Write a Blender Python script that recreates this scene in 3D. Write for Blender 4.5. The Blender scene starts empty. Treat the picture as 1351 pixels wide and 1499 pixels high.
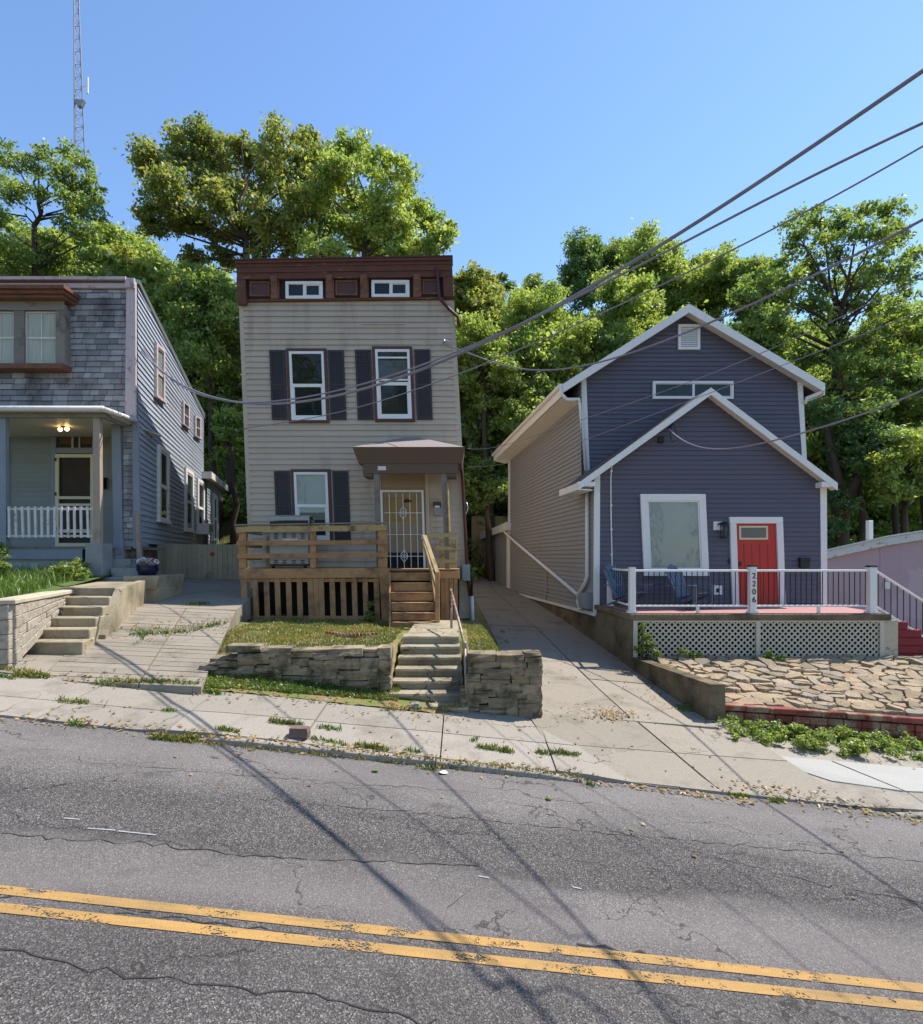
import bpy, bmesh, math, random
import numpy as np
from mathutils import Vector, Matrix
random.seed(7)
R = math.radians
sc = bpy.context.scene
COL = sc.collection
# ------------------------------------------------------------------ camera model (level camera with vertical shift)
F, CX, HY, CZ = 850.0, 675.5, 815.0, 2.5
def V(*a): return Vector(a)
def W(px, py, d): return Vector(((px-CX)/F*d, d, CZ-(py-HY)/F*d))
def zr(x):                                   # the street climbs to the left
    return -0.107*max(-45, min(45, x))
def sstep(a, b, x):
    t = max(0, min(1, (x-a)/(b-a))); return t*t*(3-2*t)
def curbup(x): return sstep(-4.0, -3.3, x)*(1-sstep(1.35, 2.3, x)) + sstep(5.0, 5.4, x)
def yback(x): return 8.3+0.09*(max(-9, min(7, x))+6)
def z_walk(x, y): return zr(x)+0.02+0.045*curbup(x)+0.088*(y-6.9)
def z_road(x, y): return zr(x)+0.012*(math.cos((y-3.7)/3.2*1.5)-0.3)
def G(px, py, f, up=0.0):                    # the point where a line of sight meets the surface z=f(x,y)
    lo, hi = 1.5, 60.0
    g = lambda d: (CZ-(py-HY)/F*d) - f((px-CX)/F*d, d)
    for _ in range(50):
        m = (lo+hi)/2
        if g(m) > 0: lo = m
        else: hi = m
    p = W(px, py, lo); p.z += up
    return p

# ------------------------------------------------------------------ object helpers
def tag(o, label=None, cat=None, group=None, kind=None):
    if label: o['label'] = label
    if cat: o['category'] = cat
    if group: o['group'] = group
    if kind: o['kind'] = kind
    return o
def thing(name, label, cat, loc=(0, 0, 0), group=None):
    o = bpy.data.objects.new(name, None); COL.objects.link(o)
    o.empty_display_size = 0.2
    o.location = Vector(loc)
    return tag(o, label, cat, group)
def origin(o):
    v = Vector((0, 0, 0))
    while o: v = v+o.location; o = o.parent
    return v
class MB:
    def __init__(s): s.v = []; s.f = []
    def add(s, vs, fs):
        o = len(s.v)
        s.v += [tuple(v) for v in vs]; s.f += [tuple(i+o for i in f) for f in fs]
        return s
    def hexa(s, p):                          # 4 bottom points in order, 4 top points
        return s.add(p, [(3, 2, 1, 0), (4, 5, 6, 7), (0, 1, 5, 4), (1, 2, 6, 5), (2, 3, 7, 6), (3, 0, 4, 7)])
    def box(s, x0, x1, y0, y1, z0, z1):
        return s.hexa([(x0, y0, z0), (x1, y0, z0), (x1, y1, z0), (x0, y1, z0), (x0, y0, z1), (x1, y0, z1), (x1, y1, z1), (x0, y1, z1)])
    def prism(s, poly, vec):
        n = len(poly); vec = Vector(vec)
        a = [Vector(p) for p in poly]; b = [p+vec for p in a]
        return s.add(a+b, [tuple(range(n)), tuple(range(2*n-1, n-1, -1))]+[(i, i+n, (i+1) % n+n, (i+1) % n) for i in range(n)])
    def bar(s, a, b, w, h, up=(0, 0, 1)):    # rectangular bar from a to b
        a = Vector(a); b = Vector(b); d = (b-a).normalized()
        sd = d.cross(Vector(up))
        if sd.length < 1e-4: sd = d.cross(Vector((0, 1, 0)))
        sd.normalize(); u = sd.cross(d).normalized()
        q = []
        for p in (a, b): q += [p-sd*w/2-u*h/2, p+sd*w/2-u*h/2, p+sd*w/2+u*h/2, p-sd*w/2+u*h/2]
        return s.hexa(q)
    def tube(s, pts, r, n=6, caps=True):
        pts = [Vector(p) for p in pts]; k = len(pts)
        rs = r if isinstance(r, (list, tuple)) else [r]*k
        t0 = (pts[1]-pts[0]).normalized()
        ref = Vector((0, 0, 1)) if abs(t0.z) < 0.9 else Vector((1, 0, 0))
        u = t0.cross(ref).normalized()
        o = len(s.v)
        for i in range(k):
            t = (pts[min(i+1, k-1)]-pts[max(i-1, 0)]).normalized()
            u = (u-t*u.dot(t)).normalized(); w = t.cross(u)
            for j in range(n):
                a = 2*math.pi*j/n
                s.v.append(tuple(pts[i]+(u*math.cos(a)+w*math.sin(a))*rs[i]))
        for i in range(k-1):
            for j in range(n):
                s.f.append((o+i*n+j, o+i*n+(j+1) % n, o+(i+1)*n+(j+1) % n, o+(i+1)*n+j))
        if caps:
            s.f.append(tuple(o+j for j in range(n-1, -1, -1))); s.f.append(tuple(o+(k-1)*n+j for j in range(n)))
        return s
    def lathe(s, c, prof, n=16):
        c = Vector(c); o = len(s.v)
        for r, z in prof:
            for j in range(n):
                a = 2*math.pi*j/n; s.v.append((c.x+r*math.cos(a), c.y+r*math.sin(a), c.z+z))
        for i in range(len(prof)-1):
            for j in range(n):
                s.f.append((o+i*n+j, o+i*n+(j+1) % n, o+(i+1)*n+(j+1) % n, o+(i+1)*n+j))
        s.f.append(tuple(o+j for j in range(n-1, -1, -1))); s.f.append(tuple(o+(len(prof)-1)*n+j for j in range(n)))
        return s
    def build(s, name, m, parent=None, smooth=False, bevel=0, normals=True):
        me = bpy.data.meshes.new(name)
        o = bpy.data.objects.new(name, me); COL.objects.link(o)
        off = Vector((0, 0, 0))
        if parent: o.parent = parent; off = origin(parent)
        elif s.v:
            a = np.array(s.v); off = Vector(((a[:, 0].min()+a[:, 0].max())/2, (a[:, 1].min()+a[:, 1].max())/2, a[:, 2].min()))
            o.location = off
        vs = [(v[0]-off.x, v[1]-off.y, v[2]-off.z) for v in s.v]
        me.from_pydata(vs, [], s.f)
        if normals or bevel:
            bm = bmesh.new(); bm.from_mesh(me)
            if bevel:
                bmesh.ops.bevel(bm, geom=bm.edges[:], offset=bevel, segments=1, affect='EDGES', clamp_overlap=True)
            bmesh.ops.recalc_face_normals(bm, faces=bm.faces[:])
            bm.to_mesh(me); bm.free()
        if smooth: me.polygons.foreach_set('use_smooth', [True]*len(me.polygons))
        me.materials.append(m); me.update()
        return o

class Plane:
    """vertical wall plane through C with horizontal direction U; N points out of the wall"""
    def __init__(s, C, U, N): s.C = Vector(C); s.U = Vector(U).normalized(); s.N = Vector(N).normalized()
    def pt(s, px, py, off=0.0):
        r = Vector(((px-CX)/F, 1.0, -(py-HY)/F)); o = Vector((0, 0, CZ))
        t = (s.C-o).dot(s.N)/r.dot(s.N)
        return o+r*t+s.N*off
    def poly(s, mb, pts, t0, t1):
        return mb.prism([s.pt(x, y, t0) for x, y in pts], s.N*(t1-t0))
    def rect(s, mb, x0, y0, x1, y1, t0, t1, L=0.0):
        k = L*(y1-y0)
        return s.poly(mb, [(x0, y0), (x1, y0), (x1+k, y1), (x0+k, y1)], t0, t1)
    def frame(s, mb, x0, y0, x1, y1, w, t0, t1, L=0.0, bottom=True):
        k = L*(y1-y0)
        s.rect(mb, x0, y0, x1, y0+w, t0, t1, L)
        yb = y1-w if bottom else y1
        e = L*w
        kk = L*(yb-y0)
        s.poly(mb, [(x0+e, y0+w), (x0+w+e, y0+w), (x0+w+kk, yb), (x0+kk, yb)], t0, t1)
        s.poly(mb, [(x1-w+e, y0+w), (x1+e, y0+w), (x1+kk, yb), (x1-w+kk, yb)], t0, t1)
        if bottom: s.poly(mb, [(x0+kk, yb), (x1+kk, yb), (x1+k, y1), (x0+k, y1)], t0, t1)
        return mb
    def siding(s, mb, pts, h, proud=0.014, jit=0.0):
        """lapped boards clipped to the polygon (given in pixels), each board leaning out at its foot"""
        P = [s.pt(x, y) for x, y in pts]
        q = [((p-s.C).dot(s.U), p.z) for p in P]
        z0 = min(z for _, z in q); z1 = max(z for _, z in q)
        def span(z):
            xs = []
            for i in range(len(q)):
                (ua, za), (ub, zb) = q[i], q[(i+1) % len(q)]
                if (za-z)*(zb-z) <= 0 and abs(za-zb) > 1e-6:
                    xs.append(ua+(ub-ua)*(z-za)/(zb-za))
            return (min(xs), max(xs)) if len(xs) >= 2 else None
        def P3(u, z, off): 
            b = s.C+s.U*u+s.N*off; return (b.x, b.y, z)
        br = sorted(set([z for _, z in q if z0+1e-4 < z < z1-1e-4]))
        z = z0
        while z < z1-1e-4:
            zt = min(z+h, z1)
            cuts = [z]+[b for b in br if z+0.005 < b < zt-0.005]+[zt]
            pr = proud+random.uniform(-jit, jit)
            for a, b in zip(cuts, cuts[1:]):
                A = span(a+1e-5); B = span(b-1e-5)
                if not A or not B: continue
                lo_ = max(.001, pr-.030); oa = pr-(pr-lo_)*(a-z)/h+.002; ob = pr-(pr-lo_)*(b-z)/h+.002; ex = .028 if b < z1-.05 else 0
                # the course is laid in lengths that butt or overlap a little
                cs_ = [0.0]
                while cs_[-1] < A[1]-A[0]-.9: cs_.append(cs_[-1]+random.uniform(1.6, 3.7))
                cs_ = [c/(A[1]-A[0]) for c in cs_ if c < A[1]-A[0]-.35]+[1.0]
                for f0, f1 in zip(cs_, cs_[1:]):
                    e = random.uniform(-.0022, .0022); w0, w1 = random.uniform(-.0016, .0016), random.uniform(-.0016, .0016)
                    a0, a1 = A[0]+(A[1]-A[0])*f0, A[0]+(A[1]-A[0])*f1; b0, b1 = B[0]+(B[1]-B[0])*f0, B[0]+(B[1]-B[0])*f1
                    q_ = [P3(a0, a+w0, oa+e), P3(a1, a+w1, oa+e), P3(b1, b+ex, ob+e*.3), P3(b0, b+ex, ob+e*.3)]
                    if a == z: mb.add(q_+[P3(a0, a+w0, oa+e-.005), P3(a1, a+w1, oa+e-.005), P3(a0, a+.034, oa-.006), P3(a1, a+.034, oa-.006)], [(0, 1, 2, 3), (4, 5, 1, 0), (6, 7, 5, 4)])
                    else: mb.add(q_, [(0, 1, 2, 3)])
            z = zt
        return mb
def front(d): return Plane((0, d, 0), (1, 0, 0), (0, -1, 0))

# ------------------------------------------------------------------ materials
def lin(c):
    f = lambda u: u/12.92 if u <= 0.04045 else ((u+0.055)/1.055)**2.4
    return tuple(f(x/255.0) for x in c)
class NT:
    def __init__(s, name):
        s.m = bpy.data.materials.new(name); s.m.use_nodes = True
        s.t = s.m.node_tree; s.t.nodes.clear()
        s.out = s.n('ShaderNodeOutputMaterial')
    def n(s, typ, **kw):
        nd = s.t.nodes.new(typ)
        for k, v in kw.items(): setattr(nd, k, v)
        return nd
    def l(s, a, b): s.t.links.new(a, b)
    def val(s, a, b, op='MULTIPLY', clamp=False):
        m = s.n('ShaderNodeMath', operation=op); m.use_clamp = clamp
        for i, x in enumerate((a, b)):
            if x is None: continue
            if isinstance(x, (int, float)): m.inputs[i].default_value = x
            else: s.l(x, m.inputs[i])
        return m.outputs[0]
    def mix(s, fac, a, b, blend='MIX'):
        m = s.n('ShaderNodeMix', data_type='RGBA', blend_type=blend)
        for i, x in ((0, fac), (6, a), (7, b)):
            if isinstance(x, (int, float)): m.inputs[i].default_value = x
            elif isinstance(x, tuple): m.inputs[i].default_value = (*x[:3], 1)
            else: s.l(x, m.inputs[i])
        return m.outputs[2]
    def pos(s, scale=(1, 1, 1), space='Position'):
        g = s.n('ShaderNodeNewGeometry').outputs['Position']
        mp = s.n('ShaderNodeMapping'); mp.inputs['Scale'].default_value = scale
        s.l(g, mp.inputs['Vector']); return mp.outputs[0]
    def noise(s, vec, scale, detail=5, rough=0.55, dist=0):
        k = s.n('ShaderNodeTexNoise'); k.inputs['Scale'].default_value = scale; k.inputs['Detail'].default_value = detail
        k.inputs['Roughness'].default_value = rough; k.inputs['Distortion'].default_value = dist
        s.l(vec, k.inputs['Vector']); return k.outputs['Fac']
    def ramp(s, fac, stops, interp='LINEAR'):
        r = s.n('ShaderNodeValToRGB'); r.color_ramp.interpolation = interp
        e = r.color_ramp.elements
        while len(e) < len(stops): e.new(0.5)
        for i, (p, c) in enumerate(stops):
            e[i].position = p
            e[i].color = (*c[:3], 1) if isinstance(c, tuple) else (c, c, c, 1)
        s.l(fac, r.inputs['Fac']); return r.outputs['Color']
    def bump(s, h, strength=0.3, dist=0.02):
        b = s.n('ShaderNodeBump'); b.inputs['Strength'].default_value = strength; b.inputs['Distance'].default_value = dist
        s.l(h, b.inputs['Height']); return b.outputs['Normal']
    def island(s): return s.n('ShaderNodeNewGeometry').outputs['Random Per Island']
    def pbsdf(s, col, rough=0.6, metal=0.0, normal=None, spec=0.4):
        p = s.n('ShaderNodeBsdfPrincipled')
        if isinstance(col, tuple): p.inputs['Base Color'].default_value = (*col[:3], 1)
        else: s.l(col, p.inputs['Base Color'])
        if isinstance(rough, (int, float)): p.inputs['Roughness'].default_value = rough
        else: s.l(rough, p.inputs['Roughness'])
        p.inputs['Metallic'].default_value = metal; p.inputs['Specular IOR Level'].default_value = spec
        if normal: s.l(normal, p.inputs['Normal'])
        return p.outputs[0]
    def done(s, sh): s.l(sh, s.out.inputs['Surface']); return s.m

def mat(name, col, rough=0.6, var=0.12, scale=2.5, bump=0.0, bscale=60, isl=0.0, spec=0.35, metal=0.0, stretch=(1, 1, 1), stain=None, stain_thr=(0.55, 0.7), stain_scale=1.5, stain_str=(1, 1, 1), fine=0.0):
    k = NT(name)
    p = k.pos(stretch)
    nz = k.noise(p, scale, 6, 0.6)
    d = tuple(c*(1-var*2) for c in col); l = tuple(min(1, c*(1+var*2)) for c in col)
    c = k.mix(nz, d, l)
    if isl:
        hv = k.n('ShaderNodeHueSaturation')
        k.l(k.val(k.val(k.island(), 2*isl), 1-isl, 'ADD'), hv.inputs['Value']); k.l(c, hv.inputs['Color'])
        c = hv.outputs[0]
    if stain:
        s = k.noise(k.pos(stain_str), stain_scale, 7, 0.65)
        c = k.mix(k.ramp(s, [(stain_thr[0], 0.0), (stain_thr[1], 1.0)]), c, stain)
    if fine:
        c = k.mix(fine, c, k.ramp(k.noise(k.pos(), 130, 3, 0.7), [(0.3, 0.0), (0.7, 1.0)]), 'OVERLAY')
    nm = None
    if bump: nm = k.bump(k.noise(p, bscale, 5, 0.6), bump, 0.01)
    return k.done(k.pbsdf(c, rough, metal, nm, spec))
# ------------------------------------------------------------------ the materials of the place
M = {}
def asphalt():
    k = NT('asphalt'); g = k.n('ShaderNodeNewGeometry').outputs['Position']
    sep = k.n('ShaderNodeSeparateXYZ'); k.l(g, sep.inputs[0])
    wob = k.noise(k.pos((0.35, 0.6, 0)), 1.0, 4)
    yy = k.val(k.val(sep.outputs[1], k.val(wob, 1.3), 'ADD'), 0.65, 'SUBTRACT')
    yn = k.val(yy, 10.0, 'DIVIDE')
    # older coarse strip between the seam and the gutter, smoother lane next to the centre lines
    band = k.ramp(yn, [(0.0, 0.86), (0.36, 0.84), (0.395, 1.02), (0.45, 1.06), (0.462, 0.70), (0.475, 0.80), (0.54, 0.86), (0.57, 1.15), (0.66, 1.28), (0.70, 1.12)])
    coarse = k.ramp(yn, [(0.30, 0.8), (0.40, 0.4), (0.46, 0.4), (0.47, 0.85), (0.54, 0.9), (0.58, 0.45), (0.7, 0.4)])
    vo = k.n('ShaderNodeTexVoronoi'); vo.inputs['Scale'].default_value = 115; k.l(g, vo.inputs['Vector'])
    sv = k.n('ShaderNodeSeparateColor'); k.l(vo.outputs['Color'], sv.inputs[0])
    stone = k.ramp(sv.outputs[0], [(0.0, 0.03), (0.45, 0.085), (0.8, 0.15), (0.95, 0.26), (1.0, 0.38)])
    vo2 = k.n('ShaderNodeTexVoronoi'); vo2.inputs['Scale'].default_value = 210; k.l(g, vo2.inputs['Vector'])
    sv2 = k.n('ShaderNodeSeparateColor'); k.l(vo2.outputs['Color'], sv2.inputs[0])
    fine = k.ramp(sv2.outputs[1], [(0.0, 0.06), (0.6, 0.115), (1.0, 0.19)])
    c = k.mix(coarse, fine, stone)
    c = k.mix(1.0, c, band, 'MULTIPLY')
    big = k.noise(k.pos((0.5, 1.2, 1)), 1.1, 6, 0.62)
    c = k.mix(1.0, c, k.ramp(big, [(0.25, 0.72), (0.75, 1.2)]), 'MULTIPLY')
    st = k.noise(k.pos((0.9, 1.6, 1)), 1.7, 5, 0.6)
    c = k.mix(k.ramp(st, [(0.60, 0.0), (0.70, 0.45)]), c, (0.045, 0.043, 0.044))
    wear = k.ramp(yn, [(0.36, 0.0), (0.405, 0.35), (0.45, 0.0), (0.60, 0.0), (0.64, 0.3), (0.69, 0.0)])
    c = k.mix(wear, c, (0.19, 0.18, 0.18))
    # cracks
    ds = k.n('ShaderNodeVectorMath', operation='ADD')
    nn = k.n('ShaderNodeTexNoise'); nn.inputs['Scale'].default_value = 3.2; nn.inputs['Detail'].default_value = 6
    k.l(g, nn.inputs['Vector'])
    ms = k.n('ShaderNodeVectorMath', operation='SCALE'); ms.inputs['Scale'].default_value = 0.55; k.l(nn.outputs['Color'], ms.inputs[0])
    k.l(k.pos((0.55, 1, 0)), ds.inputs[0]); k.l(ms.outputs[0], ds.inputs[1])
    vc = k.n('ShaderNodeTexVoronoi', feature='DISTANCE_TO_EDGE'); vc.inputs['Scale'].default_value = 0.75; k.l(ds.outputs[0], vc.inputs['Vector'])
    wid = k.val(k.noise(k.pos(), 0.9, 4), 0.030)
    cr = k.val(vc.outputs['Distance'], k.val(wid, 0.0115, 'SUBTRACT'), 'LESS_THAN')
    vc2 = k.n('ShaderNodeTexVoronoi', feature='DISTANCE_TO_EDGE'); vc2.inputs['Scale'].default_value = 2.6; k.l(ds.outputs[0], vc2.inputs['Vector'])
    msk = k.ramp(k.noise(k.pos((0.6, 1, 1)), 0.8, 3), [(0.66, 0.0), (0.72, 0.02)])
    cr2 = k.val(vc2.outputs['Distance'], msk, 'LESS_THAN')
    crk = k.val(cr, cr2, 'MAXIMUM')
    c = k.mix(k.val(crk, 0.72), c, (0.03, 0.027, 0.026))
    hgt = k.val(k.val(vo.outputs['Distance'], coarse), k.val(crk, 0.8), 'SUBTRACT')
    tint = k.mix(1.0, c, (1.10, 0.99, 0.92), 'MULTIPLY')
    return k.done(k.pbsdf(tint, 0.8, 0, k.bump(hgt, 0.8, 0.012), 0.25))
def concrete(name, col, stain, isl=0.07, thr=(0.52, 0.75)):
    k = NT(name)
    n1 = k.noise(k.pos(), 1.3, 7, 0.65); n2 = k.noise(k.pos(), 45, 4, 0.7)
    c = k.mix(k.ramp(n1, [(thr[0], 0.0), (thr[1], 1.0)]), col, stain)
    c = k.mix(0.35, c, k.ramp(n2, [(0.3, 0.25), (0.7, 0.75)]), 'OVERLAY')
    vo = k.n('ShaderNodeTexVoronoi'); vo.inputs['Scale'].default_value = 120; k.l(k.pos(), vo.inputs['Vector'])
    c = k.mix(k.val(k.val(vo.outputs['Distance'], 0.16, 'LESS_THAN'), 0.25), c, (0.10, 0.09, 0.08))
    hv = k.n('ShaderNodeHueSaturation'); k.l(k.val(k.val(k.island(), 2*isl), 1-isl, 'ADD'), hv.inputs['Value']); k.l(c, hv.inputs['Color'])
    nn = k.n('ShaderNodeTexNoise'); nn.inputs['Scale'].default_value = 2.0; nn.inputs['Detail'].default_value = 6; k.l(k.pos(), nn.inputs['Vector'])
    ds = k.n('ShaderNodeVectorMath', operation='ADD'); k.l(k.pos(), ds.inputs[0]); k.l(nn.outputs['Color'], ds.inputs[1])
    vc = k.n('ShaderNodeTexVoronoi', feature='DISTANCE_TO_EDGE'); vc.inputs['Scale'].default_value = 0.8; k.l(ds.outputs[0], vc.inputs['Vector'])
    cr = k.val(vc.outputs['Distance'], k.val(k.val(k.noise(k.pos(), 0.7, 3), 0.05), 0.0225, 'SUBTRACT'), 'LESS_THAN')
    c = k.mix(k.val(cr, 0.75), hv.outputs[0], (0.05, 0.04, 0.033))
    return k.done(k.pbsdf(c, 0.85, 0, k.bump(k.val(n2, k.val(cr, 0.6), 'SUBTRACT'), 0.35, 0.008), 0.2))
def glass():
    k = NT('window_glass')
    fr = k.n('ShaderNodeFresnel'); fr.inputs['IOR'].default_value = 1.48
    tr = k.n('ShaderNodeBsdfTransparent'); tr.inputs[0].default_value = (0.90, 0.92, 0.90, 1)
    gl = k.n('ShaderNodeBsdfGlossy'); gl.inputs['Roughness'].default_value = 0.03
    nm = k.bump(k.noise(k.pos(), 2.2, 2), 0.12, 0.05); k.l(nm, gl.inputs['Normal'])
    bf = k.n('ShaderNodeNewGeometry').outputs['Backfacing']
    mx = k.n('ShaderNodeMixShader'); k.l(k.val(fr.outputs[0], k.val(1.0, bf, 'SUBTRACT'), 'MULTIPLY', True), mx.inputs[0]); k.l(tr.outputs[0], mx.inputs[1]); k.l(gl.outputs[0], mx.inputs[2])
    return k.done(mx.outputs[0])
def leaf(name, cols, trans=0.42):
    k = NT(name)
    c = k.ramp(k.island(), [(i/(len(cols)-1), c) for i, c in enumerate(cols)])
    nz = k.noise(k.pos(), 0.55, 3)
    c = k.mix(1.0, c, k.ramp(nz, [(0.3, (0.72, 0.80, 0.8)), (0.7, (1.35, 1.2, 0.95))]), 'MULTIPLY')
    df = k.n('ShaderNodeBsdfDiffuse'); k.l(c, df.inputs[0])
    tl = k.n('ShaderNodeBsdfTranslucent'); k.l(k.mix(1.0, c, (1.45, 1.4, 0.8), 'MULTIPLY'), tl.inputs[0])
    mx = k.n('ShaderNodeMixShader'); mx.inputs[0].default_value = trans
    k.l(df.outputs[0], mx.inputs[1]); k.l(tl.outputs[0], mx.inputs[2])
    gl = k.n('ShaderNodeBsdfGlossy'); gl.inputs['Roughness'].default_value = 0.45; gl.inputs[0].default_value = (0.8, 0.85, 0.8, 1)
    m2 = k.n('ShaderNodeMixShader'); m2.inputs[0].default_value = 0.05
    k.l(mx.outputs[0], m2.inputs[1]); k.l(gl.outputs[0], m2.inputs[2])
    return k.done(m2.outputs[0])
def emit(name, col, s):
    k = NT(name); e = k.n('ShaderNodeEmission'); e.inputs[0].default_value = (*col, 1); e.inputs[1].default_value = s
    return k.done(e.outputs[0])
def worn_paint():
    k = NT('worn_yellow_paint')
    n1 = k.noise(k.pos((1, 1.6, 1)), 3.0, 8, 0.75); n2 = k.noise(k.pos(), 60, 4, 0.7)
    c = k.mix(n2, lin((164, 124, 64)), lin((188, 150, 94)))
    c = k.mix(k.ramp(k.noise(k.pos((0.6, 3, 1)), 2.4, 7, 0.7), [(0.42, 0.0), (0.66, 0.7)]), c, lin((128, 108, 76)))
    pb = k.pbsdf(c, 0.75, 0, k.bump(k.noise(k.pos(), 110, 3), 0.7, 0.01), 0.25)
    tr = k.n('ShaderNodeBsdfTransparent')
    mx = k.n('ShaderNodeMixShader')
    w = k.val(k.val(n1, k.val(n2, 0.5), 'ADD'), 0.815, 'GREATER_THAN')
    k.l(w, mx.inputs[0]); k.l(pb, mx.inputs[1]); k.l(tr.outputs[0], mx.inputs[2])
    return k.done(mx.outputs[0])
def shingle():
    k = NT('grey_asphalt_shingle')
    c = k.ramp(k.island(), [(0, lin((120, 118, 120))), (0.5, lin((146, 144, 145))), (1, lin((172, 169, 168)))])
    n = k.noise(k.pos((1, 1, 0.8)), 1.1, 6, 0.7)
    c = k.mix(k.ramp(n, [(0.46, 0.0), (0.64, 0.75)]), c, lin((80, 74, 72)))
    s = k.noise(k.pos((6, 6, 0.35)), 1.0, 5, 0.6)
    c = k.mix(k.ramp(s, [(0.66, 0.0), (0.74, 0.7)]), c, lin((98, 74, 58)))
    return k.done(k.pbsdf(c, 0.9, 0, k.bump(k.noise(k.pos(), 150, 3), 0.4, 0.004), 0.15))
def vinyl(name, col, grime, var=0.05, gthr=(0.55, 0.8), isl=0.045):
    k = NT(name)
    c = k.mix(k.noise(k.pos((1, 1, 0.4)), 0.9, 4), tuple(x*(1-var) for x in col), tuple(min(1, x*(1+var)) for x in col))
    hv = k.n('ShaderNodeHueSaturation'); k.l(k.val(k.val(k.island(), 2*isl), 1-isl, 'ADD'), hv.inputs['Value']); k.l(c, hv.inputs['Color'])
    s = k.noise(k.pos((2.6, 2.6, 0.45)), 1.0, 6, 0.62)
    c = k.mix(k.ramp(s, [(gthr[0], 0.0), (gthr[1], 0.75)]), hv.outputs[0], grime)
    return k.done(k.pbsdf(c, 0.55, 0, k.bump(k.noise(k.pos((0.3, 0.3, 6)), 4, 3), 0.12, 0.01), 0.3))
def wood(name, a, b, stain, isl=0.16, axis=(1.5, 1.5, 14), thr=(0.55, 0.72)):
    k = NT(name)
    n = k.noise(k.pos(axis), 3.0, 6, 0.6, 0.4)
    c = k.mix(n, a, b)
    hv = k.n('ShaderNodeHueSaturation'); k.l(k.val(k.val(k.island(), 2*isl), 1-isl, 'ADD'), hv.inputs['Value']); k.l(c, hv.inputs['Color'])
    c = k.mix(k.ramp(k.noise(k.pos(), 2.2, 7, 0.7), [(thr[0], 0.0), (thr[1], 0.85)]), hv.outputs[0], stain)
    return k.done(k.pbsdf(c, 0.8, 0, k.bump(n, 0.35, 0.006), 0.2))
def terrain():
    k = NT('hill_soil')
    c = k.mix(k.noise(k.pos(), 0.8, 6), lin((70, 62, 44)), lin((78, 92, 46)))
    c = k.mix(k.ramp(k.noise(k.pos(), 3, 6), [(0.5, 0.0), (0.7, 0.8)]), c, lin((116, 98, 70)))
    return k.done(k.pbsdf(c, 0.95, 0, k.bump(k.noise(k.pos(), 6, 5), 0.8, 0.1), 0.1))

M['asphalt'] = asphalt(); M['paint'] = worn_paint(); M['glass'] = glass(); M['shingle'] = shingle(); M['terrain'] = terrain()
M['concrete'] = concrete('old_tan_concrete', lin((146, 138, 126)), lin((112, 104, 92)))
M['drive'] = concrete('driveway_concrete', lin((140, 131, 117)), lin((106, 98, 85)))
M['newconc'] = mat('fresh_pale_concrete', lin((158, 155, 148)), 0.85, 0.06, 2.5, 0.3, 60, fine=0.2)
M['mosswall'] = concrete('mossy_brown_concrete', lin((118, 104, 82)), lin((66, 60, 44)), 0.05, (0.42, 0.66))
M['greyconc'] = concrete('grey_painted_concrete', lin((138, 138, 136)), lin((110, 108, 106)))
M['stepconc'] = concrete('dirty_step_concrete', lin((158, 146, 122)), lin((108, 98, 80)), 0.06, (0.45, 0.7))
M['greenhouse_found'] = concrete('pale_foundation', lin((170, 178, 182)), lin((140, 146, 148)))
M['dirt'] = mat('dry_dirt', lin((120, 102, 78)), 0.95, 0.25, 5, 0.6, 40)
M['lawnsoil'] = mat('dry_lawn_soil', lin((128, 110, 74)), 0.95, 0.28, 3.5, 0.7, 30, stain=lin((98, 110, 48)), stain_thr=(0.45, 0.6), stain_scale=1.8)
M['greensoil'] = mat('green_lawn_soil', lin((78, 96, 40)), 0.95, 0.3, 3.5, 0.7, 30)
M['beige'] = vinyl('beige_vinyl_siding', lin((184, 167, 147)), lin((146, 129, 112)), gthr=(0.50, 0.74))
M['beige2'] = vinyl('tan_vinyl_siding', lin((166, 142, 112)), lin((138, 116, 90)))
M['navy'] = vinyl('slate_blue_vinyl_siding', lin((94, 90, 101)), lin((83, 80, 90)), 0.04, isl=0.03)
M['greyside'] = vinyl('warm_grey_vinyl_siding', lin((142, 141, 143)), lin((126, 125, 126)), 0.04, isl=0.03)
M['whiteside'] = vinyl('pale_blue_clapboard', lin((156, 163, 174)), lin((124, 130, 140)), 0.06, isl=0.06)
M['porchside'] = vinyl('grey_porch_clapboard', lin((128, 132, 126)), lin((104, 106, 102)), 0.05)
M['bluetrim'] = mat('grey_blue_paint', lin((128, 133, 142)), 0.6, 0.1, 3, 0.15, 30)
M['white'] = mat('white_trim_paint', lin((226, 222, 216)), 0.45, 0.03, 2)
M['cream'] = mat('cream_soffit_paint', lin((214, 206, 192)), 0.5, 0.04, 2)
M['creampaint'] = mat('old_cream_paint', lin((206, 198, 166)), 0.5, 0.08, 6)
M['oldwhite'] = mat('peeling_white_paint', lin((206, 200, 196)), 0.7, 0.10, 8, 0.2, 30, stain=lin((140, 116, 100)), stain_thr=(0.58, 0.7), stain_scale=5)
M['pinktrim'] = mat('peeling_pinkish_trim', lin((190, 172, 172)), 0.75, 0.1, 6, 0.2, 40, stain=lin((124, 104, 96)), stain_thr=(0.55, 0.72), stain_scale=4)
M['maroon'] = mat('weathered_maroon_cornice', lin((98, 60, 46)), 0.75, 0.18, 5, 0.3, 30, stain=lin((150, 128, 112)), stain_thr=(0.63, 0.7), stain_scale=5, stain_str=(0.5, 0.5, 3))
M['maroondark'] = mat('dark_maroon_panel', lin((50, 35, 31)), 0.75, 0.14, 5, 0.2, 30)
M['casing'] = mat('maroon_window_casing', lin((86, 58, 54)), 0.6, 0.08, 4)
M['shutter'] = mat('dark_plum_shutter', lin((56, 50, 51)), 0.55, 0.06, 3)
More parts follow.
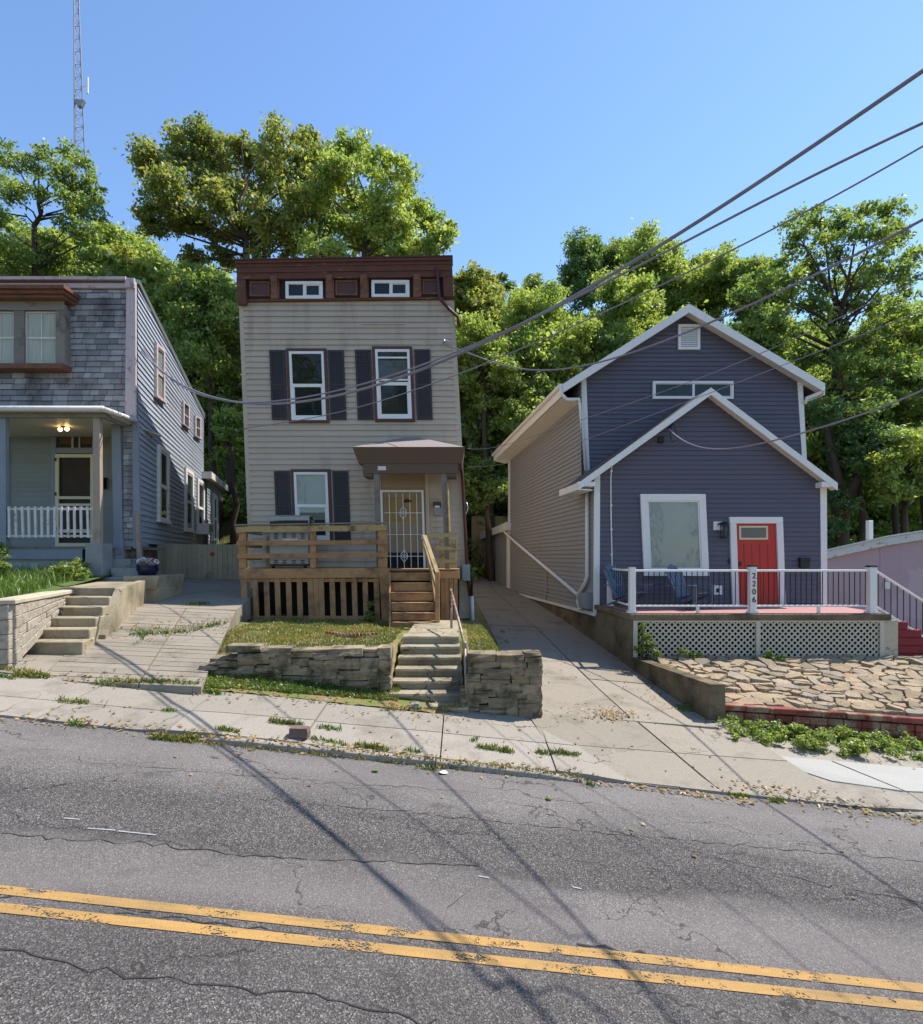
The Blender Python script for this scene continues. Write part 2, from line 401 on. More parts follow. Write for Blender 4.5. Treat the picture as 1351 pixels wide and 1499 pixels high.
M['canopy'] = mat('brown_canopy_metal', lin((92, 74, 60)), 0.5, 0.06, 2)
M['canopyroof'] = mat('canopy_roof_shingle', lin((140, 128, 122)), 0.9, 0.12, 25, 0.3, 90)
M['rustwood'] = mat('rusty_brown_hood', lin((116, 76, 56)), 0.75, 0.2, 6, 0.3, 30, stain=lin((92, 66, 52)), stain_thr=(0.5, 0.65), stain_scale=4)
M['greywood'] = wood('bare_grey_wood', lin((96, 90, 84)), lin((142, 134, 124)), lin((74, 60, 50)))
M['deckwood'] = wood('treated_deck_lumber', lin((142, 104, 70)), lin((176, 136, 96)), lin((98, 76, 56)), 0.16, (3, 3, 3), (0.48, 0.68))
M['railwood'] = wood('weathered_rail_lumber', lin((140, 120, 84)), lin((182, 158, 112)), lin((84, 76, 52)), 0.12, (1.2, 3, 10), (0.5, 0.66))
M['fencewood'] = wood('grey_fence_boards', lin((150, 138, 114)), lin((186, 172, 146)), lin((100, 94, 70)), 0.14, (12, 12, 1.2))
M['postwood'] = wood('peeling_porch_post', lin((150, 132, 116)), lin((170, 152, 138)), lin((120, 100, 86)), 0.06, (10, 10, 1))
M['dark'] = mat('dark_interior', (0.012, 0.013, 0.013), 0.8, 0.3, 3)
M['darkroom'] = mat('dim_room', (0.03, 0.035, 0.035), 0.9, 0.5, 1.2)
M['blind'] = mat('pale_window_blind', lin((178, 180, 174)), 0.7, 0.06, 1.2)
M['roomgrey'] = mat('grey_insect_screen', lin((96, 98, 96)), 0.8, 0.2, 1.5)
M['curtain'] = mat('white_lace_curtain', lin((206, 198, 184)), 0.9, 0.2, 3.0, stretch=(10, 10, 0.5))
M['screen'] = mat('dark_screen_mesh', lin((62, 52, 44)), 0.8, 0.25, 3)
M['tandoor'] = mat('tan_door_paint', lin((146, 128, 100)), 0.5, 0.08, 2)
M['brass'] = mat('dark_bronze_metal', lin((62, 48, 40)), 0.4, 0.1, 5, metal=0.5)
M['red'] = mat('red_door_paint', lin((184, 52, 42)), 0.4, 0.05, 2)
M['black'] = mat('black_metal', (0.014, 0.014, 0.016), 0.4, 0.1, 8)
M['steel'] = mat('galvanised_steel', lin((168, 170, 172)), 0.4, 0.12, 5, metal=0.75)
M['grillsteel'] = mat('brushed_grill_steel', lin((156, 153, 146)), 0.45, 0.08, 4, metal=0.35)
M['rustpipe'] = mat('rusty_pipe', lin((150, 136, 124)), 0.55, 0.15, 9, metal=0.4, stain=lin((120, 78, 54)), stain_thr=(0.5, 0.6), stain_scale=7)
M['downspout'] = mat('dark_red_downspout', lin((80, 44, 42)), 0.5, 0.08, 3)
M['greybox'] = mat('grey_utility_plastic', lin((138, 140, 142)), 0.5, 0.06, 3)
M['pipewhite'] = mat('white_plastic_pipe', lin((196, 200, 206)), 0.4, 0.04, 3)
M['pink'] = mat('faded_pink_paint', lin((184, 154, 158)), 0.75, 0.05, 1.2, stain=lin((192, 164, 168)), stain_thr=(0.55, 0.56), stain_scale=0.8)
M['porchpink'] = mat('pink_porch_paint', lin((166, 120, 116)), 0.7, 0.1, 4)
M['redpaint'] = mat('flaking_red_step_paint', lin((128, 36, 42)), 0.6, 0.12, 5, 0.2, 30)
M['roof'] = mat('dark_roof_shingle', lin((84, 78, 76)), 0.9, 0.15, 14, 0.3, 60)
M['pot'] = mat('navy_glazed_pot', lin((30, 32, 58)), 0.25, 0.08, 3)
M['petal'] = mat('pale_pink_petals', lin((224, 196, 206)), 0.7, 0.1, 9, isl=0.15)
M['chair'] = mat('grey_blue_plastic', lin((96, 104, 120)), 0.5, 0.05, 3, isl=0.08)
M['cable'] = mat('black_cable_rubber', lin((132, 124, 134)), 0.5, 0.1, 6)
M['polewood'] = wood('utility_pole_wood', lin((92, 76, 60)), lin((120, 102, 82)), lin((70, 58, 46)), 0.05, (10, 10, 0.8))
M['mast'] = mat('grey_mast_steel', lin((128, 128, 140)), 0.6, 0.1, 1)
M['bark'] = mat('dark_bark', lin((74, 62, 50)), 0.95, 0.25, 5, 0.8, 18, stretch=(1, 1, 0.25))
M['limestone'] = mat('dry_stacked_limestone', lin((142, 127, 103)), 0.95, 0.24, 5, 1.0, 14, isl=0.20, stretch=(1, 1, 4.5), stain=lin((84, 76, 56)), stain_thr=(0.46, 0.62), stain_scale=3.5, fine=0.15)
M['flag'] = mat('tan_flagstone', lin((158, 140, 116)), 0.9, 0.16, 3, 0.6, 26, isl=0.26, stain=lin((140, 128, 116)), stain_thr=(0.5, 0.66), stain_scale=1.6, fine=0.15)
def flagstone():
    k = NT('tan_flagstone')
    c = k.ramp(k.island(), [(0, lin((126, 114, 96))), (.25, lin((166, 146, 114))), (.5, lin((178, 156, 126))), (.7, lin((150, 140, 126))), (.85, lin((172, 144, 116))), (1, lin((140, 122, 98)))])
    n = k.noise(k.pos(), 2.2, 7, 0.7)
    c = k.mix(k.ramp(n, [(0.35, 0.0), (0.7, 0.75)]), c, lin((128, 118, 102)))
    c = k.mix(0.3, c, k.ramp(k.noise(k.pos(), 26, 5, 0.7), [(0.3, 0.2), (0.7, 0.8)]), 'OVERLAY')
    return k.done(k.pbsdf(c, 0.92, 0, k.bump(k.noise(k.pos(), 14, 6, 0.65), 0.9, 0.03), 0.15))
M['flag'] = flagstone()
M['bracket'] = mat('weathered_brown_bracket', lin((122, 84, 66)), 0.8, 0.2, 7, 0.3, 30, stain=lin((78, 54, 46)), stain_thr=(0.5, 0.66), stain_scale=5)
M['grout'] = mat('sandy_joint_soil', lin((128, 112, 88)), 0.95, 0.2, 6, 0.5, 40)
M['brick'] = mat('red_edging_block', lin((124, 66, 54)), 0.9, 0.14, 5, 0.4, 40, isl=0.26, stain=lin((150, 124, 100)), stain_thr=(0.50, 0.56), stain_scale=1.7, fine=0.12)
M['block'] = mat('split_face_block', lin((160, 150, 134)), 0.95, 0.2, 14, 1.0, 26, isl=0.08, stain=lin((128, 118, 102)), stain_thr=(0.5, 0.7), stain_scale=9, fine=0.15)
M['cap'] = concrete('retaining_cap', lin((184, 172, 150)), lin((160, 146, 124)), 0.04)
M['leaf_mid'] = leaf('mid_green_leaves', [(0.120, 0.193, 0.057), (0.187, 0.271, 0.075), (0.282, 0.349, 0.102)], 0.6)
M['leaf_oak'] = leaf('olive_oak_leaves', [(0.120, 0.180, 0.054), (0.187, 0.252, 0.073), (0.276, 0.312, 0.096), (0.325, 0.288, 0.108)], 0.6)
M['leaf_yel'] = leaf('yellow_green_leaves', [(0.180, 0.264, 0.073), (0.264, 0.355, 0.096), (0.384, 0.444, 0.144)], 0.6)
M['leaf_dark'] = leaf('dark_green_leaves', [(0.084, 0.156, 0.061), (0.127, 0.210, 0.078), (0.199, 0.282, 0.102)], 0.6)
M['grass_g'] = leaf('green_grass_blades', [(0.05, 0.11, 0.012), (0.10, 0.18, 0.022), (0.18, 0.23, 0.05)], 0.35)
M['grass_d'] = leaf('drying_grass_blades', [(0.10, 0.14, 0.025), (0.22, 0.21, 0.055), (0.34, 0.28, 0.10)], 0.3)
M['litter'] = leaf('fallen_leaves', [(0.16, 0.08, 0.03), (0.30, 0.18, 0.07), (0.42, 0.29, 0.12), (0.12, 0.13, 0.03)], 0.2)
M['bulb'] = emit('lit_lamp', (1.0, 0.62, 0.24), 9.0)
M['amber'] = mat('painted_lamp_reflection', lin((120, 84, 40)), 0.6, 0.3, 2)  # colour of the lamp reflection painted behind the transom glass

# ------------------------------------------------------------------ camera, sky, sun
cam = bpy.data.cameras.new('camera'); co = bpy.data.objects.new('camera', cam); COL.objects.link(co)
co.location = (0, 0, CZ); co.rotation_euler = (R(90), 0, 0)
cam.sensor_fit = 'VERTICAL'; cam.sensor_height = 36.0; cam.lens = 36.0*F/1499.0
cam.shift_y = (HY-749.5)/1499.0; cam.clip_start = 0.05; cam.clip_end = 2000
sc.camera = co
SUN = Vector((0.9, 0.42, 1.55)).normalized()
el = math.asin(SUN.z); rot = math.atan2(SUN.x, SUN.y)
w = bpy.data.worlds.new('World'); sc.world = w; w.use_nodes = True
nt = w.node_tree; nt.nodes.clear()
sky = nt.nodes.new('ShaderNodeTexSky'); sky.sky_type = 'NISHITA'; sky.sun_disc = False
sky.sun_elevation = el; sky.sun_rotation = rot; sky.air_density = 1.15; sky.dust_density = 0.1; sky.ozone_density = 6.0; sky.altitude = 200
bg = nt.nodes.new('ShaderNodeBackground'); bg.inputs[1].default_value = 0.15
ow = nt.nodes.new('ShaderNodeOutputWorld'); nt.links.new(sky.outputs[0], bg.inputs[0]); nt.links.new(bg.outputs[0], ow.inputs[0])
sl = bpy.data.lights.new('sun', 'SUN'); sl.energy = 4.5; sl.angle = R(0.5); sl.color = (1.0, 0.95, 0.87)
so = bpy.data.objects.new('sun', sl); COL.objects.link(so); so.location = (20, 10, 40)
so.rotation_euler = SUN.to_track_quat('Z', 'Y').to_euler()
sc.view_settings.view_transform = 'Standard'; sc.view_settings.look = 'None'; sc.view_settings.exposure = 0.68; sc.view_settings.gamma = 1
# ------------------------------------------------------------------ ground
def grid(name, xs, ys, f, m, kind='structure', jz=0.0, smooth=True):
    mb = MB(); rng = random.Random(3)
    for y in ys:
        for x in xs: mb.v.append((x, y, f(x, y)+rng.uniform(-jz, jz)))
    n = len(xs)
    for j in range(len(ys)-1):
        for i in range(n-1): mb.f.append((j*n+i, j*n+i+1, (j+1)*n+i+1, (j+1)*n+i))
    o = mb.build(name, m, smooth=smooth, normals=False)
    return tag(o, kind=kind)
def lsp(a, b, n): return [a+(b-a)*i/(n-1) for i in range(n)]
def base(x, y):
    if y < 7: return zr(x)-0.12
    if y < 8.2: return zr(x)-0.2
    bz = max(-1.2, min(2.6, 1.1-0.06*x))
    st = 24+6.5*sstep(-2.5, 0.5, x)
    t = sstep(8.2, st, y)
    z = (zr(x)-0.25)*(1-t)+bz*t
    if y > st:
        k = min(y, 82)-st
        z += 0.47*k*sstep(0, 5, k)+0.6*math.sin(x*0.21+y*0.13)*sstep(0, 12, k)
    return z
xs = [-260, -180, -120]+lsp(-80, -26, 28)+lsp(-24, 24, 61)+lsp(26, 80, 28)+[120, 180, 260]
ys = [-220, -120, -60, -30, -14, -9]+lsp(-6, 36, 66)+lsp(38, 90, 40)+[120, 180, 300]
grid('ground', xs, ys, base, M['terrain'])
grid('road', lsp(-60, 60, 161), lsp(-9.0, 6.95, 40), z_road, M['asphalt'])
# the double yellow line
def stripe(name, y0, y1):
    return grid(name, lsp(-40, 40, 161), [y0, y1], lambda x, y: z_road(x, y)+0.005, M['paint'])
stripe('road_line', 3.735, 3.825); stripe('road_line', 3.565, 3.655)
# short white survey marks
mb = MB()
for (a, b, c, d) in ((127, 1214, 168, 1217), (172, 1218, 228, 1224), (92, 1199, 116, 1201), (700, 1284, 716, 1287), (838, 1300, 852, 1303)):
    p = G(a, b, z_road, .006); q = G(c, d, z_road, .006); p2 = p+V(0, .017, 0); q2 = q+V(0, .017, 0)
    mb.add([p, q, q2, p2], [(0, 1, 2, 3)])
tag(mb.build('road_marking', mat('chalk_white', lin((150, 150, 150)), 0.9, 0.2, 20)), kind='structure')
# open cracks in the asphalt
mb = MB(); rc = random.Random(5)
def crack(pts, w):
    P = [G(x, y, z_road, .004) for x, y in pts]
    Q = []
    for a, b in zip(P, P[1:]):
        n = max(2, int((b-a).length/0.07))
        for i in range(n): Q.append(a.lerp(b, i/n)+V(0, rc.gauss(0, .018), 0))
    Q.append(P[-1])
    o = len(mb.v)
    for p in Q:
        ww = w*rc.uniform(.15, 1.1); zz = z_road(p.x, p.y)+.004
        mb.v += [(p.x, p.y-ww, zz), (p.x, p.y+ww, zz)]
    for i in range(len(Q)-1): mb.f.append((o+2*i, o+2*i+2, o+2*i+3, o+2*i+1))
crack([(0, 1312), (60, 1306), (110, 1318), (220, 1336)], .010)
crack([(845, 1383), (870, 1388), (905, 1393), (958, 1403)], .014)
crack([(170, 1336), (380, 1360), (520, 1380)], .006); crack([(740, 1400), (770, 1420)], .008)
crack([(0, 1385), (130, 1424), (300, 1440), (480, 1462), (560, 1482), (640, 1492)], .007)
crack([(0, 1222), (200, 1234), (330, 1250), (560, 1262), (700, 1268)], .007)
crack([(380, 1170), (600, 1190), (850, 1216), (1351, 1262)], .006)
crack([(590, 1186), (612, 1212), (600, 1238)], .005); crack([(870, 1210), (990, 1240), (1180, 1290), (1351, 1322)], .006)
crack([(850, 1160), (880, 1205), (930, 1250), (960, 1275)], .005)
crack([(180, 1120), (420, 1140), (700, 1160)], .004); crack([(640, 1380), (655, 1330), (690, 1300)], .003)
tag(mb.build('road_crack', mat('crack_dark', (0.035, 0.032, 0.03), 0.95, 0.3, 9), normals=False), kind='structure')

# sidewalk slabs with real joints
mb = MB(); rs = random.Random(11)
mb_edge = [-16.0]
while mb_edge[-1] < 14: mb_edge.append(mb_edge[-1]+rs.uniform(1.35, 1.75))
for x0, x1 in zip(mb_edge, mb_edge[1:]):
    a, b = x0+0.008, x1-0.008
    dz = rs.uniform(-.006, .010); tilt = rs.uniform(-.004, .004)
    # two rows: a wide walking slab and a narrower strip by the road
    for (f0, f1) in ((0, .40), (.41, 1)):
        n = 5; vs = []; fs = []
        for j in range(2):
            for i in range(n):
                x = a+(b-a)*i/(n-1); yb = yback(x); y = 6.93+(yb-6.93)*(f0 if j == 0 else f1)
                vs.append((x, y, z_walk(x, y)+dz+tilt*(i-2)))
        vs += [(x, y, z-.14) for x, y, z in vs[:]]
        m_ = 2*n
        for i in range(n-1): fs.append((i, i+1, n+i+1, n+i))
        for i in range(n-1):
            fs.append((i, m_+i, m_+i+1, i+1)); fs.append((n+i, n+i+1, m_+n+i+1, m_+n+i))
        fs.append((0, n, m_+n, m_)); fs.append((n-1, m_+n-1, m_+2*n-1, 2*n-1))
        mb.add(vs, fs)
tag(mb.build('sidewalk', M['concrete']), kind='structure')
# fresh pale slabs by the bricks
def gpatch(name, pts, f, up, m):
    P = [G(x, y, f, up) for x, y in pts]
    mb = MB(); mb.prism(P, (0, 0, -.05)); return tag(mb.build(name, m), kind='structure')
gpatch('new_sidewalk_slab', [(1098, 1106), (1212, 1115), (1322, 1160), (1217, 1145)], z_walk, .022, M['newconc'])
gpatch('new_sidewalk_slab', [(1218, 1115.5), (1420, 1132), (1420, 1164), (1326, 1160)], z_walk, .020, M['newconc'])
# kerbs
def kerb(x0, x1, label):
    mb = MB(); x = x0; rk = random.Random(int(x0*10))
    while x < x1-.05:
        b = min(x1, x+rk.uniform(1.4, 2.2)); n = 4
        vs = []
        for i in range(n+1):
            xx = x+.006+(b-x-.012)*i/n; h = z_road(xx, 6.9)
            e = .055*sstep(0, .5, xx-x0)*(1 if b < x1-.6 or xx < x1-.6 else sstep(0, .7, x1-xx+.1))+.015+rk.uniform(-.006, .006)
            vs += [(xx, 6.80, h-.12), (xx, 6.80+.012, h+e-.012), (xx, 6.825, h+e), (xx, 6.925, h+e-.004), (xx, 6.925, h-.12)]
        fs = []
        for i in range(n):
            for j in range(5): fs.append((5*i+j, 5*i+(j+1) % 5, 5*(i+1)+(j+1) % 5, 5*(i+1)+j))
        fs.append((0, 4, 3, 2, 1)); o = 5*n; fs.append((o, o+1, o+2, o+3, o+4))
        mb.add(vs, fs); x = b
    return tag(mb.build('kerb', M['concrete']), label, 'kerb')
tag(kerb(-3.25, 1.45, None), kind='structure'); tag(kerb(5.15, 12, None), kind='structure')

# left driveway: ribbed lower ramp, plain upper slabs
def dl_z(y):
    if y < 12: return .71+(1.41-.71)*(y-8.2)/(12-8.2)
    return 1.41+(1.86-1.41)*(y-12)/(16.2-12)
def dl_x(y):                                 # left and right border
    t = (y-8.2)/(15.8-8.2)
    l = -5.95+(-8.45+5.95)*t; r = -3.68+(-4.66+3.68)*min(1, (y-8.2)/3.8)-.55*max(0, (y-12)/3.8)
    return l, r
mb = MB(); y = 8.22; rd = random.Random(4)
while y < 11.95:
    y1 = min(11.97, y+rd.uniform(.15, .2))
    (l0, r0), (l1, r1) = dl_x(y), dl_x(y1-.012)
    mid0 = (l0+r0)/2+.25; mid1 = (l1+r1)/2+.25
    for a0, b0, a1, b1 in ((l0, mid0-.012, l1, mid1-.012), (mid0+.012, r0, mid1+.012, r1)):
        za = dl_z(y); zb = dl_z(y1-.012); c = -.045 
        q = [(a0, y), (b0, y), (b1, y1-.012), (a1, y1-.012)]
        tz = lambda x, zz: zz + c*(x+4.9) + rd.uniform(-.004, .004)
        top = [(x, yy, tz(x, za if k < 2 else zb)) for k, (x, yy) in enumerate(q)]
        mb.hexa([(x, yy, z-.35) for x, yy, z in top]+top)
    y = y1
tag(mb.build('ribbed_driveway', M['drive']), kind='structure')
mb = MB()
for y0, y1 in ((8.22, 11.95),):
    (l0, r0), (l1, r1) = dl_x(y0), dl_x(y1)
    q = [(l0+.03, y0+.03), (r0-.03, y0+.03), (r1-.03, y1), (l1+.03, y1)]
    top = [(x, yy, dl_z(yy)-.045*(x+4.9)-.018) for x, yy in q]
    mb.hexa([(x, yy, z-.4) for x, yy, z in top]+top)
tag(mb.build('driveway_joint_filler', M['dirt']), kind='structure')
mb = MB()
for y0, y1 in ((11.985, 13.6), (13.62, 16.4)):
    (l0, r0), (l1, r1) = dl_x(y0), dl_x(y1)
    q = [(l0, y0), (r0, y0), (r1, y1), (l1, y1)]
    top = [(x, yy, dl_z(yy)+(.02 if yy < 12 else 0)-.035*(x+5.4)) for x, yy in q]
    mb.hexa([(x, yy, z-.45) for x, yy, z in top]+top)
tag(mb.build('upper_driveway', M['drive']), kind='structure')

# right driveway between the houses
LP = [(1.12, 8.72, .13), (1.0, 10.5, .23), (.9, 13, .38), (.7, 17, .66), (.5, 21, .92), (.45, 25, 1.12), (.45, 31, 1.4)]
RP = [(3.90, 9.1, -.08), (3.78, 10.5, .0), (3.64, 12.5, .1), (3.42, 14.6, .33), (3.1, 17, .58), (2.6, 21, .9), (2.15, 25, 1.1), (1.9, 31, 1.4)]
def along(P, y):
    if y <= P[0][1]: return P[0][0], P[0][2]
    for a, b in zip(P, P[1:]):
        if y <= b[1]:
            t = (y-a[1])/(b[1]-a[1]); return a[0]+(b[0]-a[0])*t, a[2]+(b[2]-a[2])*t
    return P[-1][0], P[-1][2]
def slabs(name, cells, m, thick=.25):
    mb = MB(); rr = random.Random(9)
    for f0, f1, y0, y1 in cells:
        n = 6; vs = []
        dz = rr.uniform(-.006, .006)
        for j in range(n):
            y = y0+(y1-y0)*j/(n-1)
            (xa, za), (xb, zb) = along(LP, y), along(RP, y)
            for f in (f0, f1): vs.append((xa+(xb-xa)*f, y, za+(zb-za)*f+dz))
        vs += [(x, y, z-thick) for x, y, z in vs[:]]
        fs = []; k = 2*n
        for j in range(n-1):
            fs.append((2*j, 2*j+1, 2*j+3, 2*j+2)); fs.append((2*j, 2*j+2, k+2*j+2, k+2*j)); fs.append((2*j+1, k+2*j+1, k+2*j+3, 2*j+3))
        fs.append((0, k, k+1, 1)); fs.append((k-2, k-1, 2*k-1, 2*k-2))
        mb.add(vs, fs)
    return tag(mb.build(name, m), kind='structure')
cells = []
yy = [8.78, 11.2, 13.4, 16.2, 19.5, 24, 31]
for a, b in zip(yy, yy[1:]): cells += [(0, .53, a, b-.025), (.54, 1, a, b-.025)]
slabs('right_driveway', cells, M['drive'])
# apron ramping from the gutter up to the driveway
def ap_z(f, t):                               # f across, t from the gutter (0) to the driveway (1)
    x = 1.0+(4.1-1.0)*f; tt = max(0, min(1, (x-1.12)/2.78))
    z1 = .130-.205*tt; y1 = 8.76+.36*tt; x0 = 1.25+(4.75-1.25)*f; z0 = z_road(x0, 6.94)+.022
    return x0+(x-x0)*t, 6.94+(y1-6.94)*t, z0+(z1-z0)*t+.012
mb = MB()
for (fa, fb) in ((0, .52), (.53, 1)):
    for (ta, tb) in ((0, .45), (.458, .995)):
        n = 7; vs = []
        for j in range(n):
            for i in range(n):
                vs.append(ap_z(fa+(fb-fa)*i/(n-1), ta+(tb-ta)*j/(n-1)))
        k = n*n; vs += [(x, y, z-.3) for x, y, z in vs[:]]; fs = []
        for j in range(n-1):
            for i in range(n-1): fs.append((j*n+i, j*n+i+1, (j+1)*n+i+1, (j+1)*n+i))
        for i in range(n-1):
            fs += [(i, k+i, k+i+1, i+1), ((n-1)*n+i, (n-1)*n+i+1, k+(n-1)*n+i+1, k+(n-1)*n+i), (i*n, (i+1)*n, k+(i+1)*n, k+i*n), (i*n+n-1, k+i*n+n-1, k+(i+1)*n+n-1, (i+1)*n+n-1)]
        mb.add(vs, fs)
tag(mb.build('driveway_apron', M['drive']), kind='structure')

# centre lawn: a terrace behind the stone walls
def cl_z(x, y):
    z = 1.04-.008*(y-9.2)-.045*(x+1.8)*(.6 if x < 0 else 1)
    b = along(LP, y)[0]
    edge = b-.05
    if x > edge-.42:
        t = sstep(edge-.42, edge+.05, x); zb = along(LP, y)[1]-.03; z = z*(1-t)+zb*t
    dr = dl_x(max(8.2, y))[1]; zd = dl_z(max(8.2, y))-.045*(dr+4.9)-.06
    if x < dr+.9 and zd < z and y < 11:
        t = sstep(0, .85, dr+.9-x); z = z*(1-t)+zd*t
    if x < dr-.02: z = min(z, zd)-.25
    return z+.02*math.sin(7*x)*math.sin(5*y)
def cl_cut(x, y):
    if -1.105 < x < .065 and y < 10.55: return .1
    return cl_z(x, y)
grid('lawn', lsp(-4.7, -1.11, 44)+lsp(-1.10, .06, 8)+lsp(.07, 1.15, 20), lsp(9.05, 10.54, 18)+lsp(10.56, 22, 56), cl_cut, M['lawnsoil'])
# strip of weedy soil between the street walk and the stone wall
def strip_z(x, y): return z_walk(x, y)+.02+.10*max(0, min(1, (y-yback(x))/.45))
grid('soil_strip', lsp(-4.0, -.2, 40), lsp(8.35, 9.3, 8), strip_z, M['lawnsoil'], jz=.012)
grid('soil_strip', lsp(-.95, .95, 20), lsp(8.5, 9.2, 6), lambda x, y: z_walk(x, y)+.0+.05*max(0, y-8.6), M['concrete'])
# left yard
def ll_z(x, y): return 1.80+.075*(y-9)-.02*(x+8)+.03*math.sin(4*x+2*y)
mb = MB(); ys_ = lsp(8.6, 14.6, 34); n = 40
for y in ys_:
    xr_ = -6.70-.335*(y-8.5) if y < 11.2 else -7.62-.08*(y-11.2)
    for i in range(n): x = -16+(xr_+16)*i/(n-1); mb.v.append((x, y, ll_z(x, y)))
for j in range(len(ys_)-1):
    for i in range(n-1): mb.f.append((j*n+i, j*n+i+1, (j+1)*n+i+1, (j+1)*n+i))
tag(mb.build('yard_lawn', M['greensoil'], smooth=True, normals=False), kind='structure')
# right yard strip in front of the bricks, and ground beyond
def rs_z(x, y): return z_walk(x, y)+.02+.12*max(0, min(1, (y-yback(x))/.5))
grid('verge', lsp(3.6, 14, 50), lsp(9.0, 9.75, 8), rs_z, M['greensoil'], jz=.01)

# mortared flagstone slope in front of the porch lattice
def fs_z(x, y):
    t = (y-9.3)/(12.4-9.3)
    return (.15-.072*(x-4.2))*(1-t)+.31*t
grid('stone_bed', lsp(3.9, 13, 30), lsp(9.3, 12.7, 12), lambda x, y: fs_z(x, y)-.012, M['grout'])
def clip(poly, p, n):
    out = []
    for i in range(len(poly)):
        a, b = poly[i], poly[(i+1) % len(poly)]
        da = (a[0]-p[0])*n[0]+(a[1]-p[1])*n[1]; db = (b[0]-p[0])*n[0]+(b[1]-p[1])*n[1]
        if da <= 0: out.append(a)
        if da*db < 0:
            t = da/(da-db); out.append((a[0]+(b[0]-a[0])*t, a[1]+(b[1]-a[1])*t))
    return out
rf = random.Random(21); sites = []
for it in range(6000):
    p = (rf.uniform(4.12, 12.5), rf.uniform(9.32, 12.5)); md = rf.choice((.17, .22, .28, .36, .46))
    if all((p[0]-q[0])**2+((p[1]-q[1])*1.35)**2 > (.5*(md+q[2]))**2 for q in sites): sites.append((p[0], p[1], md))
mb = MB()
for i, s in enumerate(sites):
    poly = [(4.06, 9.30), (12.6, 9.30), (12.6, 12.55), (4.06, 12.55)]
    for j, q in enumerate(sites):
        if i == j: continue
        dx, dy = q[0]-s[0], q[1]-s[1]
        if dx*dx+dy*dy > 2.2: continue
        L = math.hypot(dx, dy); g = rf.uniform(.010, .022)
        poly = clip(poly, (s[0]+dx/2-dx/L*g, s[1]+dy/2-dy/L*g), (dx/L, dy/L))
        if len(poly) < 3: break
    if len(poly) < 3: continue
    # round the corners and roughen the border
    pts = []
    for a, b in zip(poly, poly[1:]+poly[:1]):
        l_ = math.hypot(b[0]-a[0], b[1]-a[1])
        if l_ < .03: continue
        k = max(1, int(l_/.16))
        pts.append((a[0]+rf.gauss(0, .008), a[1]+rf.gauss(0, .008)))
        for t in range(k):
            f = (t+.5)/k
            pts.append((a[0]+(b[0]-a[0])*f+rf.gauss(0, .007), a[1]+(b[1]-a[1])*f+rf.gauss(0, .007)))
    if len(pts) < 3: continue
    pts = [p for a_, b_ in zip(pts, pts[1:]+pts[:1]) for p in ((a_[0]*.78+b_[0]*.22, a_[1]*.78+b_[1]*.22), (a_[0]*.22+b_[0]*.78, a_[1]*.22+b_[1]*.78))]
    tx, ty = rf.gauss(0, .09), rf.gauss(0, .11); h = rf.uniform(.02, .075)
    top = [(s[0]+(x-s[0])*.965, s[1]+(y-s[1])*.965, fs_z(x, y)+h+tx*(x-s[0])+ty*(y-s[1])+rf.gauss(0, .004)) for x, y in pts]
    mid = [(x, y, fs_z(x, y)+h*.6+tx*(x-s[0])+ty*(y-s[1])) for x, y in pts]
    bot = [(x, y, fs_z(x, y)-.03) for x, y in pts]
    n = len(pts); c = (s[0], s[1], fs_z(*s[:2])+h+.006)
    vs = top+mid+bot+[c]; fs = [(i_, (i_+1) % n, 3*n) for i_ in range(n)]
    for r_ in (0, n):
        for i_ in range(n): fs.append((r_+i_, r_+n+i_, r_+n+(i_+1) % n, r_+(i_+1) % n))
    mb.add(vs, fs)
tag(mb.build('stone_paving', M['flag'], normals=True), kind='structure')

# ------------------------------------------------------------------ dry-stacked walls made of irregular stones
def rock(mb, c, sx, sy, sz, rr):
    """an irregular block: a subdivided box pushed about"""
    n = 3; base_ = len(mb.v); idx = {}
    vs = []; fs = []
    def key(i, j, k):
        if (i, j, k) not in idx:
            x, y, z = [(t/(n-1)-.5)*2 for t in (i, j, k)]
            l = max(abs(x), abs(y), abs(z)); e = (x*x+y*y+z*z)**.5 or 1
            r = 1-.09*(e/1.732)**2
            idx[(i, j, k)] = len(vs)
            vs.append((c[0]+x*r*sx/2+rr.gauss(0, .03)*sx*.5, c[1]+y*r*sy/2+rr.gauss(0, .016), c[2]+z*r*sz/2+rr.gauss(0, .045)*sz))
        return idx[(i, j, k)]
    for a in range(n-1):
        for b in range(n-1):
            for s_ in (0, n-1):
                fs.append((key(s_, a, b), key(s_, a+1, b), key(s_, a+1, b+1), key(s_, a, b+1)))
                fs.append((key(a, s_, b), key(a+1, s_, b), key(a+1, s_, b+1), key(a, s_, b+1)))
                fs.append((key(a, b, s_), key(a+1, b, s_), key(a+1, b+1, s_), key(a, b+1, s_)))
    mb.add(vs, fs)
